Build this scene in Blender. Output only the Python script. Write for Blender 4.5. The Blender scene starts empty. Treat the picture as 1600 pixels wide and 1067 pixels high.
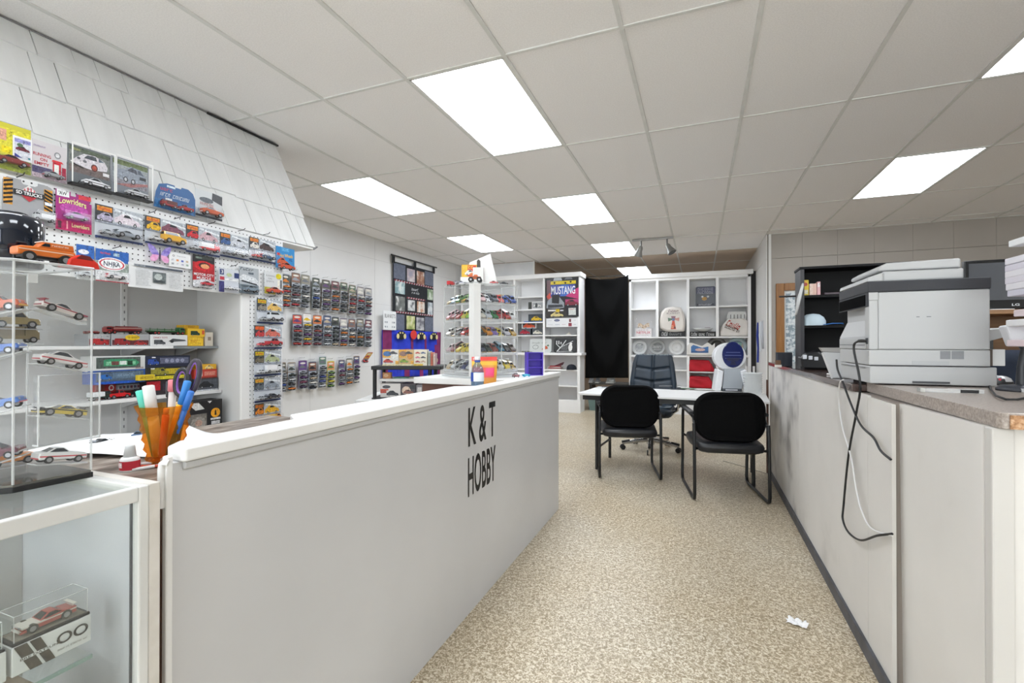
import bpy, math, random
from mathutils import Vector, Matrix

# ------------------------------------------------------------------ camera, world, exposure
SC = bpy.context.scene
COL = SC.collection
CAM_H, YAW, PITCH, FPX = 1.22, 0.3764, 0.00478, 741.1
cam_data = bpy.data.cameras.new('camera')
cam_data.sensor_width = 36.0
cam_data.lens = FPX / 1600 * 36.0
cam_data.clip_start = 0.02
cam = bpy.data.objects.new('camera', cam_data)
COL.objects.link(cam)
cam.location = (0, 0, CAM_H)
cam.rotation_euler = (math.pi / 2 + PITCH, 0, YAW)
SC.camera = cam
world = bpy.data.worlds.new('world'); SC.world = world
world.use_nodes = True
world.node_tree.nodes['Background'].inputs[0].default_value = (0.94, 0.965, 1.0, 1)      # overcast daylight outside the shopfront
world.node_tree.nodes['Background'].inputs[1].default_value = 4.0
SC.view_settings.view_transform = 'Standard'
SC.view_settings.look = 'None'
SC.view_settings.gamma = 1.0
SC.view_settings.use_curve_mapping = False
SC.view_settings.exposure = 0.25
PANEL_POWER = 11.0        # radiance of the ceiling light diffusers
SC.cycles.max_bounces = 16
SC.cycles.diffuse_bounces = 7
SC.cycles.transparent_max_bounces = 40
SC.cycles.transmission_bounces = 10

random.seed(7)

# ------------------------------------------------------------------ measuring helper: a point of a real plane seen along a sight line
def sight(u, v):
    a = (u - 800) / FPX; b = -(v - 533.5) / FPX
    cp, sp = math.cos(PITCH), math.sin(PITCH)
    z = cp - b * sp; y = sp + b * cp
    c, s = math.cos(YAW), math.sin(YAW)
    return Vector((a * c - z * s, a * s + z * c, y))

def at(u, v, X=None, Y=None, Z=None):
    d = sight(u, v)
    if X is not None: t = X / d.x
    elif Y is not None: t = Y / d.y
    else: t = (Z - CAM_H) / d.z
    p = d * t; p.z += CAM_H
    return p

# ------------------------------------------------------------------ materials
def lin(c):
    return c / 12.92 if c <= 0.04045 else ((c + 0.055) / 1.055) ** 2.4

def rgb(h):
    h = h.lstrip('#')
    return tuple(lin(int(h[i:i + 2], 16) / 255) for i in (0, 2, 4)) + (1.0,)

_M = {}
def C(h, rough=0.5, metal=0.0, coat=0.0):
    k = (h, rough, metal, coat)
    if k in _M: return _M[k]
    m = bpy.data.materials.new('paint_' + h.lstrip('#')); m.use_nodes = True
    b = m.node_tree.nodes['Principled BSDF']
    b.inputs['Base Color'].default_value = rgb(h)
    b.inputs['Roughness'].default_value = rough
    b.inputs['Metallic'].default_value = metal
    if coat: b.inputs['Coat Weight'].default_value = coat
    _M[k] = m
    return m

def N(m, t, **kw):
    n = m.node_tree.nodes.new(t)
    for k, v in kw.items():
        if hasattr(n, k): setattr(n, k, v)
        else: n.inputs[k].default_value = v
    return n

def noisy(name, stops, scale=6.0, rough=0.55, bump=0.0, bscale=None, detail=4.0, coords='Object', stretch=(1, 1, 1), metal=0.0, coat=0.0, spec=0.5, rdist=0.5):
    """principled surface whose colour wanders between the ramp stops [(pos, hex)...]"""
    m = bpy.data.materials.new(name); m.use_nodes = True
    nt = m.node_tree; L = nt.links.new
    b = nt.nodes['Principled BSDF']
    tc = N(m, 'ShaderNodeTexCoord'); mp = N(m, 'ShaderNodeMapping')
    mp.inputs['Scale'].default_value = stretch
    L(tc.outputs[coords], mp.inputs['Vector'])
    nz = N(m, 'ShaderNodeTexNoise'); nz.inputs['Scale'].default_value = scale; nz.inputs['Detail'].default_value = detail
    nz.inputs['Roughness'].default_value = rdist
    L(mp.outputs[0], nz.inputs['Vector'])
    cr = N(m, 'ShaderNodeValToRGB'); el = cr.color_ramp.elements
    while len(el) < len(stops): el.new(0.5)
    for e, (p, h) in zip(el, stops): e.position = p; e.color = rgb(h)
    L(nz.outputs['Fac'], cr.inputs['Fac']); L(cr.outputs['Color'], b.inputs['Base Color'])
    b.inputs['Roughness'].default_value = rough; b.inputs['Metallic'].default_value = metal
    b.inputs['Specular IOR Level'].default_value = spec
    if coat: b.inputs['Coat Weight'].default_value = coat
    if bump:
        n2 = N(m, 'ShaderNodeTexNoise'); n2.inputs['Scale'].default_value = bscale or scale * 4; n2.inputs['Detail'].default_value = 3
        L(mp.outputs[0], n2.inputs['Vector'])
        bp = N(m, 'ShaderNodeBump'); bp.inputs['Strength'].default_value = bump; bp.inputs['Distance'].default_value = 0.004
        L(n2.outputs['Fac'], bp.inputs['Height']); L(bp.outputs[0], b.inputs['Normal'])
    return m

def tint(h, k):
    h = h.lstrip('#'); return '#' + ''.join('%02x' % max(0, min(255, int(int(h[i:i + 2], 16) * k + (10 if k > 1 else 0)))) for i in (0, 2, 4))
_P = {}
def print_ink(h):
    """printed picture ink: the colour broken up by fine blotches"""
    if h not in _P: _P[h] = noisy('ink_' + h.lstrip('#'), [(.34, tint(h, .62)), (.46, h), (.56, h), (.68, tint(h, 1.22))], 95, .38, 0, None, 5, rdist=.65)
    return _P[h]

def clear(name, tint='#f4f8f8', gloss=0.14, haze=0.0, edge=0.5):
    """thin clear plastic or glass: see-through with a soft sheen"""
    m = bpy.data.materials.new(name); m.use_nodes = True
    nt = m.node_tree; nt.nodes.remove(nt.nodes['Principled BSDF'])
    L = nt.links.new; out = nt.nodes['Material Output']
    t = N(m, 'ShaderNodeBsdfTransparent'); t.inputs[0].default_value = rgb(tint)
    g = N(m, 'ShaderNodeBsdfGlossy'); g.inputs[0].default_value = (0.9, 0.9, 0.9, 1); g.inputs['Roughness'].default_value = 0.06
    lw = N(m, 'ShaderNodeLayerWeight'); lw.inputs['Blend'].default_value = edge * 0.5
    mr = N(m, 'ShaderNodeMapRange'); mr.inputs['To Min'].default_value = gloss * 0.35; mr.inputs['To Max'].default_value = min(1, gloss * 3.2)
    L(lw.outputs['Facing'], mr.inputs['Value'])
    mx = N(m, 'ShaderNodeMixShader'); L(mr.outputs[0], mx.inputs[0]); L(t.outputs[0], mx.inputs[1]); L(g.outputs[0], mx.inputs[2])
    last = mx
    if haze:
        d = N(m, 'ShaderNodeBsdfDiffuse'); d.inputs[0].default_value = rgb(tint)
        m2 = N(m, 'ShaderNodeMixShader'); m2.inputs[0].default_value = haze
        L(mx.outputs[0], m2.inputs[1]); L(d.outputs[0], m2.inputs[2]); last = m2
    L(last.outputs[0], out.inputs['Surface'])
    return m

WHITE = C('#e6e6e5', 0.45)
BLACK = C('#121214', 0.45)
CHROME = C('#c8c8c8', 0.18, 1.0)
STEEL = C('#8a8c8e', 0.35, 1.0)
ACRYL = clear('clear_acrylic', '#f8f9f9', 0.06, 0.03)
ACRYL_EDGE = clear('acrylic_edge', '#f0f1f1', 0.10, 0.34)
BLISTER = clear('blister_plastic', '#fcfcfd', 0.035, 0.012)
GLASS = clear('glass', '#fafcfb', 0.05, 0.02)
GLASS_EDGE = clear('glass_edge', '#9fc4b8', 0.2, 0.35)
TIRE = C('#161616', 0.7); HUB = C('#9c9ca0', 0.3, 0.7); WINDOW = C('#20262c', 0.12)

# ------------------------------------------------------------------ mesh builder
class MB:
    def __init__(s): s.v = []; s.f = []; s.m = []; s.s = []
    def add(s, vs, fs, mi=0, smooth=False):
        o = len(s.v); s.v += [tuple(p) for p in vs]
        for f in fs: s.f.append(tuple(i + o for i in f)); s.m.append(mi); s.s.append(smooth)
        return s
    def box(s, x0, x1, y0, y1, z0, z1, mi=0):
        if x0 > x1: x0, x1 = x1, x0
        if y0 > y1: y0, y1 = y1, y0
        if z0 > z1: z0, z1 = z1, z0
        v = [(x0, y0, z0), (x1, y0, z0), (x1, y1, z0), (x0, y1, z0), (x0, y0, z1), (x1, y0, z1), (x1, y1, z1), (x0, y1, z1)]
        return s.add(v, [(0, 3, 2, 1), (4, 5, 6, 7), (0, 1, 5, 4), (1, 2, 6, 5), (2, 3, 7, 6), (3, 0, 4, 7)], mi)
    def cbox(s, cx, cy, cz, sx, sy, sz, mi=0):
        return s.box(cx - sx / 2, cx + sx / 2, cy - sy / 2, cy + sy / 2, cz - sz / 2, cz + sz / 2, mi)
    def ring(s, rings, mi=0, smooth=True, cap=True, closed=False):
        n = len(rings[0]); vs = [p for r in rings for p in r]; fs = []
        k = len(rings)
        for i in range(k if closed else k - 1):
            j = (i + 1) % k
            for a in range(n):
                b = (a + 1) % n
                fs.append((i * n + a, i * n + b, j * n + b, j * n + a))
        s.add(vs, fs, mi, smooth)
        if cap and not closed:
            s.add(rings[0], [tuple(reversed(range(n)))], mi); s.add(rings[-1], [tuple(range(n))], mi)
        return s
    def tube(s, pts, r, n=8, mi=0, closed=False, rs=None):
        pts = [Vector(p) for p in pts]; rings = []; up = None
        k = len(pts)
        for i, p in enumerate(pts):
            if closed: d = pts[(i + 1) % k] - pts[i - 1]
            else: d = pts[min(i + 1, k - 1)] - pts[max(i - 1, 0)]
            d.normalize()
            if up is None:
                up = Vector((0, 0, 1)) if abs(d.z) < 0.9 else Vector((1, 0, 0))
            a = d.cross(up)
            if a.length < 1e-5: a = d.cross(Vector((0, 1, 0)))
            a.normalize(); b = a.cross(d).normalized(); up = b
            rr = rs[i] if rs else r
            rings.append([p + (a * math.cos(t) + b * math.sin(t)) * rr for t in [2 * math.pi * q / n for q in range(n)]])
        return s.ring(rings, mi, True, not closed, closed)
    def cyl(s, p0, p1, r, n=12, mi=0, r1=None):
        return s.tube([p0, p1], r, n, mi, rs=[r, r if r1 is None else r1])
    def lathe(s, prof, n=20, mi=0, c=(0, 0, 0), smooth=True, cap=True):
        rings = [[(c[0] + r * math.cos(2 * math.pi * q / n), c[1] + r * math.sin(2 * math.pi * q / n), c[2] + z) for q in range(n)] for r, z in prof]
        return s.ring(rings, mi, smooth, cap)
    def prism(s, poly, axis, a, b, mi=0):
        """2D polygon extruded along axis ('x','y','z') from a to b"""
        f = {'x': lambda p, t: (t, p[0], p[1]), 'y': lambda p, t: (p[0], t, p[1]), 'z': lambda p, t: (p[0], p[1], t)}[axis]
        n = len(poly); vs = [f(p, a) for p in poly] + [f(p, b) for p in poly]
        fs = [tuple(range(n)), tuple(reversed(range(n, 2 * n)))] + [(i, i + n, (i + 1) % n + n, (i + 1) % n) for i in range(n)]
        return s.add(vs, fs, mi)
    def quad(s, a, b, c, d, mi=0): return s.add([a, b, c, d], [(0, 1, 2, 3)], mi)
    def grid(s, fn, nu, nv, mi=0, smooth=True):
        vs = [fn(i / nu, j / nv) for j in range(nv + 1) for i in range(nu + 1)]
        w = nu + 1
        return s.add(vs, [(j * w + i, j * w + i + 1, (j + 1) * w + i + 1, (j + 1) * w + i) for j in range(nv) for i in range(nu)], mi, smooth)
    def mesh(s, name, mats):
        me = bpy.data.meshes.new(name)
        me.from_pydata(s.v, [], s.f)
        for m in (mats if isinstance(mats, (list, tuple)) else [mats]): me.materials.append(m)
        me.polygons.foreach_set('material_index', s.m)
        me.polygons.foreach_set('use_smooth', s.s)
        import bmesh
        bm = bmesh.new(); bm.from_mesh(me); bmesh.ops.recalc_face_normals(bm, faces=bm.faces); bm.to_mesh(me); bm.free()
        return me
    def build(s, name, mats, parent=None, loc=(0, 0, 0), rz=0.0, bevel=0.0, seg=2, thick=0.0):
        return place(s.mesh(name, mats), name, parent, loc, rz, bevel, seg, thick)

def place(me, name, parent=None, loc=(0, 0, 0), rz=0.0, bevel=0.0, seg=2, thick=0.0, rot=None, scale=None):
    o = bpy.data.objects.new(name, me); COL.objects.link(o)
    o.location = loc; o.rotation_euler = rot or (0, 0, rz)
    if scale: o.scale = (scale,) * 3
    if parent: o.parent = parent
    if thick:
        md = o.modifiers.new('solid', 'SOLIDIFY'); md.thickness = thick; md.offset = 0
    if bevel:
        md = o.modifiers.new('bevel', 'BEVEL'); md.width = bevel; md.segments = seg; md.limit_method = 'ANGLE'; md.angle_limit = math.radians(40)
        md.harden_normals = False
    return o

def tag(o, label, cat, group=None):
    o['label'] = label; o['category'] = cat
    if group: o['group'] = group
    return o

def thing(name, label, cat, loc=(0, 0, 0), rz=0.0, group=None, rot=None):
    o = bpy.data.objects.new(name, None); COL.objects.link(o)
    o.empty_display_size = 0.05
    o.location = loc; o.rotation_euler = rot or (0, 0, rz)
    return tag(o, label, cat, group)

def struct(o): o['kind'] = 'structure'; return o

# ------------------------------------------------------------------ flat lettering (real outlines, laid on a face)
_T = {}
def text_data(body, bold=False):
    if (body, bold) in _T: return _T[(body, bold)]
    if body.startswith('~'):          # print too small to read in the photograph: letter-like strokes
        rg = random.Random(body); n = len(body) - 1; vs = []; fs = []
        def bar(x0, y0, x1, y1):
            o = len(vs); vs.extend([(x0, y0), (x1, y0), (x1, y1), (x0, y1)]); fs.append((o, o + 1, o + 2, o + 3))
        for i, ch in enumerate(body[1:]):
            if ch == ' ': continue
            a = i / n - .5; d = .74 / n; t = d * .26
            top = .5 if (ch.isupper() or rg.random() < .25) else .22
            bar(a, -.5, a + t, top)
            k = rg.randrange(3)
            if k != 0: bar(a + d - t, -.5, a + d, top)
            if k != 1: bar(a, top - .2, a + d, top)
            if rg.random() < .6: bar(a, -.5, a + d, -.32)
        _T[(body, bold)] = (vs, fs)
        return vs, fs
    cu = bpy.data.curves.new('lettering', 'FONT'); cu.body = body; cu.align_x = 'LEFT'
    cu.resolution_u = 4
    if bold: cu.offset = 0.016
    ob = bpy.data.objects.new('lettering', cu)
    me = bpy.data.meshes.new_from_object(ob)
    vs = [v.co.copy() for v in me.vertices]; fs = [tuple(p.vertices) for p in me.polygons]
    bpy.data.objects.remove(ob); bpy.data.meshes.remove(me); bpy.data.curves.remove(cu)
    x0 = min(v.x for v in vs); x1 = max(v.x for v in vs); y0 = min(v.y for v in vs); y1 = max(v.y for v in vs)
    vs = [((v.x - x0) / (x1 - x0) - 0.5, (v.y - y0) / (y1 - y0) - 0.5) for v in vs]
    _T[(body, bold)] = (vs, fs)
    return vs, fs

def letters(mb, body, cx, cz, w, h, y, mi=0, rot=0.0, arc=0.0, bold=False, skew=0.0):
    """lettering on a face that looks along -y"""
    vs, fs = text_data(body, bold); c, s = math.cos(rot), math.sin(rot)
    P = []
    for a, b in vs:
        px = a * w + b * h * skew; pz = b * h + arc * h * (0.25 - a * a) * 2
        P.append((cx + px * c - pz * s, y, cz + px * s + pz * c))
    return mb.add(P, fs, mi)
ORD = ['first', 'second', 'third', 'fourth', 'fifth', 'sixth', 'seventh', 'eighth', 'ninth', 'tenth', 'eleventh', 'twelfth']

# ------------------------------------------------------------------ printed faces: shapes on a rectangle that looks along -y
def car_outline(kind='coupe'):
    return {'coupe': [(-.5, .12), (-.49, .3), (-.38, .36), (-.2, .52), (.08, .53), (.24, .36), (.44, .3), (.5, .2), (.49, .1), (.37, .1), (.33, .17), (.25, .17), (.21, .1), (-.21, .1), (-.25, .17), (-.33, .17), (-.37, .1)],
            'van': [(-.5, .1), (-.5, .55), (-.46, .6), (.2, .6), (.34, .38), (.48, .34), (.5, .1), (.36, .1), (.32, .18), (.24, .18), (.2, .1), (-.22, .1), (-.26, .18), (-.34, .18), (-.38, .1)]}[kind]

def printed(parent, W, H, shapes, y0=-0.0006, name='printed_art', z0=0.0):
    """shapes in 0..1 units of a W x H face standing on z0, centred on x=0"""
    mb = MB(); mats = []; keys = {}
    def mi(h, ink=False):
        k = (h, ink)
        if k not in keys: keys[k] = len(mats); mats.append(print_ink(h) if ink else C(h, 0.42))
        return keys[k]
    for k, sh in enumerate(shapes):
        y = y0 - 0.00025 * k; t = sh[0]
        X = lambda a: (a - 0.5) * W
        Zc = lambda b: z0 + b * H
        if t == 'r':
            _, a, b, c, d, h = sh
            mb.quad((X(a), y, Zc(b)), (X(c), y, Zc(b)), (X(c), y, Zc(d)), (X(a), y, Zc(d)), mi(h, True))
        elif t == 'p':
            mb.add([(X(a), y, Zc(b)) for a, b in sh[1]], [tuple(range(len(sh[1])))], mi(sh[2], True))
        elif t == 'e':
            _, cx, cy, rx, ry, h = sh
            mb.add([(X(cx + rx * math.cos(q * math.pi / 10)), y, Zc(cy + ry * math.sin(q * math.pi / 10))) for q in range(20)], [tuple(range(20))], mi(h, True))
        elif t == 't':
            _, s, cx, cy, w, h, col = sh[:7]; kw = sh[7] if len(sh) > 7 else {}
            letters(mb, s, X(cx), Zc(cy), w * W, h * H, y, mi(col), **kw)
        elif t == 'car':
            _, cx, cy, w, h, col, kind = sh
            asp = W / H
            def S(pts, hh): mb.add([(X(cx + a * w), y - hh, Zc(cy + (b - .3) * w * asp * h)) for a, b in pts], [tuple(range(len(pts)))], mi_c)
            mi_c = mi(col, True); S(car_outline(kind), 0)
            mi_c = mi('#20242a')
            S([(-.16, .38), (-.1, .49), (.06, .49), (.17, .38)] if kind == 'coupe' else [(.05, .38), (.05, .55), (.17, .55), (.27, .38)], 0.0001)
            for wx in (-.29, .29):
                mi_c = mi('#16161a'); S([(wx + .07 * math.cos(q * math.pi / 6), .11 + .085 * math.sin(q * math.pi / 6)) for q in range(12)], 0.0001)
                mi_c = mi('#b9bcc0'); S([(wx + .035 * math.cos(q * math.pi / 6), .11 + .045 * math.sin(q * math.pi / 6)) for q in range(12)], 0.0002)
    return mb.build(name, mats, parent)

# ------------------------------------------------------------------ toy cars (length 1, front at +x, standing on z = 0)
def _shrink(poly, k):
    cx = sum(p[0] for p in poly) / len(poly); cz = sum(p[1] for p in poly) / len(poly)
    return [(cx + (x - cx) * k, cz + (z - cz) * (k - .04)) for x, z in poly]

CARK = {
 # body profile, cabin (base rear, roof rear, roof front, base front, belt z, roof z), half width, wheel x, wheel r
 'coupe': ([(-.5, .12), (-.5, .22), (-.44, .26), (-.1, .27), (.2, .26), (.46, .21), (.5, .16), (.49, .09), (-.48, .08)], (-.34, -.16, .04, .2, .255, .37), .21, (-.29, .3), .085),
 'muscle': ([(-.5, .13), (-.5, .24), (-.42, .27), (-.1, .275), (.16, .265), (.44, .245), (.5, .2), (.5, .1), (-.48, .09)], (-.36, -.18, .0, .14, .265, .375), .2, (-.3, .31), .09),
 'wagon': ([(-.5, .12), (-.5, .27), (-.1, .28), (.2, .27), (.47, .23), (.5, .17), (.49, .1), (-.48, .1)], (-.48, -.42, .1, .24, .27, .42), .21, (-.3, .31), .09),
 'van': ([(-.5, .14), (-.5, .36), (.18, .36), (.3, .33), (.48, .3), (.5, .24), (.5, .12), (-.48, .12)], (-.5, -.48, .14, .26, .35, .5), .22, (-.29, .32), .11),
 'pickup': ([(-.5, .13), (-.5, .28), (-.06, .29), (.22, .28), (.47, .25), (.5, .2), (.49, .1), (-.48, .1)], (-.06, -.02, .14, .24, .28, .43), .21, (-.3, .31), .1),
 'racer': ([(-.5, .07), (-.5, .2), (-.3, .22), (.0, .2), (.3, .14), (.5, .1), (.5, .06)], (-.3, -.14, .0, .16, .19, .29), .2, (-.3, .3), .1),
 'truck': ([(-.5, .12), (-.5, .2), (.2, .2), (.2, .36), (.44, .36), (.5, .3), (.5, .1), (-.48, .1)], (.22, .23, .42, .47, .34, .46), .16, (-.34, .36), .085),
}
_CM = {}
def car_parts(kind, paint, accent='#d8d8d8', stripe=False):
    """(body mesh builder, glass builder, wheel builder at origin, wheel spots); slots: paint, glass, tyre, hub, accent"""
    prof, cab, hw, wx, wr = CARK[kind]
    mb, gl, wl = MB(), MB(), MB(); sm = _shrink(prof, .95)
    rings = [[(x, -hw, z) for x, z in sm], [(x, -hw * .9, z) for x, z in prof], [(x, hw * .9, z) for x, z in prof], [(x, hw, z) for x, z in sm]]
    mb.ring(rings, 0, False)
    a, b, c, d, z0, z1 = cab
    lo, hi = hw * .88, hw * .7
    cv = [(a, -lo, z0), (d, -lo, z0), (d, lo, z0), (a, lo, z0), (b, -hi, z1), (c, -hi, z1), (c, hi, z1), (b, hi, z1)]
    mb.add(cv, [(4, 5, 6, 7), (0, 1, 5, 4), (2, 3, 7, 6), (1, 2, 6, 5), (3, 0, 4, 7)], 0)
    for q in ((0, 1, 5, 4), (2, 3, 7, 6), (1, 2, 6, 5), (3, 0, 4, 7)):   # panes slightly proud of the cabin sides
        P = [Vector(cv[i]) for i in q]; cc = sum(P, Vector()) / 4; nn = (P[1] - P[0]).cross(P[2] - P[0]).normalized()
        if nn.dot(cc - Vector(((a + d) / 2, 0, z0))) < 0: nn = -nn
        gl.add([cc + (p - cc) * .8 + nn * .004 for p in P], [(0, 1, 2, 3)], 1)
    if stripe: mb.box(-.49, .48, -hw - .002, hw + .002, .155, .185, 4)
    mb.box(.485, .506, -hw * .75, -hw * .45, .16, .2, 3); mb.box(.485, .506, hw * .45, hw * .75, .16, .2, 3)
    mb.box(.47, .515, -hw * .8, hw * .8, .085, .115, 4); mb.box(-.51, -.47, -hw * .8, hw * .8, .1, .13, 4)
    if kind == 'pickup': mb.box(-.47, -.09, -hw * .75, hw * .75, .285, .292, 2)
    if kind == 'truck': mb.box(-.5, .18, -hw, hw, .2, .44, 4)
    if kind == 'racer': mb.box(-.5, -.42, -hw, hw, .27, .285, 4).box(-.47, -.45, -hw * .6, hw * .6, .19, .28, 4)
    wl.cyl((0, -.032, 0), (0, .032, 0), wr, 14, 2); wl.cyl((0, -.04, 0), (0, .04, 0), wr * .58, 10, 3)
    spots = [(x, sg * (hw - .02), wr) for x in wx for sg in (-1, 1)]
    return mb, gl, wl, spots, [C(paint, .28, 0, .5), WINDOW, TIRE, HUB, C(accent, .35)]

def car_mesh(kind, paint, accent='#d8d8d8', stripe=False):
    k = (kind, paint, accent, stripe)
    if k not in _CM:
        mb, gl, wl, spots, mats = car_parts(kind, paint, accent, stripe)
        for src, offs in ((gl, [(0, 0, 0)]), (wl, spots)):
            for o in offs:
                for f, mi, sm in zip(src.f, src.m, src.s):
                    mb.add([tuple(src.v[i][q] + o[q] for q in range(3)) for i in f], [tuple(range(len(f)))], mi, sm)
        _CM[k] = mb.mesh('toy_car', mats)
    return _CM[k]

def toy(label, kind, paint, loc, rz, L, accent='#d8d8d8', stripe=False, group=None, rot=None, name='toy_car'):
    o = place(car_mesh(kind, paint, accent, stripe), name, None, loc, rz, rot=rot, scale=L)
    return tag(o, label, 'toy car', group)

def toy_parts(label, kind, paint, loc, rz, L, accent='#d8d8d8', stripe=False, group=None, rot=None, name='toy_car', cat='toy car'):
    """a larger toy: body, windows and each wheel are parts"""
    k = ('p', kind, paint, accent, stripe)
    if k not in _CM:
        mb, gl, wl, spots, mats = car_parts(kind, paint, accent, stripe)
        _CM[k] = (mb.mesh('car_body', mats), gl.mesh('windows', mats), wl.mesh('wheel', mats), spots)
    b, g, w, spots = _CM[k]
    t = thing(name, label, cat, loc, rz, group, rot)
    t.scale = (L, L, L)
    place(b, 'car_body', t); place(g, 'windows', t)
    for s in spots: place(w, 'wheel', t, s)
    return t
# ================================================================== the room
XL, XR, YB, YF = -4.36, 4.6, -3.4, 12.2      # left wall, far right wall, wall behind the camera, far back wall
CEIL = 2.74
GX0, GY0, GSX, GSY = -1.567, 2.310, 0.61, 1.2194
M_wall = noisy('painted_block_wall', [(0.3, '#d6d6d6'), (0.7, '#dfdfdf')], 1.2, 0.6, 0.12, 60)
M_beige = noisy('beige_panel_wall', [(0.3, '#aca69f'), (0.7, '#b5afa8')], 1.5, 0.5, 0.05, 50)
M_tan = noisy('tan_wall', [(0.3, '#a08c78'), (0.7, '#b09c88')], 1.0, 0.6)
M_white = noisy('white_paint', [(0.3, '#dededd'), (0.7, '#e9e9e8')], 2.0, 0.42, 0.04, 60)

def floor_material():
    m = bpy.data.materials.new('flecked_vinyl_floor'); m.use_nodes = True
    nt = m.node_tree; L = nt.links.new; b = nt.nodes['Principled BSDF']
    tc = N(m, 'ShaderNodeTexCoord')
    n1 = N(m, 'ShaderNodeTexNoise', Scale=84.0, Detail=2.0); n1.inputs['Distortion'].default_value = 1.2
    n2 = N(m, 'ShaderNodeTexNoise', Scale=0.9, Detail=3.0)
    n3 = N(m, 'ShaderNodeTexNoise', Scale=170.0, Detail=2.0)
    for n in (n1, n2, n3): L(tc.outputs['Object'], n.inputs['Vector'])
    cr = N(m, 'ShaderNodeValToRGB'); el = cr.color_ramp.elements
    for _ in range(3): el.new(.5)
    for e, (p, h) in zip(el, [(0.32, '#91836a'), (0.45, '#ada08a'), (0.50, '#bcb09a'), (0.56, '#d8d0be'), (0.66, '#e8e3d8')]): e.position = p; e.color = rgb(h)
    ad = N(m, 'ShaderNodeMath', operation='MULTIPLY_ADD'); ad.inputs[1].default_value = 0.35; ad.inputs[2].default_value = -0.175
    L(n3.outputs['Fac'], ad.inputs[0])
    a2 = N(m, 'ShaderNodeMath', operation='ADD'); L(n1.outputs['Fac'], a2.inputs[0]); L(ad.outputs[0], a2.inputs[1])
    L(a2.outputs[0], cr.inputs['Fac'])
    c2 = N(m, 'ShaderNodeValToRGB'); c2.color_ramp.elements[0].position = .3; c2.color_ramp.elements[0].color = rgb('#efe7da')
    c2.color_ramp.elements[1].position = .7; c2.color_ramp.elements[1].color = rgb('#ffffff')
    L(n2.outputs['Fac'], c2.inputs['Fac'])
    mx = N(m, 'ShaderNodeMix', data_type='RGBA', blend_type='MULTIPLY'); mx.inputs['Factor'].default_value = 1
    L(cr.outputs[0], mx.inputs['A']); L(c2.outputs[0], mx.inputs['B']); L(mx.outputs['Result'], b.inputs['Base Color'])
    mr = N(m, 'ShaderNodeMapRange'); mr.inputs['To Min'].default_value = .3; mr.inputs['To Max'].default_value = .48
    L(n1.outputs['Fac'], mr.inputs['Value']); L(mr.outputs[0], b.inputs['Roughness'])
    return m
struct(MB().box(XL, XR, YB, YF, -0.06, 0.0).build('floor', floor_material()))

# ---- ceiling: slab, grid bars, tiles
M_tile = noisy('ceiling_tile', [(0.35, '#e8e7e7'), (0.65, '#f0efef')], 140, 0.85, 0.35, 260, 2)
M_tile_shade = noisy('shaded_ceiling_tile', [(0.35, '#c2b2a2'), (0.65, '#ccbcac')], 140, 0.85, 0.3, 260, 2)  # unlit look of the back ceiling put into the tile colour
M_bar = noisy('grid_bar', [(0.3, '#d0d1cf'), (0.7, '#dadbd9')], 12, 0.5)
ceiling = struct(MB().box(XL - .1, XR + .1, YB - .1, YF + .1, CEIL + 0.16, CEIL + 0.22).build('ceiling', C('#8f8d8a', .9)))
LIGHTS = {(0, 0), (-3, 1), (0, 2), (-3, 3), (0, 4), (0, 6), (5, 0), (5, 2), (0, -2), (-3, -3), (0, -4), (5, -2), (5, -4)}
ci0, ci1 = -5, 10
cj0, cj1 = -5, 8
_tile_me = {}
def tile_mesh(w, d, tan):
    k = (round(w, 3), round(d, 3), tan)
    if k not in _tile_me: _tile_me[k] = MB().box(0, w, 0, d, 0, .014).mesh('ceiling_tile', M_tile_shade if tan else M_tile)
    return _tile_me[k]
for i in range(ci0, ci1 + 1):
    for j in range(cj0, cj1):
        if (i, j) in LIGHTS: continue
        x0, x1 = max(GX0 + GSX * i, XL), min(GX0 + GSX * (i + 1), XR)
        y0, y1 = max(GY0 + GSY * j, YB), min(GY0 + GSY * (j + 1), YF)
        if x1 - x0 < .05 or y1 - y0 < .05: continue
        if x0 > 0.86 and y0 > 7.5: continue
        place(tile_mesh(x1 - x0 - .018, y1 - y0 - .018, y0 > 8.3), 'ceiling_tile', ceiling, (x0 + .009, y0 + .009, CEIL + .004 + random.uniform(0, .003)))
def bar(x0, x1, y0, y1, dz=0.0):
    MB().box(x0, x1, y0, y1, CEIL - .001 + dz, CEIL + .012).build('grid_bar', M_bar, ceiling)
for i in range(ci0 + 1, ci1 + 1):
    x = GX0 + GSX * i
    bar(x - .011, x + .011, YB, YF if x < .88 else 7.46)
for j in range(cj0 + 1, cj1):
    y = GY0 + GSY * j
    bar(XL, XR if y < 7.4 else .88, y - .009, y + .009, .0006)
bar(XL, XL + .025, YB, YF, -.0006); bar(.9, XR, 7.43, 7.455, -.0006)
M_edge = C('#6a6866', .8)
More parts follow.
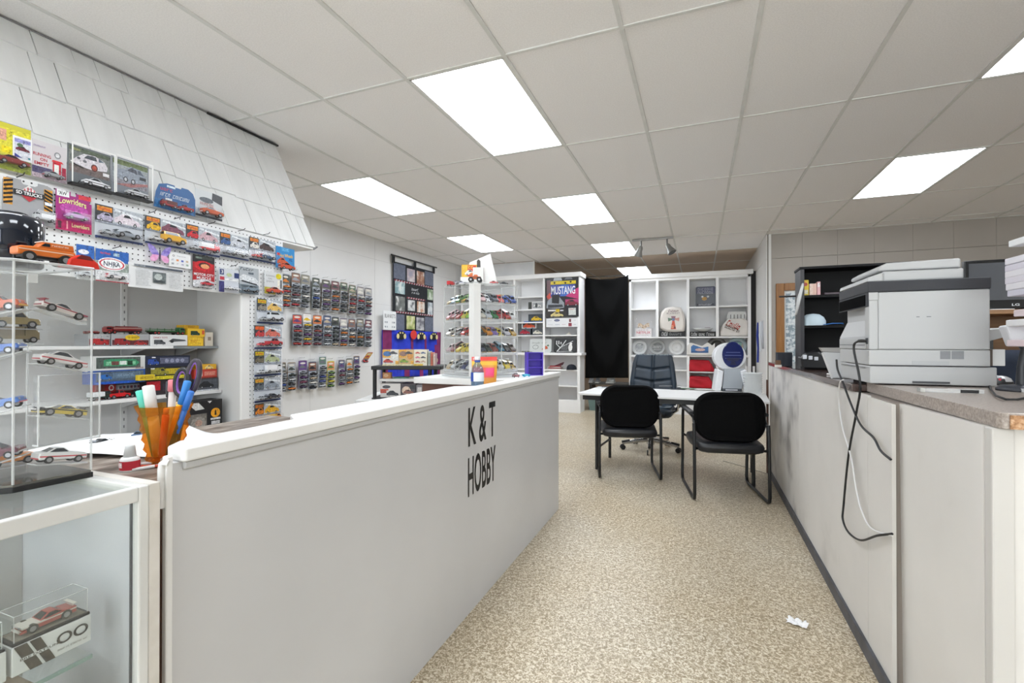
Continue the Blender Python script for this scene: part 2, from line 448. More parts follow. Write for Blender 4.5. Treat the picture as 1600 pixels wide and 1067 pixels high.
# dark gap line over the shingled canopy, its shade drawn as a strip
def light_material():
    m = bpy.data.materials.new('lit_diffuser'); m.use_nodes = True
    b = m.node_tree.nodes['Principled BSDF']
    b.inputs['Base Color'].default_value = (.9, .9, .9, 1)
    b.inputs['Emission Color'].default_value = (.885, .94, 1.0, 1); b.inputs['Emission Strength'].default_value = PANEL_POWER
    return m
M_lit = light_material()
LAB = {(0, 0): 'large lit ceiling panel nearest the camera above the white counter', (-3, 1): 'lit ceiling panel beside the shingled canopy end',
       (0, 2): 'lit ceiling panel in the middle of the ceiling behind the nearest one', (-3, 3): 'lit ceiling panel above the acrylic display tower',
       (0, 4): 'lit ceiling panel left of the two spotlights', (0, 6): 'farthest lit ceiling panel above the black curtain',
       (5, 0): 'lit ceiling panel cut by the right edge of the photo', (5, 2): 'lit ceiling panel above the printer',
       (0, -2): 'lit ceiling panel behind the camera in line with the white counter', (0, -4): 'rearmost lit ceiling panel in line with the white counter', (5, -4): 'rearmost lit ceiling panel on the right',
       (-3, -3): 'rearmost lit ceiling panel near the left wall', (5, -2): 'lit ceiling panel behind the camera on the right'}
for (i, j) in sorted(LIGHTS):
    x0, y0 = GX0 + GSX * i, GY0 + GSY * j
    t = thing('ceiling_light', LAB[(i, j)], 'ceiling light', (x0 + GSX / 2, y0 + GSY / 2, CEIL), group='lit panels in the ceiling grid')
    a, b_ = GSX / 2 - .01, GSY / 2 - .01
    f = MB()
    for q in ((-a, a, -b_, -b_ + .012), (-a, a, b_ - .012, b_), (-a, -a + .012, -b_, b_), (a - .012, a, -b_, b_)): f.box(q[0], q[1], q[2], q[3], .001, .06)
    f.build('frame', C('#d9d9d7', .4), t)
    MB().box(-a + .012, a - .012, -b_ + .012, b_ - .012, .004, .01).build('diffuser', M_lit, t)
    MB().box(-a, a, -b_, b_, .06, .12).build('housing', C('#dcdcdc', .5), t)

# ---- walls
struct(MB().box(XL - .12, XL, YB, YF, 0, CEIL + .16).build('wall_left', M_wall))
wf = struct(MB().box(XL - .12, XR + .12, YB - .12, YB, 0, .45).box(XL - .12, XR + .12, YB - .12, YB, 2.5, CEIL + .16).box(XL - .12, XL + .5, YB - .12, YB, .45, 2.5).box(XR - .5, XR + .12, YB - .12, YB, .45, 2.5).build('wall_front', M_wall))
wx0, wx1 = XL + .5, XR - .5
win = struct(MB().box(wx0, wx1, YB - .075, YB - .069, .45, 2.5).build('window_1', GLASS))
for k in range(6):
    xw = wx0 + (wx1 - wx0) * k / 5
    MB().box(xw - .03, xw + .03, YB - .1, YB - .04, .45, 2.5).build('window_frame', C('#c8c8c8', .4), win)
struct(MB().box(XR, XR + .12, YB, 7.6, 0, CEIL + .16).build('wall_side', M_beige))
struct(MB().box(XL - .12, 1.0, YF, YF + .12, 0, CEIL + .16).build('wall_back', M_tan))
# right wall that faces the camera, made of boards in two courses, with a doorway cut out
wr = struct(MB().box(0.88, XR + .1, 7.475, 7.6, 0, CEIL + .16).build('wall_right', C('#948e88', .8)))
DX0, DX1, DZ = 0.985, 1.86, 2.05
x = 0.90; k = 0
while x < XR:
    x2 = min(x + .405, XR)
    for z0, z1 in ((0.0, 2.40), (2.405, CEIL)):
        a, b_ = x + .001, x2 - .001
        if z0 == 0.0 and b_ > DX0 and a < DX1:
            if a < DX0 - .01: MB().box(a, DX0, 7.455, 7.475, z0, z1).build('wall_panel', M_beige, wr)
            if b_ > DX1 + .01: MB().box(DX1, b_, 7.455, 7.475, z0, z1).build('wall_panel', M_beige, wr)
            MB().box(max(a, DX0), min(b_, DX1), 7.455, 7.475, DZ, z1).build('wall_panel', M_beige, wr)
        else:
            MB().box(a, b_, 7.455, 7.475, z0, z1).build('wall_panel', M_beige, wr)
    x = x2; k += 1
struct(MB().box(0.895, 0.93, 7.43, 7.456, 0, CEIL).build('trim_1', M_white, None, bevel=.004))
# return wall that runs away from the camera
rw = struct(MB().box(0.88, 1.0, 7.456, YF, 0, CEIL + .16).build('wall_return', C('#8f8a84', .8)))
y = 7.456
while y < YF:
    y2 = min(y + .61, YF)
    for z0, z1 in ((0.0, 2.40), (2.405, CEIL)):
        MB().box(.868, .88, y + .002, y2 - .002, z0, z1).build('wall_panel', M_white, rw)
    y = y2
# door in the right wall: brown frame, frosted pane
M_oak = noisy('oak', [(0.3, '#8a5a26'), (0.7, '#a8743a')], 5, .4, .1, 40, stretch=(8, 8, .6))
door = struct(MB().box(DX0 + .1, DX1 - .1, 7.449, 7.456, .9, DZ - .1).build('door_1', C('#dfe3e4', .5)))
fr = MB().box(DX0, DX0 + .1, 7.42, 7.4545, 0, DZ).box(DX1 - .1, DX1, 7.42, 7.4545, 0, DZ).box(DX0 + .1, DX1 - .1, 7.42, 7.4545, DZ - .1, DZ)
fr.build('door_frame', M_oak, door, bevel=.006)
MB().box(DX0 + .1, DX1 - .1, 7.449, 7.456, 0, .9).build('door_panel', M_oak, door)
MB().box(DX0 + .12, DX1 - .12, 7.444, 7.449, .95, DZ - .12).build('pane', noisy('frosted_pane', [(0.42, '#8fa0ac'), (0.5, '#c3ced6'), (0.6, '#e6ecef')], 26, .25, .4, 60), door)
# bulkhead over the back shelves
struct(MB().box(XL, -2.83, 8.27, YF, 2.50, CEIL + .1).build('wall_bulkhead', M_tan))
struct(MB().box(XL + .01, -2.846, 8.262, 8.27, 2.50, CEIL - .004).build('trim_2', noisy('perforated_white_panel', [(.3, '#d4d6d8'), (.7, '#dfe0e1')], 4, .5, .1, 300)))
struct(MB().box(-2.845, -2.82, 8.255, 8.28, 2.50, CEIL).build('trim_3', M_white))
# baseboard along the return wall
struct(MB().box(.855, .868, 7.46, YF, 0, .1).build('baseboard_return', M_white))
# ================================================================== shingled canopy, alcove and pegboard on the left
CB, CT = Vector((-2.624, 0, 1.918)), Vector((-3.012, 0, CEIL - .004))
SL = (CT - CB).length; SU = (CT - CB) / SL; SN = Vector((-SU.z, 0, SU.x)) * -1
if SN.x < 0: SN = -SN
CY0, CY1 = 0.25, 2.69
M_shingle = noisy('white_painted_shingle', [(0.25, '#dadbdb'), (0.75, '#e4e5e5')], 3, .5, .15, 30, stretch=(1, 6, 1))
canopy = thing('shingled_canopy', 'white shingled canopy sloping down from the ceiling over the pegboard', 'canopy', (0, 0, 0))
MB().prism([(CB.x, CB.z), (CT.x, CT.z), (CT.x - .3, CT.z), (-3.05, CB.z)], 'y', CY0, CY1).build('canopy_body', C('#4e4f50', .8), canopy)  # body darkened so the gaps between shingles read as shade
MB().box(-3.02, CB.x + .006, CY0, CY1 + .004, CB.z - .012, CB.z - .001).build('soffit', M_white, canopy)
rows = [0.0, .255, .505, .755, .905]
for r in range(4):
    y = CY0 - random.uniform(0, .1)
    a0, a1 = rows[r], rows[r + 1]
    while y < CY1 - .02:
        w = random.choice([.10, .13, .16, .19, .21, .14])
        y2 = min(y + w, CY1 + .006)
        if CY1 - y2 < .05: y2 = CY1 + .006
        drop = random.uniform(-.006, .006) if r else 0
        lift = random.uniform(.010, .015)
        p = []
        for yy in (max(y, CY0) + random.uniform(.0008, .0030), y2 - random.uniform(.0008, .0030)):
            for s_, h0, h1 in ((a0 + drop, .001, lift), (min(a1 + .01, SL), .001, .004)):
                q0 = CB + SU * s_ + SN * h0; q1 = CB + SU * s_ + SN * h1
                p += [(q0.x, yy, q0.z), (q1.x, yy, q1.z)]
        if y2 > CY0 + .02:
            MB().add(p, [(0, 1, 3, 2), (4, 6, 7, 5), (0, 4, 5, 1), (2, 3, 7, 6), (1, 5, 7, 3), (0, 2, 6, 4)]).build('shingle', M_shingle, canopy)
        y = y2
MB().box(CT.x + .004, CT.x + .022, 2.15, CY1 + .02, CEIL - .012, CEIL - .002).build('gap_shade_strip', C('#2a2a2a', .7), canopy)  # shade of the gap under the ceiling, drawn as a dark strip
MB().box(CT.x + .002, CT.x + .012, CY0, 2.15, CEIL - .006, CEIL - .002).build('top_moulding', C('#8d8d8d', .7), canopy)
MB().cyl((CB.x + .01, CY1 - .01, CB.z - .01), (CB.x + .02, CY1 + .015, CB.z + .012), .006, 8).build('corner_screw', STEEL, canopy)

# ---- alcove behind the pegboard
M_alc = noisy('alcove_paint', [(0.3, '#c4c4c4'), (0.7, '#cfcfcf')], 1.3, .55)
alc = thing('display_alcove', 'white recessed display alcove with shelves under the pegboard', 'alcove', (0, 0, 0))
MB().box(-3.05, -3.0, CY0, 2.12, .0, 1.905).build('back_panel', M_alc, alc)
MB().box(-3.0, -2.615, 2.09, 2.14, .0, 1.905).build('side_panel', M_alc, alc)
MB().box(-3.05, -2.615, 2.14, 2.388, .0, 1.9).build('end_box', M_alc, alc)
MB().box(-2.615, -2.60, 2.085, 2.145, .0, 1.53).build('corner_post', M_white, alc, bevel=.003)
MB().box(-2.615, -2.602, 2.145, 2.388, 0.0, .70).build('lower_panel', M_white, alc)
MB().box(-3.0, -2.62, CY0, 2.09, .0, .70).build('base_counter', M_alc, alc)
st = MB().box(-3.0, -2.992, 1.655, 1.685, .72, 1.72, 0)
for q in range(24): st.box(-2.9925, -2.9917, 1.667, 1.673, .75 + q * .04, .765 + q * .04, 1)
st.build('slotted_standard', [C('#d6d6d6', .4), C('#77797a', .7)], alc)
M_shelf = C('#dedede', .4)
sh1 = MB().box(-3.0, -2.78, CY0, 1.80, 1.192, 1.208).build('shelf', M_shelf, alc, bevel=.002)
MB().box(-3.0, -2.80, 1.8, 2.085, 1.192, 1.206).build('glass_shelf', C('#7d8385', .25), alc)
MB().box(-3.0, -2.768, CY0, 2.085, .916, .934).build('shelf', M_shelf, alc, bevel=.002)
for yy in (1.66, 1.95):
    for z in (1.19, .914): MB().prism([(-2.995, z), (-2.80, z), (-2.995, z - .05)], 'y', yy, yy + .006).build('shelf_bracket', C('#c6c6c6', .4), alc)

# ---- pegboard
def peg_material():
    m = bpy.data.materials.new('white_pegboard'); m.use_nodes = True
    nt = m.node_tree; L = nt.links.new; b = nt.nodes['Principled BSDF']
    tc = N(m, 'ShaderNodeTexCoord'); sp = N(m, 'ShaderNodeSeparateXYZ'); L(tc.outputs['Object'], sp.inputs[0])
    sq = []
    for ax, off in (('Y', .0), ('Z', .011)):
        d = N(m, 'ShaderNodeMath', operation='MULTIPLY_ADD'); d.inputs[1].default_value = 1 / .0254; d.inputs[2].default_value = off
        L(sp.outputs[ax], d.inputs[0])
        f = N(m, 'ShaderNodeMath', operation='FRACT'); L(d.outputs[0], f.inputs[0])
        s = N(m, 'ShaderNodeMath', operation='SUBTRACT'); s.inputs[1].default_value = .5; L(f.outputs[0], s.inputs[0])
        p = N(m, 'ShaderNodeMath', operation='MULTIPLY'); L(s.outputs[0], p.inputs[0]); L(s.outputs[0], p.inputs[1]); sq.append(p)
    a = N(m, 'ShaderNodeMath', operation='ADD'); L(sq[0].outputs[0], a.inputs[0]); L(sq[1].outputs[0], a.inputs[1])
    c = N(m, 'ShaderNodeMath', operation='LESS_THAN'); c.inputs[1].default_value = .019; L(a.outputs[0], c.inputs[0])
    mx = N(m, 'ShaderNodeMix', data_type='RGBA'); mx.inputs['A'].default_value = rgb('#e4e5e6'); mx.inputs['B'].default_value = rgb('#1c1c1e')
    L(c.outputs[0], mx.inputs['Factor']); L(mx.outputs['Result'], b.inputs['Base Color'])
    b.inputs['Roughness'].default_value = .5
    return m
M_peg = peg_material()
PX = -2.60
peg = thing('pegboard', 'white perforated pegboard full of carded toy cars', 'pegboard', (0, 0, 0))
MB().box(PX - .006, PX, CY0, 2.392, 1.53, 1.905).build('upper_board', M_peg, peg)
MB().box(PX - .006, PX, 2.146, 2.392, .70, 1.5295).build('side_board', M_peg, peg)
MB().box(PX - .010, PX + .004, CY0, 2.08, 1.518, 1.53).build('bottom_lip', M_white, peg)

# ---- carded toys
def rect_poly(w, h): return [(-w / 2, 0), (w / 2, 0), (w / 2, h), (-w / 2, h)]
def pack(name, label, u0, u1, vt, vb, X, card, shapes, blister=None, cars=(), poly=None, group='carded toys on the pegboard', rz=math.pi / 2, Y=None, clearcard=False, box=None):
    um = (u0 + u1) / 2
    if Y is None:
        a, b_ = at(u0, (vt + vb) / 2, X=X), at(u1, (vt + vb) / 2, X=X)
        top, bot = at(um, vt, X=X), at(um, vb, X=X)
        w = b_.y - a.y; loc = (X, (a.y + b_.y) / 2, bot.z)
    else:
        a, b_ = at(u0, (vt + vb) / 2, Y=Y), at(u1, (vt + vb) / 2, Y=Y)
        top, bot = at(um, vt, Y=Y), at(um, vb, Y=Y)
        w = b_.x - a.x; loc = ((a.x + b_.x) / 2, Y, bot.z); rz = 0
    h = top.z - bot.z
    t = thing(name, label, 'toy pack', loc, rz, group)
    pl = [((x - .5) * w, z * h) for x, z in poly] if poly else rect_poly(w, h)
    bc = MB().prism(pl, 'y', -.0006, .0012).build('backing_card', BLISTER if clearcard else C(card, .4), t)
    if shapes: printed(bc, w, h, shapes, -.0009)
    if blister:
        x0, z0, x1, z1, d = blister
        X0, X1, Z0, Z1 = (x0 - .5) * w, (x1 - .5) * w, z0 * h, z1 * h
        k = .12 * min(X1 - X0, Z1 - Z0); y0, y1 = -.004, -d
        bb = MB().add([(X0, y0, Z0), (X1, y0, Z0), (X1, y0, Z1), (X0, y0, Z1), (X0 + k, y1, Z0 + k * .5), (X1 - k, y1, Z0 + k * .5), (X1 - k, y1, Z1 - k), (X0 + k, y1, Z1 - k)],
                 [(4, 5, 6, 7), (0, 1, 5, 4), (1, 2, 6, 5), (2, 3, 7, 6), (3, 0, 4, 7)])
        bb.build('blister', BLISTER, t)
        for (kind, paint, accent, stripe, cx, cz, L_, flip) in cars:
            o = place(car_mesh(kind, paint, accent, stripe), 'toy_car', t, ((cx - .5) * w, -d * .5, cz * h), math.pi if flip else 0, scale=L_ * w)
            o.scale = (L_ * w, min(L_ * w, d * .42 / .21 * .9 / .9 if d else 1), L_ * w)
    return t, w, h
U, S_ = -2.585, -2.583

# top row, standing on the upper edge of the pegboard
pack('carded_car', 'yellow-green card with a dark red car at the left end of the top row', -24, 48, 193, 265, U, '#c9c23a',
     [('r', 0, .32, 1, .9, '#d8cf3e'), ('r', 0, 0, 1, .3, '#8e9a3c'), ('r', .02, .62, .45, .86, '#d9a08c'), ('r', .02, .52, .3, .58, '#d2453c'), ('r', .05, .38, .3, .5, '#5a9fb0'), ('r', .35, .36, .55, .5, '#e8d21c'), ('e', .2, .74, .12, .08, '#7a4a3c')],
     (.02, .04, .98, .34, .03), [('coupe', '#7d2624', '#3a1a1a', False, .55, .1, .74, False)])
pack('picture_card', 'small white-bordered card with a pictured dark red roadster, stuck on the yellow card', 20, 50, 215, 251, U + .004, '#e8e8ea',
     [('r', .08, .08, .92, .92, '#cfd2dc'), ('r', .08, .74, .92, .9, '#8f8fc8'), ('p', [(.08, .1), (.5, .1), (.08, .26)], '#3c4690'), ('car', .5, .5, .74, 1.0, '#6a2434', 'coupe'), ('e', .36, .64, .16, .08, '#4a6a50'), ('r', .78, .1, .9, .18, '#3a8a9a')])
pack('carded_car', 'pinkish card reading RUNNING ON EMPTY with a red fuel pump and silver car', 50, 104, 224, 281, U, '#cdc8cc',
     [('r', 0, 0, 1, .3, '#b9a9b4'), ('r', 0, .12, .55, .3, '#4a4468'), ('t', 'RUNNING', .28, .62, .5, .085, '#b8283a', {'bold': True}), ('t', 'ON', .32, .5, .2, .085, '#b8283a', {'bold': True}), ('t', 'EMPTY', .27, .38, .42, .085, '#b8283a', {'bold': True}),
      ('e', .72, .72, .1, .09, '#8a8c90'), ('e', .72, .72, .06, .055, '#d6d6d8'), ('r', .58, .1, .82, .52, '#c8283a'), ('r', .62, .18, .76, .46, '#e2e6e2'), ('r', .85, .1, .97, .42, '#a02440'), ('p', [(.54, .52), (.9, .52), (.84, .57), (.58, .57)], '#d83a44'), ('t', '~COLLECTORS', .2, .84, .34, .04, '#8468a0')],
     (.1, .02, .95, .26, .028), [('coupe', '#8c9094', '#b8282c', False, .56, .05, .6, False)])
t, w, h = pack('boxed_car', 'clear boxed white sports car with a pictured white racing car', 105, 173, 233, 296, U, '#5f6569',
     [('r', .03, .34, .97, .96, '#767b78'), ('r', .03, .34, .97, .52, '#6c5f5c'), ('r', .03, .86, .97, .96, '#5e6a58'), ('t', '~GT3', .2, .9, .16, .05, '#d6d68a'),
      ('p', [(.06, .58), (.2, .72), (.36, .84), (.62, .86), (.84, .78), (.92, .66), (.9, .55), (.7, .52), (.6, .5), (.42, .5), (.2, .54)], '#d9d4da'), ('p', [(.36, .74), (.44, .83), (.64, .84), (.66, .74)], '#4a5058'), ('p', [(.7, .74), (.7, .83), (.84, .76)], '#5a6a78'),
      ('e', .6, .56, .08, .09, '#5c2a22'), ('e', .6, .56, .05, .06, '#b04a34'), ('e', .38, .66, .045, .035, '#6a6a70'), ('e', .24, .7, .04, .03, '#55555c'), ('r', .8, .42, .95, .5, '#e4e4e6'), ('p', [(.1, .56), (.34, .5), (.36, .46), (.12, .52)], '#2a2a2e')],
     (.0, .0, 1, 1, .034), [('coupe', '#dfe1e4', '#202020', True, .6, .06, .62, False)])
MB().box(-w / 2, w / 2, -.037, -.002, 0, .008).build('black_base', BLACK, t)
MB().box(-w / 2, w / 2, -.037, -.034, h - .006, h).box(-w / 2, -w / 2 + .004, -.037, -.034, .008, h - .006).box(w / 2 - .004, w / 2, -.037, -.034, .008, h - .006).build('white_rim', WHITE, t)
t, w, h = pack('boxed_car', 'clear boxed silver car with a pictured old silver sedan beside the white one', 174, 232, 251, 311, U, '#7b8088',
     [('r', .03, .3, .97, .97, '#9aa0a2'), ('r', .03, .82, .97, .95, '#6d7c52'), ('r', .03, .3, .97, .46, '#8a8890'), ('p', [(.04, .3), (.5, .3), (.9, .42), (.97, .42), (.97, .5)], '#a06a68'),
      ('p', [(.06, .5), (.1, .7), (.36, .74), (.5, .84), (.76, .82), (.92, .66), (.94, .5), (.6, .44), (.3, .44)], '#8f98a4'), ('p', [(.4, .72), (.5, .81), (.64, .8), (.68, .68)], '#4c525e'), ('p', [(.7, .7), (.68, .79), (.76, .8), (.86, .68)], '#59606c'), ('r', .74, .56, .92, .64, '#33383e'), ('e', .36, .48, .06, .07, '#2a2c30'), ('e', .36, .48, .035, .045, '#c4c6ca'), ('e', .56, .46, .06, .07, '#2a2c30'), ('e', .56, .46, .035, .045, '#c4c6ca')],
     (.0, .0, 1, 1, .034), [('muscle', '#c9cccf', '#303030', True, .62, .06, .6, False)])
MB().box(-w / 2, w / 2, -.037, -.002, 0, .008).build('black_base', BLACK, t)
MB().box(-w / 2, w / 2, -.037, -.034, h - .006, h).box(-w / 2, -w / 2 + .004, -.037, -.034, .008, h - .006).box(w / 2 - .004, w / 2, -.037, -.034, .008, h - .006).build('white_rim', WHITE, t)
pack('carded_car', 'blue arched card holding two small red trucks', 240, 305, 290, 330, U, '#2a5c94',
     [('r', .02, .02, .98, .36, '#2f6ea8'), ('r', .3, .86, .5, .94, '#cfe0ea'), ('t', '~ROAD SERVICE', .5, .55, .7, .14, '#cfd8e2', {'skew': .3, 'bold': True}), ('t', '~RAIL', .3, .75, .3, .1, '#c84a54', {'bold': True}), ('r', .26, .36, .42, .44, '#e6ecf0')],
     (.08, .02, .96, .4, .032), [('truck', '#8e2420', '#5a2018', False, .3, .06, .36, True), ('pickup', '#a82a26', '#d0d0d0', False, .7, .06, .36, True)],
     poly=[(0, 0), (1, 0), (1, .66), (.94, .88), (.82, 1), (.66, 1), (.64, .93), (.5, .93), (.48, 1), (.3, 1), (.12, .9), (.05, .6)])
pack('carded_car', 'grey and white card with an orange car at the right end of the top row', 305, 347, 300, 341, U, '#c6cacd',
     [('p', [(.6, .72), (1, .6), (1, .95), (.62, 1)], '#3a3c42'), ('r', 0, 0, 1, .3, '#a9b2ba'), ('e', .4, .66, .26, .1, '#5a6068'), ('t', '~MUSCLE', .42, .5, .5, .1, '#a04038', {'bold': True}), ('r', .0, .0, 1.0, .08, '#2c3038')],
     (.02, .04, .98, .42, .034), [('muscle', '#c4572c', '#d8d8d8', False, .54, .08, .8, False)])

# middle row, hung on hooks
stripes = []
for k in range(6):
    stripes.append(('p', [(.03, .36 + k * .1), (.2, .42 + k * .1), (.2, .47 + k * .1), (.03, .41 + k * .1)], '#1a1712'))
    stripes.append(('p', [(.8, .42 + k * .085), (.97, .34 + k * .085), (.97, .39 + k * .085), (.8, .47 + k * .085)], '#1a1712'))
pack('carded_truck', 'grey card with black and orange hazard stripes and a white truck', 2, 84, 283, 348, S_, '#9c9da0',
     [('r', .03, .36, .2, .97, '#d99a3c'), ('r', .8, .36, .97, .9, '#d99a3c')] + stripes + [('p', [(.3, .7), (.5, .9), (.7, .7), (.5, .5)], '#e3e0de'), ('p', [(.32, .66), (.5, .5), (.68, .66)], '#b8323c')]
     + [('r', .4 + q * .06, .72, .43 + q * .06, .86 - abs(q - 1.5) * .04, '#c86a74') for q in range(4)] + [('r', .2, .63, .8, .75, '#2c2e32'), ('t', 'SD TRUCKS', .5, .69, .5, .08, '#f0f0f0', {'bold': True}), ('r', .8, .5, .95, .58, '#e8ecf2')],
     (.5, .0, .99, .36, .045), [('truck', '#b9bcc0', '#e4e6e8', False, .74, .08, .42, True)],
     poly=[(0, 0), (1, 0), (1, .9), (.93, .97), (.8, 1), (.68, 1), (.68, .94), (.62, .9), (.4, .9), (.36, .94), (.36, 1), (.1, 1), (.02, .92)])
pack('carded_car', 'magenta card reading Lowriders with a purple car', 87, 143, 301, 362, S_, '#a02c7c',
     [('r', .0, .0, 1, .26, '#b4245e'), ('r', .62, .86, .98, .97, '#cf3a44'), ('r', .02, .84, .36, 1.0, '#e8eaec'), ('t', 'AW', .19, .92, .2, .09, '#202226', {'bold': True}), ('e', .5, .56, .4, .14, '#b84aa0'), ('t', 'Lowriders', .46, .72, .76, .15, '#e4e49a', {'bold': True, 'arc': .6}), ('t', 'Lowriders', .68, .16, .5, .1, '#d8d89a', {'bold': True}), ('r', .05, .04, .14, .22, '#5a2a3c'), ('r', .28, .04, .32, .24, '#e8a0a8')],
     (.1, .26, .98, .52, .032), [('coupe', '#8a2c8e', '#d8c8d8', False, .52, .3, .66, False)],
     poly=[(0, 0), (1, 0), (1, .78), (.94, .8), (.94, .98), (.55, .98), (.55, .9), (.4, .9), (.4, 1.0), (0, 1)])
def transport(u0, u1, vt, vb, label, c1, c2, veh, top='#d88a2c', X=S_):
    pack('carded_transporter', label, u0, u1, vt, vb, X, '#c7ccd2',
         [('r', 0, .5, .36, 1, '#3a3c42'), ('r', .04, .82, .34, .96, top), ('t', 'Hot Wheels', .19, .89, .24, .08, '#c83a2c', {'bold': True}), ('car', .24, .66, .4, 1.1, c1, 'coupe'), ('r', .36, .52, 1, .98, '#aeb4bc'), ('car', .66, .7, .56, 1.0, c2, 'coupe'), ('p', [(.4, .9), (.98, .78), (.98, .84), (.4, .97)], '#e2e6ea'), ('r', 0, .46, 1, .52, '#8a909a'), ('r', 0, 0, 1, .07, '#2c3a66')],
         (.02, .07, .99, .5, .04), [(veh[0], veh[1], veh[2], veh[3], .62, .12, .55, False), ('coupe', veh[4], '#cccccc', False, .2, .12, .3, False)])
transport(148, 223, 326, 377, 'long clear pack with grey racing cars and a dark base strip', '#a9a2b8', '#d8cdd6', ('racer', '#8d949c', '#5a6068', False, '#a8adb2'))
transport(226, 291, 343, 385, 'clear pack with a yellow delivery van below a yellow pictured car', '#d6a824', '#7a4a5c', ('van', '#e0aa30', '#d07a24', False, '#c9cacc'))
transport(290, 343, 355, 398, 'clear pack with a white and red box truck below a red pictured car', '#c02c34', '#c4a2aa', ('truck', '#c8343c', '#dfe2e4', False, '#b8bcc0'), X=S_ + .002)
transport(343, 388, 367, 404, 'clear pack with a silver car below a pictured blue car', '#3c5c90', '#c8ccd4', ('muscle', '#c4c8cc', '#5a5a60', True, '#8a8e94'))
transport(389, 430, 374, 409, 'clear pack with a black-roofed racer and a red dot at the canopy end', '#d8d4cc', '#4a3c3c', ('racer', '#2c4a6c', '#b83430', False, '#c83c34'), X=S_ + .002)
pack('carded_car', 'bright blue card with orange cars at the end of the pegboard', 431, 460, 387, 420, S_, '#2c86c4',
     [('r', .3, .82, .7, .98, '#5aa4d4'), ('t', 'Hot Wheels', .55, .62, .7, .16, '#e8b83a', {'bold': True, 'rot': .08}), ('r', .05, .58, .2, .7, '#c83a3a'), ('car', .36, .34, .6, 1.1, '#c85a34', 'coupe'), ('t', 'XL', .78, .46, .2, .12, '#28387a', {'bold': True})],
     (.02, -.1, .98, .22, .03), [('coupe', '#c84c28', '#e0d8d0', False, .5, -.06, .8, False)])
# lower row
pack('carded_car', 'blue card half hidden behind the red plastic shell', 119, 147, 383, 437, S_, '#b8c2ca', [('r', 0, .62, 1, 1, '#2f62ae'), ('e', .4, .8, .3, .07, '#e4e6ec'), ('r', .0, .0, 1, .4, '#d8dcde')], (.02, .04, .98, .4, .03), [('coupe', '#c9ccd0', '#888888', False, .5, .08, .85, False)])
pack('carded_car', 'blue-topped card with a red and white oval reading NHRA', 149, 201, 390, 441, S_, '#c4c8c8',
     [('r', 0, .62, 1, .97, '#2e62b2'), ('r', 0, .34, 1, .62, '#8f9a92'), ('r', 0, 0, 1, .33, '#dcdfe0'), ('e', .48, .55, .42, .2, '#e6e8ea'), ('e', .48, .55, .38, .165, '#c8384a'), ('e', .48, .55, .33, .145, '#eceef0'), ('t', 'NHRA', .48, .55, .5, .14, '#26304a', {'bold': True}), ('t', 'Hot Wheels', .28, .86, .3, .07, '#d05a6a', {'bold': True}), ('r', .52, .8, .7, .9, '#9ab4c4'), ('r', 0, .0, 1, .03, '#c04a56')],
     (.03, .03, .97, .33, .03), [('racer', '#d4d0d0', '#c8384a', False, .55, .1, .58, False)],
     poly=[(0, 0), (1, 0), (1, .95), (.74, .95), (.74, 1.0), (.7, .96), (.5, .97), (.46, 1.02), (.3, .98), (.06, .97), (.02, 1.02), (0, .98)])
a, b_ = at(200, 434, X=S_), at(287, 434, X=S_); tz, bz = at(244, 415, X=S_).z, at(244, 452, X=S_).z
t = thing('newspaper_page', 'newspaper page with a grey headline bar taped to the pegboard', 'paper', (S_, (a.y + b_.y) / 2, bz), math.pi / 2)
w, h = b_.y - a.y, tz - bz
MB().grid(lambda p, q: ((p - .5) * w, -.001 - .006 * (1 - q) * math.sin(p * 5), q * h), 14, 6).build('sheet', C('#dedfe0', .7), t)
sh = [('r', .08, .86, .96, .95, '#4e5560'), ('r', .08, .87, .27, .94, '#9aa0a8'), ('t', '~HEADLINES', .175, .905, .16, .04, '#3a3f48'), ('r', .4, .26, .64, .72, '#6a7274'), ('e', .5, .52, .07, .14, '#aeb6b4'), ('r', .42, .28, .62, .38, '#3e4548')]
for cx0, cx1 in ((.1, .36), (.68, .94)):
    for q in range(13): sh.append(('r', cx0, .7 - q * .05, cx1 - random.uniform(0, .05), .718 - q * .05, '#b4b6b8'))
for q in range(2): sh.append(('r', .1, .79 - q * .04, .94, .806 - q * .04, '#9fa2a6'))
printed(t, w, h, sh, -.0085)
# paper butterfly
p = at(249, 399, X=S_)
t = thing('paper_butterfly', 'purple and pink paper butterfly pinned to the pegboard', 'decoration', (S_, p.y, p.z), math.pi / 2)
wing = [(.004, .002), (.012, .022), (.03, .043), (.052, .054), (.058, .046), (.05, .02), (.036, .0), (.046, -.02), (.04, -.034), (.024, -.034), (.01, -.022)]
for s_ in (-1, 1):
    up = [(s_ * x, z) for x, z in wing[:7]]; lo = [(s_ * x, z) for x, z in [wing[0]] + wing[6:]]
    MB().prism(up, 'y', -.004, -.003, 0).prism(lo, 'y', -.004, -.003, 1).build('wing', [noisy('wing_purple', [(.35, '#6a5ab4'), (.65, '#a89ad8')], 60, .4), noisy('wing_pink', [(.35, '#d88cc0'), (.65, '#e8b8d8')], 60, .4)], t)
MB().tube([(0, -.005, -.03), (0, -.005, .0), (0, -.005, .03)], .003, 6, rs=[.0015, .0035, .002]).build('body', C('#3a2c44', .5), t)
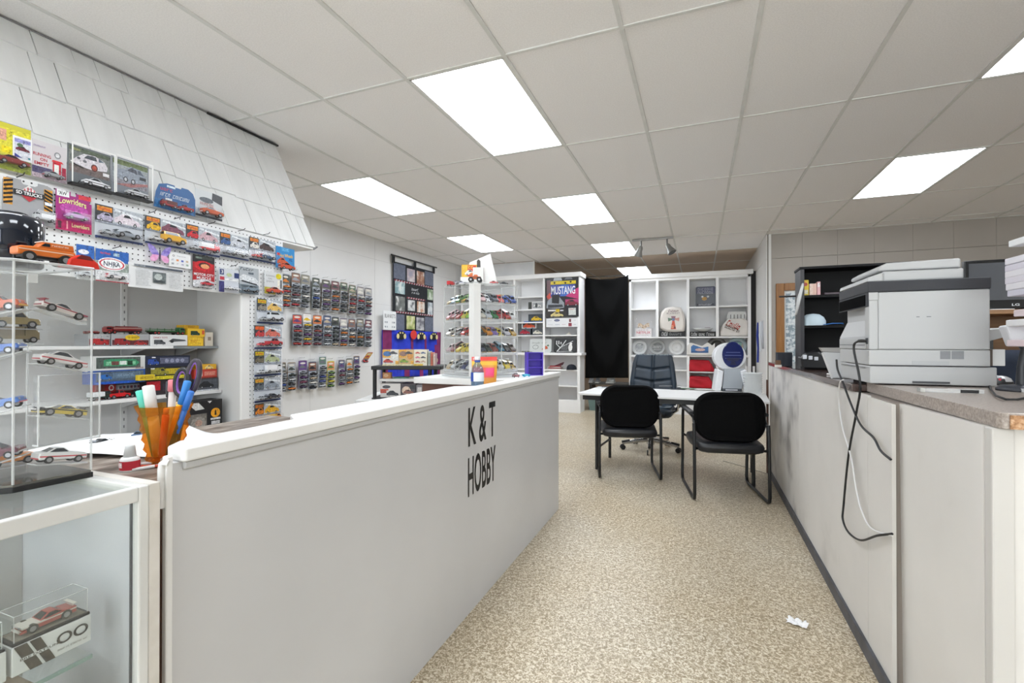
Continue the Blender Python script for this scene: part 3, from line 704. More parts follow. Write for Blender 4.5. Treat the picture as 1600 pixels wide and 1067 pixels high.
pack('logo_sheet', 'white payment logo sheet beside the paper butterfly', 264, 298, 396, 418, S_ + .001, '#e6e7e9',
     [('e', .2, .78, .05, .07, '#3a3c40'), ('e', .2, .78, .03, .045, '#e6e7e9'), ('t', 'Square', .55, .78, .4, .1, '#8a8c92')] + [('r', x, z, x + .11, z + .13, c) for x, z, c in ((.1, .42, '#c9ccd2'), (.32, .42, '#d88a5a'), (.54, .4, '#5a6ab4'), (.76, .42, '#c8b49a'), (.1, .16, '#a9adb4'), (.32, .16, '#d6d6da'), (.54, .16, '#c4c6d8'), (.76, .16, '#9ab0a0'))])
pack('foil_bag', 'black and red bag reading MOTOR CITY MUSCLE', 301, 335, 400, 449, S_, '#1c1c20',
     [('r', 0, .2, 1, .78, '#a81c24'), ('e', .5, .68, .44, .16, '#c42028'), ('e', .52, .69, .26, .1, '#3a1a18'), ('e', .55, .67, .2, .075, '#e09a6a'), ('r', .1, .88, .9, .97, '#3c403c'), ('r', .12, .9, .4, .95, '#7a8a7e'), ('t', 'MOTOR CITY', .5, .4, .92, .085, '#eceef0', {'bold': True}), ('t', 'MUSCLE', .5, .29, .66, .085, '#eceef0', {'bold': True}), ('p', [(0, 0), (1, 0), (1, .2), (.5, .26), (0, .2)], '#cfd2d6')],
     (.06, .02, .94, .2, .022), [('coupe', '#c02c3a', '#d8d8d8', False, .6, .05, .55, False)])
pack('carded_car', 'white and navy card with two small white cars', 342, 373, 420, 457, S_, '#c9cdd4',
     [('r', 0, 0, .26, .45, '#3c3a72'), ('r', .04, .72, .24, .95, '#2c3a6c'), ('r', .76, .64, 1, .86, '#2c3a6c'), ('e', .5, .74, .14, .08, '#b8c49a'), ('r', .04, .5, .26, .64, '#b83a48'), ('r', .3, .5, 1, .58, '#e6e8ea'), ('t', '3', .14, .84, .1, .14, '#e8e8ea')],
     (.2, .06, .98, .44, .03), [('coupe', '#e2e2e4', '#30304a', False, .42, .12, .38, False), ('coupe', '#e2e2e4', '#30304a', False, .8, .12, .36, False)])
pack('carded_car', 'grey card with a pictured chrome car front and slate blue car', 374, 404, 418, 459, S_, '#aab0b6',
     [('r', 0, .0, 1, .34, '#74828c'), ('p', [(.0, .62), (.2, .72), (.8, .64), (1, .5), (1, .36), (.3, .42), (0, .5)], '#d4d8dc'), ('p', [(.1, .5), (.9, .4), (.96, .34), (.1, .44)], '#2c3036'), ('t', '~Chevy', .4, .92, .7, .1, '#33383e', {'skew': .3}), ('r', .45, .74, .72, .82, '#5c6670'), ('r', .1, .24, .9, .32, '#4c5860')],
     (.04, .02, .96, .32, .032), [('muscle', '#7c8c98', '#cfd4d8', False, .52, .06, .74, False)])
pack('carded_car', 'white and yellow card with a round yellow badge above the column of packs', 413, 441, 425, 462, S_, '#cfd2d4',
     [('t', 'RUNNING', .34, .82, .5, .07, '#7a7c84'), ('t', 'ON', .3, .7, .2, .07, '#7a7c84'), ('t', 'EMPTY', .32, .58, .42, .07, '#7a7c84'), ('e', .78, .84, .16, .12, '#d8c61c'), ('r', .72, .36, .84, .68, '#e8e4d4'), ('r', .88, .34, .96, .7, '#44484c'), ('r', 0, .06, .6, .34, '#b8b03c')],
     (.05, .02, 1.0, .3, .03), [('coupe', '#c85a3a', '#c8343c', True, .5, .07, .84, False)])
# column of packs down the side board
col = [(401, 442, 468, 506, 'topmost pack of the column beside the alcove, white van with yellow logo', '#8a8478', '#d8b060', ('van', '#d8dce0', '#5a6068', False, '#a8acb0'), '#c8b424'),
       (397, 440, 509, 545, 'second pack from the top of the column, bright red trucks', '#b83a3c', '#c86a5c', ('pickup', '#b8242c', '#3a3a3a', False, '#c43038'), '#d86a2c'),
       (397, 439, 548, 587, 'third pack from the top of the column, white lorry with yellow logo', '#6a6452', '#a8b088', ('truck', '#d4d6d8', '#e6e6e8', False, '#c0c4c8'), '#c8b824'),
       (397, 438, 590, 627, 'fourth pack from the top of the column, dark slim racer', '#5c646c', '#8a929c', ('racer', '#3c4048', '#8a8f96', False, '#9aa0a6'), '#d8b43c'),
       (397, 438, 629, 664, 'lowest pack of the column just above the counter, orange and yellow vehicles', '#c87a2c', '#d0a032', ('truck', '#d08428', '#d8b038', False, '#5a6068'), '#b87a30')]
for u0, u1, vt, vb, lab, c1, c2, veh, top in col: transport(u0, u1, vt, vb, lab, c1, c2, veh, top)
# hooks
for u, v in ((26, 277), (112, 289), (232, 333), (272, 342), (325, 350), (372, 361), (411, 367), (360, 416), (318, 399), (176, 388), (420, 464), (420, 507), (420, 547), (420, 589)):
    p = at(u, v, X=PX)
    MB().tube([(PX, p.y, p.z), (PX + .05, p.y, p.z + .004), (PX + .06, p.y, p.z + .012)], .002, 6).build('peg_hook', C('#2a2a2c', .4), peg)
# ================================================================== toys in the alcove
def carton(name, label, u0, u1, vt, vb, depth, col, shapes=(), X=None, Y=None, cat='box', group=None, zb=None, top=None, rz=None, window=None):
    um = (u0 + u1) / 2; vm = (vt + vb) / 2
    k = {'X': X} if X is not None else {'Y': Y}
    a, b_, tp, bt = at(u0, vm, **k), at(u1, vm, **k), at(um, vt, **k), at(um, vb, **k)
    w = (b_ - a).length; z0 = bt.z if zb is None else zb; h = tp.z - z0
    c = (a + b_) / 2
    t = thing(name, label, cat, (c.x, c.y, z0), (math.pi / 2 if X is not None else 0) if rz is None else rz, group)
    cb = MB().box(-w / 2, w / 2, 0, depth, 0, h).build('carton', C(col, .5) if isinstance(col, str) else col, t, bevel=.0012, seg=1)
    if shapes: printed(cb, w, h, shapes, -.0006)
    if window:
        x0, z0_, x1, z1, cars = window
        MB().box((x0 - .5) * w, (x1 - .5) * w, -.0022, -.0016, z0_ * h, z1 * h).build('window_film', BLISTER, t)
    return t
AX = -2.80
Z1, Z2 = 1.2085, .9345
def zat(u, v, X): return at(u, v, X=X).z
red_tank = 'red toy tanker truck standing on the box with the yellow oval'
def lorry(label, u0, u1, X, z, cab, tank, kind):
    a, b_ = at(u0, 530, X=X), at(u1, 530, X=X); L = b_.y - a.y
    t = thing('toy_truck', label, 'toy truck', (X - .03, (a.y + b_.y) / 2, z), math.pi / 2 if kind == 'tanker' else math.pi / 2)
    hw = .11 * L; r = .052 * L
    s = -1 if kind == 'tanker' else 1        # cab to the left or to the right
    MB().prism([(s * .5 * L, .05 * L), (s * .5 * L, .17 * L), (s * .46 * L, .22 * L), (s * .34 * L, .23 * L), (s * .33 * L, .05 * L)], 'y', -hw, hw).build('cab', C(cab, .3, 0, .4), t, bevel=.003)
    MB().box(s * .485 * L, s * .36 * L, -hw * 1.02, hw * 1.02, .14 * L, .19 * L).build('windows', WINDOW, t)
    MB().box(-s * .48 * L, s * .34 * L, -hw * .7, hw * .7, .05 * L, .085 * L).build('chassis', C('#2a1a1a', .5), t)
    if kind == 'tanker':
        mb = MB(); n = 14
        rings = [[(xx * L * s, hw * kk * math.cos(q * 2 * math.pi / n), .15 * L + .075 * L * kk * math.sin(q * 2 * math.pi / n)) for q in range(n)] for xx, kk in ((.31, .7), (.3, 1), (-.47, 1), (-.49, .7))]
        mb.ring(rings, 0); mb.box(-.47 * L * s, .3 * L * s, -hw * 1.04, hw * 1.04, .175 * L, .19 * L, 1)
        mb.box(-.4 * L * s, .2 * L * s, -.02 * L, .02 * L, .22 * L, .24 * L, 0); mb.build('tank', [C(tank, .3, 0, .4), C('#c0a8a0', .4)], t)
    else:
        mb = MB().box(-s * .5 * L, s * .3 * L, -hw, hw, .085 * L, .12 * L)
        for q in range(5): mb.box(-s * .5 * L + s * q * .2 * L - .008 * L, -s * .5 * L + s * q * .2 * L + .008 * L, -hw, -hw + .006 * L, .12 * L, .19 * L)
        mb.box(-s * .5 * L, s * .3 * L, -hw, -hw + .004 * L, .15 * L, .165 * L).box(-s * .5 * L, s * .3 * L, hw - .004 * L, hw, .15 * L, .165 * L)
        mb.build('flatbed', C(tank, .4), t)
    for xx in (.42, .28, -.26, -.36):
        for sg in (-1, 1):
            MB().cyl((s * xx * L, sg * hw * .75, r), (s * xx * L, sg * hw * 1.02, r), r, 12, 0).cyl((s * xx * L, sg * hw, r), (s * xx * L, sg * hw * 1.05, r), r * .5, 8, 1).build('wheel', [TIRE, C('#a8342c', .4)], t)
    return t
b1 = carton('toy_box', 'grey window box with red vehicles at the left end of the upper alcove shelf', 138, 172, 522, 541, .12, '#8d8f92', [('r', .04, .1, .96, .56, '#7a2022'), ('car', .5, .35, .8, .8, '#a82a2c', 'van'), ('r', 0, .62, 1, 1, '#9fa1a4')], X=AX, group='toy boxes in the alcove', zb=Z1)
b2 = carton('toy_box', 'long grey window box with a yellow oval and two red farm vehicles', 174, 233, 522, 539, .12, '#9a9c9f', [('r', .02, .08, .98, .5, '#5c2a2c'), ('car', .28, .32, .4, .9, '#8e2426', 'van'), ('car', .76, .26, .36, .8, '#a02c2e', 'coupe'), ('e', .54, .72, .2, .24, '#d8b424'), ('t', '~NEW HOLLAND', .54, .72, .26, .14, '#7a6a20')], X=AX, group='toy boxes in the alcove', zb=Z1)
b3 = carton('toy_box', 'white box printed with a black truck under the green flatbed toy', 235, 293, 523, 539, .12, '#d6d6d6', [('t', 'DINKY TOYS', .26, .74, .36, .16, '#a04a4a', {'bold': True}), ('car', .24, .3, .3, .8, '#4a4c50', 'van'), ('p', [(.46, .4), (.58, .66), (.92, .56), (.96, .44), (.6, .36)], '#4c4e50'), ('e', .56, .4, .05, .14, '#26282a')], X=AX, group='toy boxes in the alcove', zb=Z1)
lorry('dark red toy fire truck cut off by the display tower edge', 136, 161, AX, zat(155, 522, AX), '#7a1e20', '#8a2426', 'tanker')
lorry('red toy tanker truck with a pale stripe on the upper alcove shelf', 168, 226, AX, zat(203, 522, AX), '#8a2022', '#7e1c1e', 'tanker')
lorry('dark green toy flatbed truck on the white printed box', 236, 291, AX, zat(264, 523, AX), '#1f5a2c', '#24602f', 'flatbed')
GY = 'yellow toy boxes on the upper alcove shelf'
carton('toy_box', 'lower yellow toy box beside the white printed box', 294, 318, 526, 539.5, .1, '#d8ac24', [('r', .04, .1, .96, .9, '#e0b62c'), ('t', '~TOYS', .4, .5, .5, .3, '#c07a1c')], X=AX, group=GY, zb=Z1 - .002)
carton('toy_box', 'upper yellow toy box printed with a dark green van', 294, 320, 513.5, 526, .1, '#e0b428', [('car', .42, .4, .55, .9, '#1f3a28', 'van'), ('r', .82, .3, .96, .8, '#c8502c')], X=AX + .003, group=GY, zb=zat(306, 526, AX))
carton('toy_box', 'rear yellow toy box standing above the other yellow boxes', 288, 311, 508, 514, .07, '#d2a41e', [('t', '~TOYS', .5, .5, .5, .5, '#9a6a10')], X=AX - .03, group=GY, zb=zat(306, 513.5, AX))
carton('toy_box', 'small cream box at the right end of the upper alcove shelf', 321, 333, 519, 540, .08, '#c9c1b4', [('r', .3, .4, .7, .66, '#8a7a6a')], X=AX, group='toy boxes in the alcove', zb=1.2065)
# lower alcove shelf
G2 = 'toy boxes on the lower alcove shelf'
zb = Z2
zm1 = zat(187, 599, AX); zm2 = zat(187, 578, AX)
carton('toy_box', 'grey boxed bus set under the blue window box', 182, 232, 599, 622, .05, '#8b8c92', [('r', .04, .62, .96, .92, '#b4b6bc')] + [('r', .08 + q * .11, .66, .16 + q * .11, .86, '#6a3c48' if q % 2 else '#54586a') for q in range(8)] + [('r', 0, 0, 1, .5, '#5c2428')], X=AX - .07, group=G2, zb=Z2)
carton('toy_box', 'small red box with a white mark at the left of the lower alcove shelf', 150, 181, 600, 624, .05, '#a02a2a', [('r', .1, .5, .42, .95, '#7c4034'), ('e', .76, .72, .14, .2, '#e2d8d4'), ('e', .76, .72, .08, .12, '#c02c34')], X=AX - .07, group=G2, zb=Z2)
toy_parts('white toy truck at the front of the lower alcove shelf', 'truck', '#26302a', (AX - .025, at(160, 618, X=AX).y, Z2), math.pi / 2, .095, '#d8dadc')
toy_parts('bright red toy pickup on the lower alcove shelf', 'pickup', '#c02428', (AX - .03, at(190, 618, X=AX).y, Z2), math.pi / 2, .10, '#d0d0d0')
toy_parts('black toy pickup beside the bright red one on the lower alcove shelf', 'pickup', '#1c1e22', (AX - .03, at(218, 614, X=AX).y, Z2), math.pi / 2, .095, '#c8c8c8')
carton('toy_box', 'blue window box holding a blue truck, middle of the left stack', 147, 227, 578, 599, .1, '#1f4c9a', [('r', .04, .2, .96, .92, '#4a5a6c'), ('car', .2, .5, .26, .8, '#2c66b0', 'van'), ('r', .34, .4, .9, .8, '#5c7288'), ('t', '~POLICE', .6, .62, .3, .16, '#8aa0b8'), ('r', 0, 0, 1, .16, '#2456b4')], X=AX, group=G2, zb=zm1)
carton('toy_box', 'white framed window box with a green boat truck on top of the left stack', 144, 227, 556, 578, .1, '#c6c8c8', [('r', .07, .14, .9, .9, '#4c5652'), ('p', [(.2, .3), (.2, .72), (.3, .8), (.8, .74), (.88, .5), (.8, .26)], '#3a8a64'), ('r', .24, .36, .8, .62, '#7ab894'), ('r', .34, .36, .48, .62, '#6a4440'), ('r', .5, .38, .62, .64, '#d4dcd8'), ('r', .64, .34, .74, .64, '#22402f'), ('t', '~MAJOR', .88, .12, .16, .12, '#7a2a3c', {'bold': True})], X=AX, group=G2, zb=zm2)
zr1 = zat(262, 592, AX); zr2 = zat(262, 573, AX)
carton('toy_box', 'black box at the foot of the right stack on the lower alcove shelf', 229, 297, 592, 616, .1, '#2a2226', [('r', .0, .3, .3, .9, '#b02430'), ('r', .35, .2, .8, .7, '#3c3440')], X=AX - .01, group=G2, zb=Z2)
carton('toy_box', 'black and yellow window box in the right stack on the lower shelf', 228, 297, 573, 592, .1, '#1f2020', [('r', 0, .0, 1, .28, '#c8bc2c'), ('r', .42, .4, .96, .86, '#b8a42c'), ('r', .7, .46, .92, .8, '#5a5424'), ('car', .3, .6, .4, .8, '#8a8430', 'van'), ('r', .1, .84, .18, .94, '#d8d8d8')], X=AX, group=G2, zb=zr1)
carton('toy_box', 'navy window box with a blue car transporter topping the right stack', 228, 297, 556, 573, .1, '#1c2238', [('r', .3, .3, .96, .84, '#5a5e74'), ('car', .16, .45, .24, 1.0, '#2c4a98', 'van')] + [('e', .45 + q * .12, .56, .045, .18, '#8a8ea4') for q in range(4)] + [('r', .12, .84, .2, .94, '#d8d8e0')], X=AX, group=G2, zb=zr2)
carton('toy_box', 'narrow yellow box lying in front of the stacks', 217, 242, 585.5, 594, .03, '#d2b82c', [('t', '~MATCHBOX', .5, .5, .8, .4, '#7a5a1c')], X=AX + .03, group=G2, zb=zat(230, 594, AX + .03))
G3 = 'small toy boxes stacked at the right end of the lower shelf'
za, zbb = zat(321, 591, AX), zat(321, 577, AX)
carton('toy_box', 'clear-fronted box with a black car at the bottom of the small stack', 303, 341, 591, 611, .09, '#33363c', [('r', .03, .12, .97, .9, '#4c5058'), ('car', .5, .5, .62, .9, '#16181c', 'coupe'), ('r', 0, 0, 1, .1, '#b8bcc2')], X=AX, group=G3, zb=Z2)
carton('toy_box', 'red box with a white square in the small stack', 304, 339, 577, 591, .08, '#b43a2c', [('r', .12, .25, .34, .8, '#dfd8d4'), ('t', '~TOYS', .23, .52, .16, .3, '#3a2a28'), ('r', .42, .3, .92, .76, '#c87a6a'), ('r', 0, .0, 1, .14, '#7a2a20')], X=AX, group=G3, zb=za)
carton('toy_box', 'small yellow box on top of the small stack', 312, 338, 569, 577, .07, '#d8a628', [('car', .56, .45, .5, .9, '#e4c884', 'coupe')], X=AX, group=G3, zb=zbb)
# black box with an orange disc under the lower shelf
carton('toy_box', 'black box with an orange disc and a pictured wheel standing under the lower shelf', 290, 347, 626, 676, .1, '#1a1a1c', [('p', [(.06, .95), (.34, .95), (.5, .74), (.26, .72)], '#c6c6c4'), ('p', [(.58, .97), (.7, .97), (.64, .9)], '#d8d8d8'), ('r', .02, .06, .56, .6, '#6e6a64'), ('e', .34, .32, .2, .2, '#8a8680'), ('e', .34, .32, .1, .1, '#a88a7c'), ('e', .8, .58, .13, .15, '#e09a24'), ('p', [(.77, .5), (.83, .5), (.82, .64), (.8, .68), (.78, .64)], '#1a1410'), ('r', .66, .36, .94, .42, '#cfcfcf'), ('r', .68, .22, .92, .32, '#bdbdbd')], X=-2.70, cat='box', zb=.7005)

# ================================================================== carded cars on the left wall
WALL_L = bpy.data.objects['wall_left']
rng = random.Random(3)
_mini = {}
CARDC = ['#565b66', '#6c7078', '#82705e', '#787e88', '#665c70', '#4a5268', '#70645c', '#84847e', '#565e56', '#8c7c6e', '#4c4954', '#7a7076']
TOPC = ['#8a6454', '#b8b6b2', '#56607c', '#8c8676', '#a07c50', '#566c5a', '#74464f', '#6c7486', '#a4a8ae', '#484c44']
CARC = ['#23262c', '#c9ccd0', '#a82c30', '#2c4a90', '#6a6e76', '#b8a890', '#38403a', '#c8742c', '#5c3c6c', '#8e949c', '#e0dcd4', '#70363c']
def mini_mesh(cc, tc, pc):
    k = (cc, tc, pc)
    if k in _mini: return _mini[k]
    mb = MB(); w, h = .118, .165
    mb.prism([(-w / 2, 0), (w / 2, 0), (w / 2, h * .97), (w * .3, h), (-w * .3, h), (-w / 2, h * .97)], 'y', 0, .001, 0)
    mb.quad((-w * .46, -.0005, h * .36), (w * .46, -.0005, h * .36), (w * .46, -.0005, h * .92), (-w * .46, -.0005, h * .92), 1)
    mb.add([(w * .34 * math.cos(q * math.pi / 6), -.0008, h * .8 + h * .07 * math.sin(q * math.pi / 6)) for q in range(12)], [tuple(range(12))], 4)
    mb.add([(a * w * .8, -.0008, h * (.4 + b * .5)) for a, b in car_outline()], [tuple(range(17))], 2)
    mb.quad((-w * .46, -.0005, 0.002), (w * .46, -.0005, .002), (w * .46, -.0005, h * .3), (-w * .46, -.0005, h * .3), 5)
    L = .092
    pr_ = [(x * L, .008 + z * L) for x, z in CARK['coupe'][0]]
    mb.prism(pr_, 'y', -.030, -.006, 2)
    a, b, c, d, z0, z1 = CARK['coupe'][1]
    mb.prism([(a * L, .006 + z0 * L), (b * L, .008 + z1 * L), (c * L, .008 + z1 * L), (d * L, .006 + z0 * L)], 'y', -.0275, -.0085, 3)
    for xx in (-.29, .3): mb.cyl((xx * L, -.031, .013), (xx * L, -.005, .013), .0085, 8, 3)
    mb.box(-w * .46, w * .46, -.032, -.0005, .0, .003, 5)
    _mini[k] = mb.mesh('carded_car', [C(cc, .4), C(tc, .4), C(pc, .3, 0, .4), C('#15171a', .4), C('#d8d4cc', .4), C('#aab0b8', .35)])
    return _mini[k]
WX = XL + .012
R1 = [(441, 453, 428, 480), (455, 469, 426, 479), (470, 484, 429, 481), (488, 500, 434, 482), (503, 516, 437, 485), (517.5, 530, 439, 486), (531.5, 543, 441, 488), (545, 556, 445, 490), (558, 569, 448, 491), (570, 581, 450, 492.5)]
R2 = [(457, 472, 491, 540), (473, 487, 489, 540), (489, 503, 492, 540), (505, 518, 493, 540), (518.5, 530, 495, 540.5), (531, 543, 497, 541), (544, 555, 498, 541), (557, 568, 498, 541.5), (570, 581, 499.5, 542)]
R3 = [(440, 446.5, 566, 612), (449, 462, 566, 610), (466.5, 480, 563, 607), (482, 495, 565, 607.5), (498, 510, 556, 605), (511.5, 523, 564, 605), (529, 539, 562, 602), (541, 551, 560, 600), (552.5, 562, 556, 598)]
ROWN = ['top', 'middle', 'bottom']
SPECIAL = {(1, 1): 3, (1, 2): 4, (2, 4): 0, (2, 5): 0}
for ri, row in enumerate((R1, R2, R3)):
    for ci_, (u0, u1, vt, vb) in enumerate(row):
        xx = WX + .045
        a, b_ = at(u0, (vt + vb) / 2, X=xx), at(u1, (vt + vb) / 2, X=xx); um = (u0 + u1) / 2
        zt, zb = at(um, vt, X=xx).z, at(um, vb, X=xx).z
        w = (b_.y - a.y) * .96; yc = (a.y + b_.y) / 2; tot = zt - zb
        n = 5 if tot > .34 else 4
        sp = (tot - .165) / (n - 1)
        base = rng.choice(CARDC); top = rng.choice(TOPC); pal = rng.sample(CARC, 3)
        if (ri, ci_) == (2, 5): base, top, pal = '#c8c04a', '#d88a6a', ['#8a9a3c', '#c8b83a', '#5c7c3c']
        if (ri, ci_) == (2, 4): base, top, pal = '#c4c8d0', '#5c7a6c', ['#3c4c8c', '#4c5a98', '#c8ccd4']
        if (ri, ci_) == (2, 2): base, top, pal = '#6a5078', '#5c3c80', ['#4c2c60', '#7a3c58', '#3a2c4c']
        if (ri, ci_) == (1, 2): base, top, pal = '#8c7a74', '#d8783c', ['#8a3c34', '#4c3c5c', '#6a5a48']
        if (ri, ci_) == (1, 0): base, top, pal = '#6c6a70', '#c84a34', ['#2c2e34', '#a83a34', '#c4c4c8']
        if (ri, ci_) == (1, 1): base, top, pal = '#9a9490', '#e2dfe2', ['#2c7ca8', '#d8b428', '#3a3c40']
        for k in range(n):
            o = place(mini_mesh(base, top if k == 0 else base, pal[(k + ci_) % 3] if rng.random() < .75 else rng.choice(CARC)), 'carded_car', None,
                      (xx - k * .004 - rng.uniform(0, .002), yc + rng.uniform(-.003, .003), zt - .165 - k * sp), math.pi / 2)
            o.scale = (w / .118, 1, 1)
            lab = 'carded car, %s from top, %s column from left, %s row on left wall' % (ORD[k], ORD[ci_], ROWN[ri])
            tag(o, lab, 'toy car', 'carded cars hanging on the left wall')
        MB().tube([(XL, yc, zt + .03), (xx + .02, yc, zt + .03), (xx + .03, yc, zt + .04)], .0025, 6).build('wall_hook', C('#d2d2d2', .3, .4), WALL_L)
# tilted loose card at the end of the bottom row
p = at(569, 559, X=WX + .06)
o = place(mini_mesh('#b84a5c', '#e0b83a', '#c03a44'), 'carded_car', None, (p.x, p.y, p.z - .05), rot=(0, -.0, math.pi / 2)); o.rotation_euler = (0, .0, math.pi / 2)
o.rotation_mode = 'XYZ'; o.rotation_euler = (.7, 0, math.pi / 2)
tag(o, 'tilted yellow and pink carded car at the end of the bottom wall row', 'toy car', 'carded cars hanging on the left wall')
# seams of the painted wall
for z in (.9, 1.8, 2.44):
    MB().box(XL, XL + .0015, 2.8, YF, z - .002, z + .002).build('wall_seam', C('#c4c4c4', .7), WALL_L)
for y in (3.2, 4.42, 5.64, 6.86, 8.08):
    MB().box(XL, XL + .0015, y - .002, y + .002, 0, CEIL).build('wall_seam', C('#cccccc', .7), WALL_L)

# ================================================================== wall quilt, blanket, sign
QX = XL + .03
qa, qb = at(614, 400, X=QX), at(677, 419, X=QX)
qz1 = (at(616, 409, X=QX).z + at(676, 424, X=QX).z) / 2; qz0 = at(676, 520, X=QX).z
W = qb.y - qa.y; Hq = qz1 - qz0
t = thing('photo_quilt', 'black and grey wall quilt with sewn-on photographs hanging from a rod', 'wall hanging', (QX, (qa.y + qb.y) / 2, qz0), math.pi / 2)
M_black_cloth = noisy('black_cloth', [(.3, '#17191d'), (.7, '#20242a')], 20, .85, .1, 200)
M_grey_cloth = noisy('grey_cloth', [(.3, '#5a6070'), (.7, '#6c7284')], 30, .85, .1, 200)
MB().grid(lambda p, q: ((p - .5) * W, .004 * math.sin(p * 14) * (1 - q), q * Hq), 30, 16).build('quilt_cloth', M_black_cloth, t, thick=.006)
qy = -.008
def patch(name, x0, z0, x1, z1, m, y=qy):
    return MB().box((x0 - .5) * W, (x1 - .5) * W, y, y + .004, z0 * Hq, z1 * Hq).build(name, m, t)
for x0, z0, x1, z1 in ((.01, .76, .27, .98), (.76, .76, .99, .98), (.03, .02, .25, .25), (.76, .02, .99, .25)):
    patch('grey_patch', x0, z0, x1, z1, M_grey_cloth)
PH = [(.31, .76, .5, .95, '#9a98a8', '#b8a8ac'), (.55, .75, .74, .95, '#8a5a48', '#b08a74'), (.04, .55, .26, .73, '#7a9aa0', '#c6d2d2'), (.83, .53, .98, .7, '#7a9070', '#c2ccbc'), (.05, .3, .26, .51, '#5c605e', '#7a7e7c'),
      (.33, .32, .5, .48, '#4c5058', '#c4c6c8'), (.56, .31, .75, .48, '#b8886c', '#d8d4cc'), (.84, .29, .97, .49, '#8a96a0', '#c8ced2'), (.3, .04, .5, .24, '#8a9a54', '#c8c890'), (.54, .03, .74, .23, '#6c6c74', '#b0b0b4')]
for k, (x0, z0, x1, z1, c0, c1) in enumerate(PH):
    patch('photo_patch', x0, z0, x1, z1, noisy('photo_%d' % k, [(.4, c0), (.55, c1), (.7, '#d8d8d6')], 9, .5))
for x0, x1, z in ((.02, .98, .735), (.3, .76, .51), (.05, .98, .28)):
    mb = MB()
    n = int((x1 - x0) * 34)
    for q in range(n):
        xa = (x0 + (x1 - x0) * q / n - .5) * W; d = (x1 - x0) / n * W
        mb.add([(xa, qy - .001, (z - .012) * Hq), (xa + d * .8, qy - .001, (z - .012) * Hq), (xa + d * 1.2, qy - .001, (z + .012) * Hq), (xa + d * .4, qy - .001, (z + .012) * Hq)], [(0, 1, 2, 3)], q % 2)
    mb.build('candy_stripe_band', [C('#8a3040', .8), C('#b8a8ac', .8)], t)
mb = MB(); letters(mb, '~Forever', 0.0, .65 * Hq, .17 * W, .04 * Hq, qy - .002, skew=.3); letters(mb, '~in our hearts', .02, .6 * Hq, .19 * W, .035 * Hq, qy - .002, skew=.3)
mb.build('lettering', C('#c8ccd0', .7), t)
for x0 in (.0, .5, 1.0):
    MB().box((x0 - .5) * W - .035, (x0 - .5) * W + .035, -.012, -.006, Hq - .03, Hq + .09).build('hanging_tab', M_black_cloth, t)
MB().cyl((-W / 2 - .07, -.02, Hq + .085), (W / 2 + .08, -.02, Hq + .085), .012, 10).build('hanging_rod', C('#1b1c20', .4), t)
# blanket on the wall below
BX = XL + .05
a, b_ = at(598, 550, X=BX), at(688, 550, X=BX); zt, zb = at(640, 517, X=BX).z, at(640, 590, X=BX).z
W2, H2 = b_.y - a.y, zt - zb
t = thing('fleece_blanket', 'bright blue and maroon blanket with black and cream figures hung on the wall', 'blanket', (BX, (a.y + b_.y) / 2, zb), math.pi / 2)
MB().grid(lambda p, q: ((p - .5) * W2, .02 * math.sin(p * 26) * (1.2 - q) + .012 * math.sin(p * 11 + 1), q * H2), 60, 12).build('blanket_cloth', noisy('blue_fleece', [(.3, '#1c2fb0'), (.7, '#2a40c8')], 8, .9, .2, 150), t, thick=.008)
M_maroon = noisy('maroon_fleece', [(.3, '#6a1f50'), (.7, '#842a64')], 8, .9, .2, 150)
for x0, x1, z0, z1, mi in ((0, .09, 0, 1, 0), (.09, .13, .5, 1, 0), (.33, .39, 0, .62, 0), (.42, .47, .55, .85, 0), (.6, .645, 0, .6, 0), (.68, .72, .55, .9, 0), (.9, 1, 0, 1, 0), (.86, .9, .2, .7, 0)):
    MB().grid(lambda p, q: ((x0 + (x1 - x0) * p - .5) * W2, .02 * math.sin((x0 + (x1 - x0) * p) * 26) * (1.2 - (z0 + (z1 - z0) * q)) + .012 * math.sin((x0 + (x1 - x0) * p) * 11 + 1) - .008, (z0 + (z1 - z0) * q) * H2), 6, 8).build('maroon_band', M_maroon, t)
def blob(cx, cz, rx, rz_, mi, y): mb.add([((cx - .5) * W2 + rx * W2 * math.cos(q * math.pi / 7), y, cz * H2 + rz_ * H2 * math.sin(q * math.pi / 7)) for q in range(14)], [tuple(range(14))], mi)
for cx in (.24, .58, .82):
    for cz in (.9, .36):
        mb = MB()
        blob(cx, cz, .07, .09, 0, -.05)
        for s_ in (-1, 1): blob(cx + s_ * .055, cz - .02, .022, .055, 1, -.0505); blob(cx + s_ * .02, cz + .05, .012, .02, 1, -.051)
        mb.build('printed_figure', [C('#17181c', .9), C('#d8cc94', .9), C('#c8342c', .8)], t)
mb = MB(); blob(.44, .92, .055, .1, 0, -.052)
mb.build('red_figure', C('#c8342c', .8), t)
# sign
sx = XL + .08
a, b_ = at(599, 500, X=sx), at(619, 500, X=sx); zt, zb = at(609, 486, X=sx).z, at(609, 515.5, X=sx).z
t = thing('blankets_sign', 'white hand-lettered sign reading BLANKETS taped over the quilt corner', 'sign', (sx, (a.y + b_.y) / 2, zb), math.pi / 2)
w, h = b_.y - a.y, zt - zb
MB().box(-w / 2, w / 2, 0, .004, 0, h).build('sign_card', C('#e2e4e6', .6), t)
printed(t, w, h, [('t', 'BLANKETS', .52, .74, .84, .2, '#3a3d44')] + [('r', x, z, x + ww, z + .09, '#9aa0a8') for x, z, ww in ((.1, .36, .08), (.22, .36, .1), (.66, .36, .06), (.76, .36, .14), (.1, .12, .1), (.26, .12, .06), (.64, .12, .08), (.78, .12, .12))])

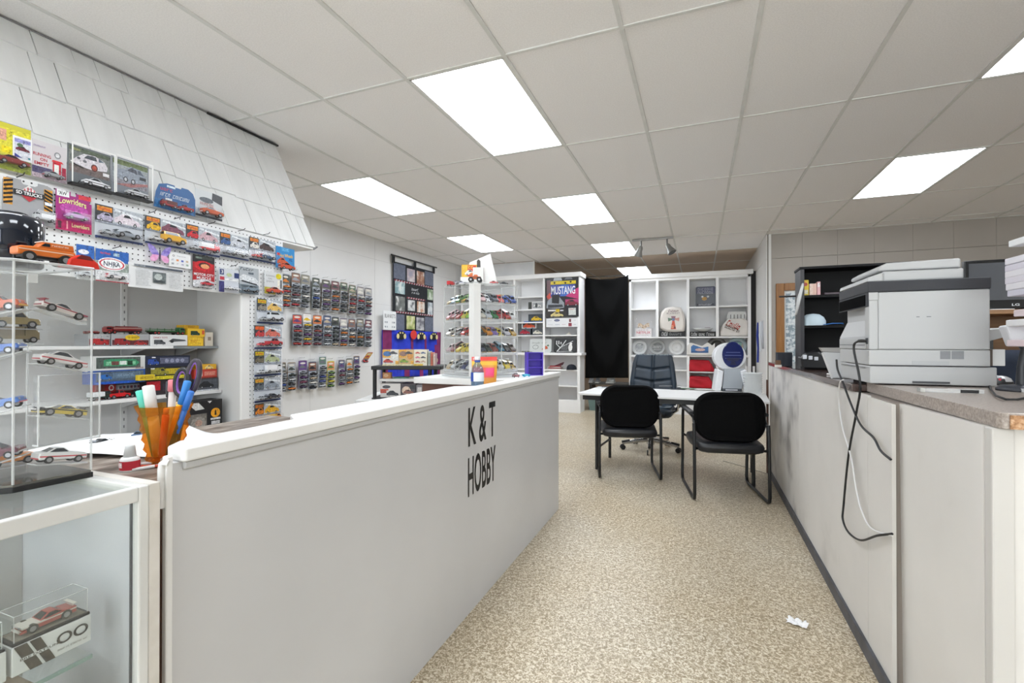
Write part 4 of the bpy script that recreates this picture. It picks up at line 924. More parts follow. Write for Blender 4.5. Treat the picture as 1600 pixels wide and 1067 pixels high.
# ================================================================== low table and black riser shelf with boxed cars behind the counter
def camw(cx, t_, z): return Vector((cx * math.cos(YAW) - t_ * math.sin(YAW), cx * math.sin(YAW) + t_ * math.cos(YAW), z))
o = camw(-.90, 4.35, 0)
t = thing('side_table', 'white low table behind the long counter under the black riser shelf', 'table', o, YAW)
MB().box(-.42, .42, -.36, .36, .71, .745).build('table_top', M_white, t, bevel=.004)
for sx_ in (-1, 1):
    for sy_ in (-1, 1): MB().box(sx_ * .38 - .02, sx_ * .38 + .02, sy_ * .32 - .02, sy_ * .32 + .02, 0, .71).build('leg', M_white, t)
r = camw(-.905, 4.05, .745)
t = thing('riser_shelf', 'black plastic riser shelf loaded with boxed toy cars', 'shelf', r, YAW)
M_blkp = noisy('black_plastic', [(.3, '#16181b'), (.7, '#1e2124')], 30, .5, .15, 200)
MB().box(-.3, .3, 0, .36, .252, .285).build('top_shelf', M_blkp, t, bevel=.006)
MB().box(-.3, .3, .02, .34, .0, .012).build('bottom_frame', M_blkp, t, bevel=.004)
for x_ in (-.275, .2):
    for y_ in (.03, .32): MB().cyl((x_, y_, .0), (x_, y_, .255), .017, 12).build('leg', M_blkp, t)
MB().box(-.24, .26, .05, .33, .150, .172).build('middle_board', M_white, t, bevel=.003)
def riser_box(label, x0, x1, z0, z1, y0, d, col, shapes, name='toy_box'):
    q = thing(name, label, 'box', camw(-.905 + (x0 + x1) / 2, 4.05 + y0, .745 + z0), YAW, 'boxed toys on the riser shelf')
    MB().box(-(x1 - x0) / 2, (x1 - x0) / 2, 0, d, 0, z1 - z0).build('carton', C(col, .45), q, bevel=.001, seg=1)
    printed(q, x1 - x0, z1 - z0, shapes, -.0006)
busy = lambda a, b, c, d: [('r', .0, .5, .5, 1, a), ('e', .3, .74, .26, .16, b), ('car', .36, .3, .6, .9, c, 'coupe'), ('e', .76, .6, .2, .22, d), ('car', .68, .8, .5, .8, '#3a3c44', 'coupe'), ('r', 0, 0, 1, .1, '#d8cfa8'), ('r', .8, .1, 1, .3, a)]
riser_box('leftmost boxed car set on the black riser, orange and white with a red car', -.215, -.075, .2855, .425, .05, .06, '#d8d4cc', busy('#d8a23c', '#3c6ca4', '#b83a34', '#e0e0dc'))
riser_box('middle boxed car set on the black riser, yellow with a green racing car', -.073, .055, .2855, .425, .05, .06, '#c8a878', busy('#d8a038', '#8a6a5c', '#7c9a34', '#c88a3c'))
riser_box('right boxed car set on the black riser, white with rows of small cars', .057, .17, .2855, .425, .05, .09, '#ddd6c4', [('car', .3, .8, .4, .8, '#c85a4c', 'coupe'), ('car', .72, .8, .4, .8, '#5a6a8a', 'coupe'), ('car', .3, .52, .4, .8, '#d87a8c', 'coupe'), ('car', .72, .52, .4, .8, '#44464c', 'coupe'), ('car', .3, .26, .4, .8, '#a84a54', 'coupe'), ('car', .72, .26, .4, .8, '#c8a88c', 'coupe'), ('r', 0, 0, .7, .12, '#d8b43c')])
for k in range(3):
    riser_box('thin upright card box, %s from the left at the right end of the riser' % ORD[k], .178 + k * .022, .197 + k * .022, .2855, .41 - k * .01, .06, .1, ['#b8bcb8', '#c87a5c', '#b89a9c'][k], [('r', .1, .1, .9, .9, ['#8a948c', '#a8503c', '#c8b4a4'][k])])
riser_box('small orange box on the middle board of the riser', -.22, -.15, .1725, .225, .08, .05, '#c88a54', [('e', .4, .5, .3, .3, '#e0b48a')])
riser_box('flat green booklet on the middle board of the riser', -.13, .0, .1725, .18, .1, .14, '#5c9a84', [('r', .1, .1, .9, .9, '#6cae96')])
riser_box('flat pale booklet on the middle board beside the green one', .01, .16, .1725, .182, .08, .14, '#b8b4a8', [('r', .1, .1, .9, .9, '#c8c4a0')])
riser_box('white boxed car set with red cars under the riser', -.235, -.06, .0125, .13, .06, .2, '#d4d0cc', [('r', 0, .3, .3, .6, '#b04a3c'), ('car', .6, .3, .6, .9, '#34363c', 'coupe'), ('e', .3, .76, .2, .12, '#4c4e54'), ('r', .0, .5, .4, .6, '#c8543c')])
riser_box('dark boxed car set with a cream car under the riser', -.055, .07, .0125, .13, .06, .2, '#4a4248', [('e', .35, .5, .3, .3, '#d8c0ac'), ('car', .5, .4, .7, .9, '#8a5a50', 'coupe'), ('r', .6, .6, 1, .9, '#2c2e34')])
riser_box('grey boxed set at the right under the riser', .075, .18, .0125, .12, .06, .2, '#7c787c', [('r', .1, .1, .45, .8, '#c8c4c0'), ('r', .55, .1, .9, .8, '#b8b4b4')])
# ================================================================== long white counter with the shop name
KX, KY0, KY1, KZ = -0.97, 0.60, 3.385, 1.012
M_front = noisy('white_laminate', [(.3, '#bcbcbd'), (.7, '#c6c6c7')], 1.4, .38, .03, 40)
ct = thing('shop_counter', 'long white counter lettered K & T HOBBY in black', 'counter', (KX, 0, 0), math.pi / 2)
# local x = along the counter, local -y = towards the aisle
KY0 = .625
MB().box(KY0, KY1, 0, .022, 0, KZ - .028).build('front_panel', M_front, ct, bevel=.002)
MB().box(KY0 + .02, KY1 - .004, .022, .066, 0, KZ - .029).build('core', C('#8a7466', .6), ct)
MB().prism([(KY0 + .016, .038), (KY0 + .012, -.012), (KY0 + .018, -.018), (KY1 + .006, -.018), (KY1 + .012, -.012), (KY1 + .012, .066), (2.12, .066), (2.06, .152), (1.06, .152), (1.0, .074), (KY0 + .06, .07)], 'z', KZ - .028, KZ).build('ledge', M_white, ct, bevel=.006, seg=3)
MB().box(KY0 + .02, KY1, -.010, 0, KZ - .044, KZ - .0285).build('edge_moulding', C('#b4b4b4', .45), ct, bevel=.003)
MB().box(KY1, KY1 + .006, 0, .066, 0, KZ - .029).build('end_panel', M_front, ct)
MB().box(KY0 - .012, KY0 + .002, -.003, .01, 0, KZ - .012).build('end_post', M_white, ct, bevel=.003)
# rounded white bracket and brown strip in the gap at the near end
yb_ = KY0 - .016
MB().tube([(yb_, .006, .90), (yb_, .006, .975), (yb_, .003, .986), (yb_, -.004, .990), (yb_ + .004, -.010, .988)], .006, 10).build('end_bracket', M_white, ct)
MB().box(KY0 - .012, KY0 - .002, .0105, .0195, .1, .96).build('end_strip', C('#6a5044', .6), ct)
mb = MB()
Ya, Yb = at(731, 700, X=KX).y, at(774, 700, X=KX).y
ym = (Ya + Yb) / 2
letters(mb, 'K & T', ym, (at(752, 632, X=KX).z + at(752, 690, X=KX).z) / 2, (Yb - Ya) * .98, at(752, 632, X=KX).z - at(752, 690, X=KX).z, -.0012, bold=True)
letters(mb, 'HOBBY', ym, (at(752, 705, X=KX).z + at(752, 764, X=KX).z) / 2, (Yb - Ya), at(752, 705, X=KX).z - at(752, 764, X=KX).z, -.0012, bold=True)
mb.build('lettering', C('#121212', .5), ct)

MB().box(.580, KY0 - .014, .028, .05, 0, .925).build('gap_shade_board', C('#5c5048', .7), ct)  # added board; the darkness of the gap is put into its colour
# ---- brown worktop behind it
M_mottle = noisy('brown_mottled_laminate', [(.3, '#4a423c'), (.45, '#75695f'), (.55, '#8d837a'), (.7, '#b8b0a8')], 34, .35, 0, None, 5, stretch=(1, .35, 1))
WZ = .93
wt = thing('work_counter', 'brown mottled work counter behind the white counter', 'counter', (0, 0, 0))
MB().box(-1.63, -1.046, .60, 1.43, WZ - .03, WZ).build('worktop', M_mottle, wt, bevel=.003)
MB().box(-1.30, -1.046, 1.431, 2.615, WZ - .03, WZ).build('side_shelf', M_white, wt)
MB().box(-1.60, -1.56, .62, 1.42, 0, WZ - .03).build('back_panel', C('#c8c4be', .6), wt)
rc = thing('return_counter', 'white-topped return counter with brown sides carrying the acrylic tower', 'counter', (0, 0, 0))
MB().box(-1.72, -1.048, 2.62, 3.38, .965, 1.003).build('counter_top', M_white, rc, bevel=.003)
MB().box(-1.68, -1.08, 2.66, 3.36, 0, .965).build('base', noisy('brown_veneer', [(.3, '#54342a'), (.7, '#6a4436')], 4, .45, 0, None, 4, stretch=(1, 1, .2)), rc)

# ---- things on the ledge and worktop
CLEAR_BLUE = clear('bottle_plastic', '#c6d8e8', .12, .06)
c_ = camw(-.182 * 2.52 / 2.5, 2.52, WZ)
b = thing('water_bottle', 'clear plastic water bottle with a blue and white label', 'bottle', c_)
MB().lathe([(.030, 0), (.034, .006), (.0345, .02), (.032, .03), (.0345, .04), (.032, .05), (.0345, .06), (.034, .12), (.0345, .135), (.030, .16), (.018, .183), (.0135, .19), (.0135, .205)], 24, 0).build('bottle_body', CLEAR_BLUE, b)
MB().lathe([(.0, .003), (.0315, .004), (.031, .10), (.0, .1)], 20, 0, cap=False).build('water', clear('water', '#b4cade', .08, .34), b)
MB().lathe([(.0352, .092), (.0352, .138)], 24, 0, cap=False).build('label_band', C('#dfe4ea', .4), b)
mb = MB()
for q in range(7):
    a0 = -2.6 + q * .12; a1 = a0 + .12
    mb.quad((.0356 * math.cos(a0), .0356 * math.sin(a0), .092), (.0356 * math.cos(a1), .0356 * math.sin(a1), .092), (.0356 * math.cos(a1), .0356 * math.sin(a1), .138), (.0356 * math.cos(a0), .0356 * math.sin(a0), .138))
mb.build('label_print', C('#24459a', .4), b)
MB().lathe([(.0, .205), (.0155, .205), (.0155, .218), (.014, .221), (0, .221)], 18).build('cap', C('#e4e8ec', .4), b)
MB().lathe([(.0145, .192), (.0165, .194), (.0165, .2), (.0145, .202)], 18).build('neck_ring', C('#2c4c9a', .4), b)
c_ = camw(-.158, 2.72, WZ)
b = thing('snack_pouch', 'orange and pink stand-up pouch behind the water bottle', 'pouch', c_, YAW)
pw, ph = .073, .215
def pouch_fn(p, q, s):
    bul = .022 * math.sin(math.pi * min(1, p)) ** .6 * (1 - q) ** .5
    wd = pw * (1.0 if q > .75 else .86 + .14 * q / .75)
    return ((p - .5) * 2 * wd, s * bul, q * ph)
MB().grid(lambda p, q: pouch_fn(p, q, -1), 14, 14).grid(lambda p, q: pouch_fn(p, q, 1), 14, 14).build('pouch_body', noisy('orange_foil', [(.3, '#d2842a'), (.7, '#e2a03a')], 8, .3), b)
def pouch_print(x0, z0, x1, z1, col, name):
    MB().grid(lambda p, q: (lambda v: (v[0], v[1] - .0012, v[2]))(pouch_fn(x0 + (x1 - x0) * p, z0 + (z1 - z0) * q, -1)), 8, 6).build(name, C(col, .3), b)
pouch_print(.0, .9, 1, 1, '#d83c34', 'red_header'); pouch_print(.04, .45, .9, .72, '#e2504c', 'pink_panel'); pouch_print(.55, .5, .88, .7, '#e83a78', 'pink_spot'); pouch_print(0, .78, 1, .88, '#e6b42c', 'yellow_band')
mb = MB(); letters(mb, '~PROTEIN', -.03, .95 * ph, .07, .012, -.0035, bold=True); mb.build('lettering', C('#f0e4e0', .4), b)
# purple toy rack
p = at(833, 586.5, Z=KZ)
b = thing('purple_rack', 'purple three-shelf rack standing on the end of the white counter', 'rack', (p.x, p.y + .03, KZ), .52)
M_pur = C('#4a30b0', .45)
MB().box(-.052, -.046, -.03, .03, 0, .152).box(.046, .052, -.03, .03, 0, .152).box(-.046, .046, .024, .03, 0, .152).build('side_panels', M_pur, b)
for z in (0, .05, .1, .147): MB().box(-.046, .046, -.028, .024, z, z + .005).build('shelf', M_pur, b)
MB().box(-.058, -.052, -.032, .05, 0, .153).build('outer_panel', M_pur, b)
p = at(808, 589.5, Z=KZ)
toy_parts('dark red toy car on the white counter by the purple rack', 'coupe', '#7a2434', (p.x - .01, p.y, KZ), 2.2, .068, '#c8a0a8')
p = at(822, 589.5, Z=KZ)
b = thing('cyan_cable', 'small coil of cyan cord beside the dark red toy car', 'cord', (p.x, p.y, KZ))
MB().tube([(.02 * math.cos(q * .5) * (1 + .2 * math.sin(q)), .016 * math.sin(q * .5), .006 + .012 * abs(math.sin(q * .37))) for q in range(38)], .0028, 6).build('cord', C('#3aa8c8', .4), b)
# receipt note on the ledge
MB()
# amber tumbler with pens
AMBER = bpy.data.materials.new('amber_glass'); AMBER.use_nodes = True
nt = AMBER.node_tree; nt.nodes.remove(nt.nodes['Principled BSDF'])
tr = N(AMBER, 'ShaderNodeBsdfTransparent'); tr.inputs[0].default_value = rgb('#f0b452')
gl = N(AMBER, 'ShaderNodeBsdfGlossy'); gl.inputs['Roughness'].default_value = .05; gl.inputs[0].default_value = rgb('#f0d0a0')
df = N(AMBER, 'ShaderNodeBsdfDiffuse'); df.inputs[0].default_value = rgb('#d08428')
m1 = N(AMBER, 'ShaderNodeMixShader'); m1.inputs[0].default_value = .14; m2 = N(AMBER, 'ShaderNodeMixShader'); m2.inputs[0].default_value = .2
nt.links.new(tr.outputs[0], m1.inputs[1]); nt.links.new(gl.outputs[0], m1.inputs[2]); nt.links.new(m1.outputs[0], m2.inputs[1]); nt.links.new(df.outputs[0], m2.inputs[2]); nt.links.new(m2.outputs[0], nt.nodes['Material Output'].inputs['Surface'])
c0 = at(257, 721, Z=WZ)
cup = thing('amber_tumbler', 'amber pressed-glass tumbler holding pens and scissors', 'cup', (c0.x, c0.y, WZ))
n = 14; rings = []
rowz = [0, .012, .024, .036, .048, .060, .072, .084, .096, .108, .118, .128, .14]
for k, z in enumerate(rowz):
    r = .032 + .022 * (z / .14) + (.006 * max(0, z - .118) / .022)
    bul = .0055 if k % 2 else -.0015
    ring_ = []
    for q in range(n * 2):
        rr = r + (bul if (q % 2) else bul * .2) if .0 < z < .118 else r
        tw = z * 1.2
        ring_.append((rr * math.cos(math.pi * q / n + tw), rr * math.sin(math.pi * q / n + tw), z))
    rings.append(ring_)
MB().ring(rings, 0, True, cap=False).build('glass_wall', AMBER, cup)
MB().lathe([(0, .001), (.031, .001), (.033, .012), (0, .012)], 20).build('glass_base', AMBER, cup)
def pen(label, dx, dy, hx, hy, L, r, segs, name='marker'):
    t_ = thing(name, label, 'pen', (c0.x + dx, c0.y + dy, WZ + .016), group='pens in the amber tumbler')
    d = Vector((hx, hy, .12)).normalized(); z = 0
    for nm, l, rr, col in segs:
        a = d * z; e = d * (z + l)
        MB().tube([a, a + d * .002, e - d * .002, e], rr, 10, rs=[rr * .8, rr, rr, rr * .7]).build(nm, C(col, .35), t_); z += l
R_, Fw = Vector((math.cos(YAW), math.sin(YAW), 0)), Vector((-math.sin(YAW), math.cos(YAW), 0))
def cupdir(sx, sy): v = R_ * sx + Fw * sy; return v.x, v.y
for lab, sx, sy, ex, ey, L, r, segs in [
    ('teal marker leaning to the left in the amber tumbler', -.012, -.012, -.022, -.01, .17, .0085, [('barrel', .10, .0085, '#4cb8a4'), ('marker_cap', .065, .0092, '#5cccb8')]),
    ('fat white marker in the amber tumbler', -.004, -.014, -.012, -.008, .18, .0115, [('barrel', .10, .0115, '#d8d8d6'), ('marker_cap', .075, .0125, '#dededb')]),
    ('white marker with a pink end in the amber tumbler', .006, .006, .004, .004, .19, .008, [('barrel', .155, .008, '#dcd6d4'), ('marker_cap', .03, .0105, '#d87a84')]),
    ('dark slim pen in the amber tumbler', .0, .012, -.004, .006, .18, .004, [('barrel', .14, .004, '#26282e'), ('marker_cap', .04, .0055, '#30343c')]),
    ('yellow highlighter in the amber tumbler', .008, -.004, .034, .0, .19, .0085, [('barrel', .13, .0095, '#e8b82c'), ('marker_cap', .06, .0085, '#2f7ec8')]),
    ('blue pen in the amber tumbler', .014, -.008, .046, -.004, .17, .0065, [('barrel', .12, .0065, '#2a64b4'), ('marker_cap', .05, .0075, '#2f70c4')]),
    ('orange stick in the amber tumbler', .006, -.018, .016, -.006, .12, .006, [('barrel', .105, .0075, '#e0521c'), ('tip', .015, .006, '#e8902c')])]:
    a = cupdir(sx, sy); e = cupdir(ex, ey); pen(lab, a[0], a[1], e[0], e[1], L, r, segs)
# scissors
sc = thing('scissors', 'scissors with black and purple handles standing in the amber tumbler', 'scissors', (c0.x + cupdir(.014, .008)[0], c0.y + cupdir(.014, .008)[1], WZ + .016), YAW)
def loop(cx, cz, rx, rz_, tilt, m0, m1, name):
    P = []
    for q in range(18):
        a = q * 2 * math.pi / 18; x, z = rx * math.cos(a), rz_ * math.sin(a)
        P.append((cx + x * math.cos(tilt) - z * math.sin(tilt), 0, cz + x * math.sin(tilt) + z * math.cos(tilt)))
    MB().tube(P, .006, 8, closed=True).build(name, m0, sc)
    P2 = [(cx + (p[0] - cx) * .76, -.001, cz + (p[2] - cz) * .84) for p in P]
    MB().tube(P2, .0032, 6, closed=True).build(name + '_lining', m1, sc)
loop(.023, .178, .0165, .033, -.12, C('#17181c', .4), C('#8a5ab4', .4), 'handle')
loop(.05, .192, .0145, .042, -.22, C('#3a3440', .4), C('#8a5ab4', .4), 'handle')
MB().prism([(0, 0), (.006, 0), (.030, .15), (.018, .15)], 'y', -.0015, .0015).build('blade', STEEL, sc)
MB().prism([(.004, 0), (.010, 0), (.040, .155), (.030, .155)], 'y', .0015, .004).build('blade', STEEL, sc)
# correction fluid bottle
p = at(203, 735, Z=WZ)
b = thing('correction_bottle', 'small red and white correction fluid bottle with a tall white cap', 'bottle', (p.x, p.y, WZ))
MB().lathe([(0, 0), (.0175, 0), (.019, .002), (.019, .026), (.016, .031), (.010, .033), (0, .033)], 20).build('bottle_body', C('#e2e2e2', .35), b)
MB().lathe([(.0193, .004), (.0193, .024)], 20, cap=False).build('red_label', C('#c02c3c', .4), b)
MB().lathe([(0, .032), (.0125, .032), (.0095, .056), (.0085, .058), (0, .058)], 18).build('cap', C('#d4d6d6', .4), b)
printed(b, .02, .02, [('r', .2, .3, .8, .9, '#e0c8cc')], -.0198, z0=.004)
# curled white sheet
s0 = at(190, 705, Z=WZ)
b = thing('paper_sheet', 'large curled sheet of white paper on the work counter behind the tumbler', 'paper', (s0.x - .06, s0.y + .05, WZ + .002), .35)
MB().grid(lambda p, q: ((p - .5) * .42, (q - .5) * .30, .002 + .022 * math.exp(-((p - .62) / .12) ** 2) * q + .01 * math.sin(p * 3) ** 2), 24, 8).build('sheet', C('#e6e7e8', .6), b, thick=.0006)
for lab, u, v, col, kind, rz in (('blue toy car at the back of the work counter behind the paper', 208, 683, '#4a6488', 'coupe', 2.2), ('black toy car near the display tower on the work counter', 150, 693, '#1c1e22', 'racer', 1.9)):
    p = at(u, v, Z=WZ); toy_parts(lab, kind, col, (max(p.x, -1.60), p.y, WZ), rz, .06, '#8a8e96')
for k, (u, v, c, a) in enumerate(((233, 728, '#c9ccd0', .9), (240, 733, '#c8543c', .5), (228, 735, '#e0e0e0', 1.3))):
    p = at(u, v, Z=WZ)
    o = MB().cyl((-.03, 0, .004), (.028, 0, .004), .0038, 8, 0).cyl((.028, 0, .004), (.034, 0, .004), .0036, 8, 1, r1=.001).build('loose_pen', [C(c, .4), BLACK], None, (p.x - .01, p.y + .01, WZ), a)
    tag(o, ['grey pen lying at the foot of the tumbler', 'orange pen lying at the foot of the tumbler', 'white pen lying beside the correction bottle'][k], 'pen', 'pens lying on the work counter')

# ================================================================== glass showcase at the lower left
SX0, SX1, SY0, SY1, SZ = -1.335, -0.925, -0.55, 0.577, .966
M_alu = noisy('white_aluminium', [(.3, '#c6c6c4'), (.7, '#d4d4d2')], 6, .35)
M_aged = noisy('aged_edge', [(.3, '#c2bdb5'), (.6, '#d2cec8'), (.8, '#dcd9d4')], 14, .5, .1, 60)
sh = thing('glass_showcase', 'white-framed glass showcase in the lower left corner', 'showcase', (0, 0, 0))
MB().box(SX0 + .02, SX1 - .014, SY0 + .02, SY1 - .037, SZ - .012, SZ - .006).build('top_glass', GLASS, sh)
MB().box(SX1 - .016, SX1, SY0, SY1 - .037, SZ - .026, SZ).build('front_rail', M_alu, sh, bevel=.002)
MB().box(SX0, SX1 - .016, SY1 - .037, SY1 - .019, SZ - .016, SZ).build('end_rail', M_alu, sh, bevel=.002)
MB().box(SX0, SX0 + .016, SY0, SY1 - .037, SZ - .02, SZ).build('back_rail', M_alu, sh)
MB().box(SX1 - .018, SX1, SY1 - .037, SY1 - .019, .02, SZ).build('corner_post', M_alu, sh, bevel=.003)
MB().box(SX1 - .022, SX1 - .018, SY1 - .039, SY1 - .036, .02, SZ - .026).build('post_seal', C('#3a3a40', .5), sh)
MB().box(SX0, SX1 - .001, SY1 - .019, SY1, .0, SZ).build('end_panel', M_aged, sh, bevel=.0015)
MB().box(SX0, SX1 - .02, SY1 - .0235, SY1 - .0195, .1, SZ - .017).build('end_lining', noisy('lining', [(.3, '#b9b9bf'), (.7, '#cfcfd4')], 3, .5), sh)
MB().box(SX0, SX0 + .006, SY0, SY1 - .024, .1, SZ - .02).build('back_lining', noisy('lining_back', [(.3, '#b0aeae'), (.7, '#c2c0c0')], 3, .5), sh)
MB().box(SX1 - .009, SX1 - .006, SY0 + .01, SY1 - .040, .12, SZ - .026).build('front_glass', GLASS, sh)
MB().box(SX0, SX1, SY0, SY1 - .020, .0, .1).build('plinth', M_alu, sh)
MB().box(SX0 + .01, SX1 - .03, SY0 + .02, SY1 - .09, .690, .6965).build('glass_shelf', [GLASS], sh)
MB().box(SX1 - .0305, SX1 - .029, SY0 + .02, SY1 - .09, .690, .6965).build('shelf_edge', C('#7f9490', .2), sh)
MB().box(SX0 + .01, SX1 - .03, SY0 + .02, SY1 - .09, .44, .4465).build('glass_shelf', GLASS, sh)
# boxed cars inside
def display_box(label, xf, y0, y1, zb, kind, paint, shapes, ground='#6a6258', plinth='#d2d2d2'):
    w = y1 - y0
    t = thing('display_case', label, 'display box', (xf, (y0 + y1) / 2, zb), math.pi / 2, 'boxed model cars in the showcase')
    MB().box(-w / 2, w / 2, 0, .052, 0, .046).build('printed_plinth', C(plinth, .5), t, bevel=.001, seg=1)
    if shapes: printed(t, w, .046, shapes)
    MB().box(-w / 2 + .001, w / 2 - .001, .001, .051, .0462, .051).build('black_base', BLACK, t, bevel=.001)
    MB().box(-w / 2 + .006, w / 2 - .006, .005, .047, .051, .0515).build('ground', noisy('ground_' + paint[1:], [(.3, ground), (.7, '#7c7266')], 80, .9), t)
    a, h0, h1 = w / 2 - .004, .0512, .092
    mb = MB().quad((-a, .004, h0), (a, .004, h0), (a, .004, h1), (-a, .004, h1)).quad((-a, .048, h0), (a, .048, h0), (a, .048, h1), (-a, .048, h1))
    mb.quad((-a, .004, h0), (-a, .048, h0), (-a, .048, h1), (-a, .004, h1)).quad((a, .004, h0), (a, .048, h0), (a, .048, h1), (a, .004, h1)).quad((-a, .004, h1), (a, .004, h1), (a, .048, h1), (-a, .048, h1))
    mb.build('clear_cover', ACRYL, t)
    eg = MB()
    for p0, p1 in (((-a, .004, h1), (a, .004, h1)), ((-a, .048, h1), (a, .048, h1)), ((-a, .004, h0), (-a, .004, h1)), ((a, .004, h0), (a, .004, h1)), ((a, .004, h1), (a, .048, h1)), ((-a, .004, h1), (-a, .048, h1))): eg.cyl(p0, p1, .0007, 5)
    eg.build('cover_edges', ACRYL_EDGE, t)
    o = place(car_mesh(kind, paint, '#c8c0b8', True), 'model_car', t, (0, .026, .0515), math.pi, scale=.074)
    return t
display_box('display case lettered BRE DATSUN 00 with brown stripes', -1.0, .404, .508, .697, 'racer', '#a04038',
            [('p', [(.02, 1), (.17, 1), (.36, 0), (.21, 0)], '#3c342c'), ('p', [(.2, 1), (.33, 1), (.52, 0), (.4, 0)], '#3c342c'), ('r', .05, .44, .56, .54, '#d2d2d2'), ('t', 'BRE DATSUN', .32, .49, .46, .08, '#4a443c', {'bold': True}), ('t', 'OO', .74, .6, .42, .4, '#3a3632', {'bold': True}), ('t', '~RACING 510 COLLECTION 1971', .74, .22, .4, .06, '#6a645c')])
display_box('display case with plain white plinth cut by the left edge', -1.0, .292, .398, .697, 'coupe', '#c87a3c', [('r', .1, .1, .5, .16, '#8a8f94')])
display_box('display case with a dark red car behind the lettered one', -1.13, .335, .44, .697, 'coupe', '#5c1c28', [], plinth='#4a4a4c')
display_box('rearmost display case at the left in the showcase', -1.2, .21, .315, .697, 'muscle', '#6a1f24', [], plinth='#d0d0d0')
t = thing('cardboard_box', 'brown cardboard box under the glass shelf of the showcase', 'box', (-1.06, .40, .4467), 0)
MB().box(-.07, .07, -.09, .06, 0, .19).build('carton', noisy('cardboard', [(.3, '#7c6450'), (.7, '#94785e')], 10, .8), t, bevel=.002)
MB().box(.0701, .0706, -.02, .05, .1, .17).build('shipping_label', C('#d8d4cc', .6), t)

# ================================================================== octagonal acrylic tower on the showcase
TC = Vector((-1.19, .46, SZ))
TH_ = 1.366 - SZ
POLY = [(-1.079, .547), (-1.30, .547), (-1.30, .368), (-1.155, .368), (-1.086, .439)]
oct_ = [(x - TC.x, y - TC.y) for x, y in POLY]
tw = thing('acrylic_tower', 'clear acrylic display tower of toy cars with a cut corner, on the showcase', 'display tower', TC)
MB().prism([(x * 1.02, y * 1.03) for x, y in oct_], 'z', 0, .010).build('black_base', BLACK, tw, bevel=.001)
MB().prism(oct_, 'z', .010, .014).build('base_mirror', C('#6c6964', .1, .5), tw)
MB().prism([(x * 1.01, y * 1.01) for x, y in oct_], 'z', TH_ - .005, TH_).build('top_plate', ACRYL, tw)
mbe = MB().tube([(x * 1.01, y * 1.01, TH_ - .0025) for x, y in oct_], .0026, 6, closed=True); mbe.build('top_rim', ACRYL_EDGE, tw)
for k in range(5):
    p0, p1 = oct_[k - 1], oct_[k]
    MB().quad((p0[0], p0[1], .014), (p1[0], p1[1], .014), (p1[0], p1[1], TH_ - .005), (p0[0], p0[1], TH_ - .005)).build('side_panel', ACRYL, tw)
    MB().cyl((p1[0], p1[1], .014), (p1[0], p1[1], TH_ - .005), .002, 6).build('corner_edge', ACRYL_EDGE, tw)
MB().cyl((-.02, 0, .014), (-.02, 0, TH_ - .005), .004, 10).build('spindle', ACRYL_EDGE, tw)
def tower_car(pos, tang, z, slope, label, kind, paint, accent, stripe=False, L=.072, flip=False):
    hl = .038
    c = Vector((pos[0] - TC.x, pos[1] - TC.y, 0))
    mb = MB().box(-hl, hl, -.016, .016, 0, .0022)
    o = mb.build('perch', ACRYL_EDGE, tw); o.location = (c.x, c.y, z); o.rotation_euler = (0, slope, tang)
    up = Matrix.Rotation(tang, 3, 'Z') @ Matrix.Rotation(slope, 3, 'Y') @ Vector((0, 0, .003))
    p_ = TC + Vector((c.x, c.y, z)) + up
    toy_parts(label, kind, paint, p_, 0, L, accent, stripe, 'toy cars in the cut-corner tower', rot=(0, -slope if flip else slope, tang + (math.pi if flip else 0)))
def tz(v, u=98, X=-1.105): return at(u, v, X=X).z - SZ
FA, HP = (-1.105, .509), math.pi / 2
tower_car(FA, HP, tz(496), .34, 'maroon and white dragster at the top of the cut-corner tower', 'racer', '#c8c0bc', '#8a2438', True)
tower_car(FA, HP, tz(575), .24, 'white fastback with a red stripe in the cut-corner tower, second from the top', 'coupe', '#d4d2d2', '#b84a54', True)
tower_car(FA, HP, tz(652), .22, 'yellow racer behind the little acrylic drawer of the cut-corner tower', 'racer', '#d2b62c', '#2a2a2c', True, flip=True)
tower_car(FA, HP, tz(723), .16, 'white and red coupe near the base of the cut-corner tower', 'muscle', '#dadada', '#c0303c', True)
for k, (v, kind, paint, acc, lab) in enumerate([(494, 'pickup', '#c4562c', '#d8a83c', 'orange pickup at the top left of the cut-corner tower'), (560, 'coupe', '#2a60b8', '#d8dce0', 'blue car at the left of the cut-corner tower, second level'),
                                               (645, 'muscle', '#2c66b8', '#c04c50', 'large blue car at the left of the cut-corner tower, third level'), (722, 'wagon', '#5c2438', '#c8c8c8', 'maroon wagon at the left foot of the cut-corner tower')]):
    tower_car((-1.128, .438), math.pi / 4, tz(v, 15, -1.12), -.3, lab, kind, paint, acc, False)
for k, (v, kind, paint, lab) in enumerate([(516, 'pickup', '#8a7a50', 'olive pickup seen through the cut-corner tower, upper one'), (538, 'truck', '#7a6c4c', 'olive truck seen through the cut-corner tower, lower one'), (712, 'pickup', '#c87a2c', 'orange truck at the far side of the cut-corner tower base')]):
    tower_car((-1.24, .50) if k < 2 else (-1.20, .478), HP, tz(v, 75, -1.24), 0.0, lab, kind, paint, '#6a5c40', False)
for k, (v, paint, lab) in enumerate([(520, '#3c4a8a', 'indigo car deep inside the cut-corner tower, upper one'), (610, '#8a949c', 'grey car deep inside the cut-corner tower, middle one'), (690, '#a8242c', 'red car deep inside the cut-corner tower, lower one')]):
    tower_car((-1.20, .408), .2, tz(v, 10, -1.2), .1, lab, 'coupe', paint, '#c8c8c8', False)
AP = -1.081 - TC.x
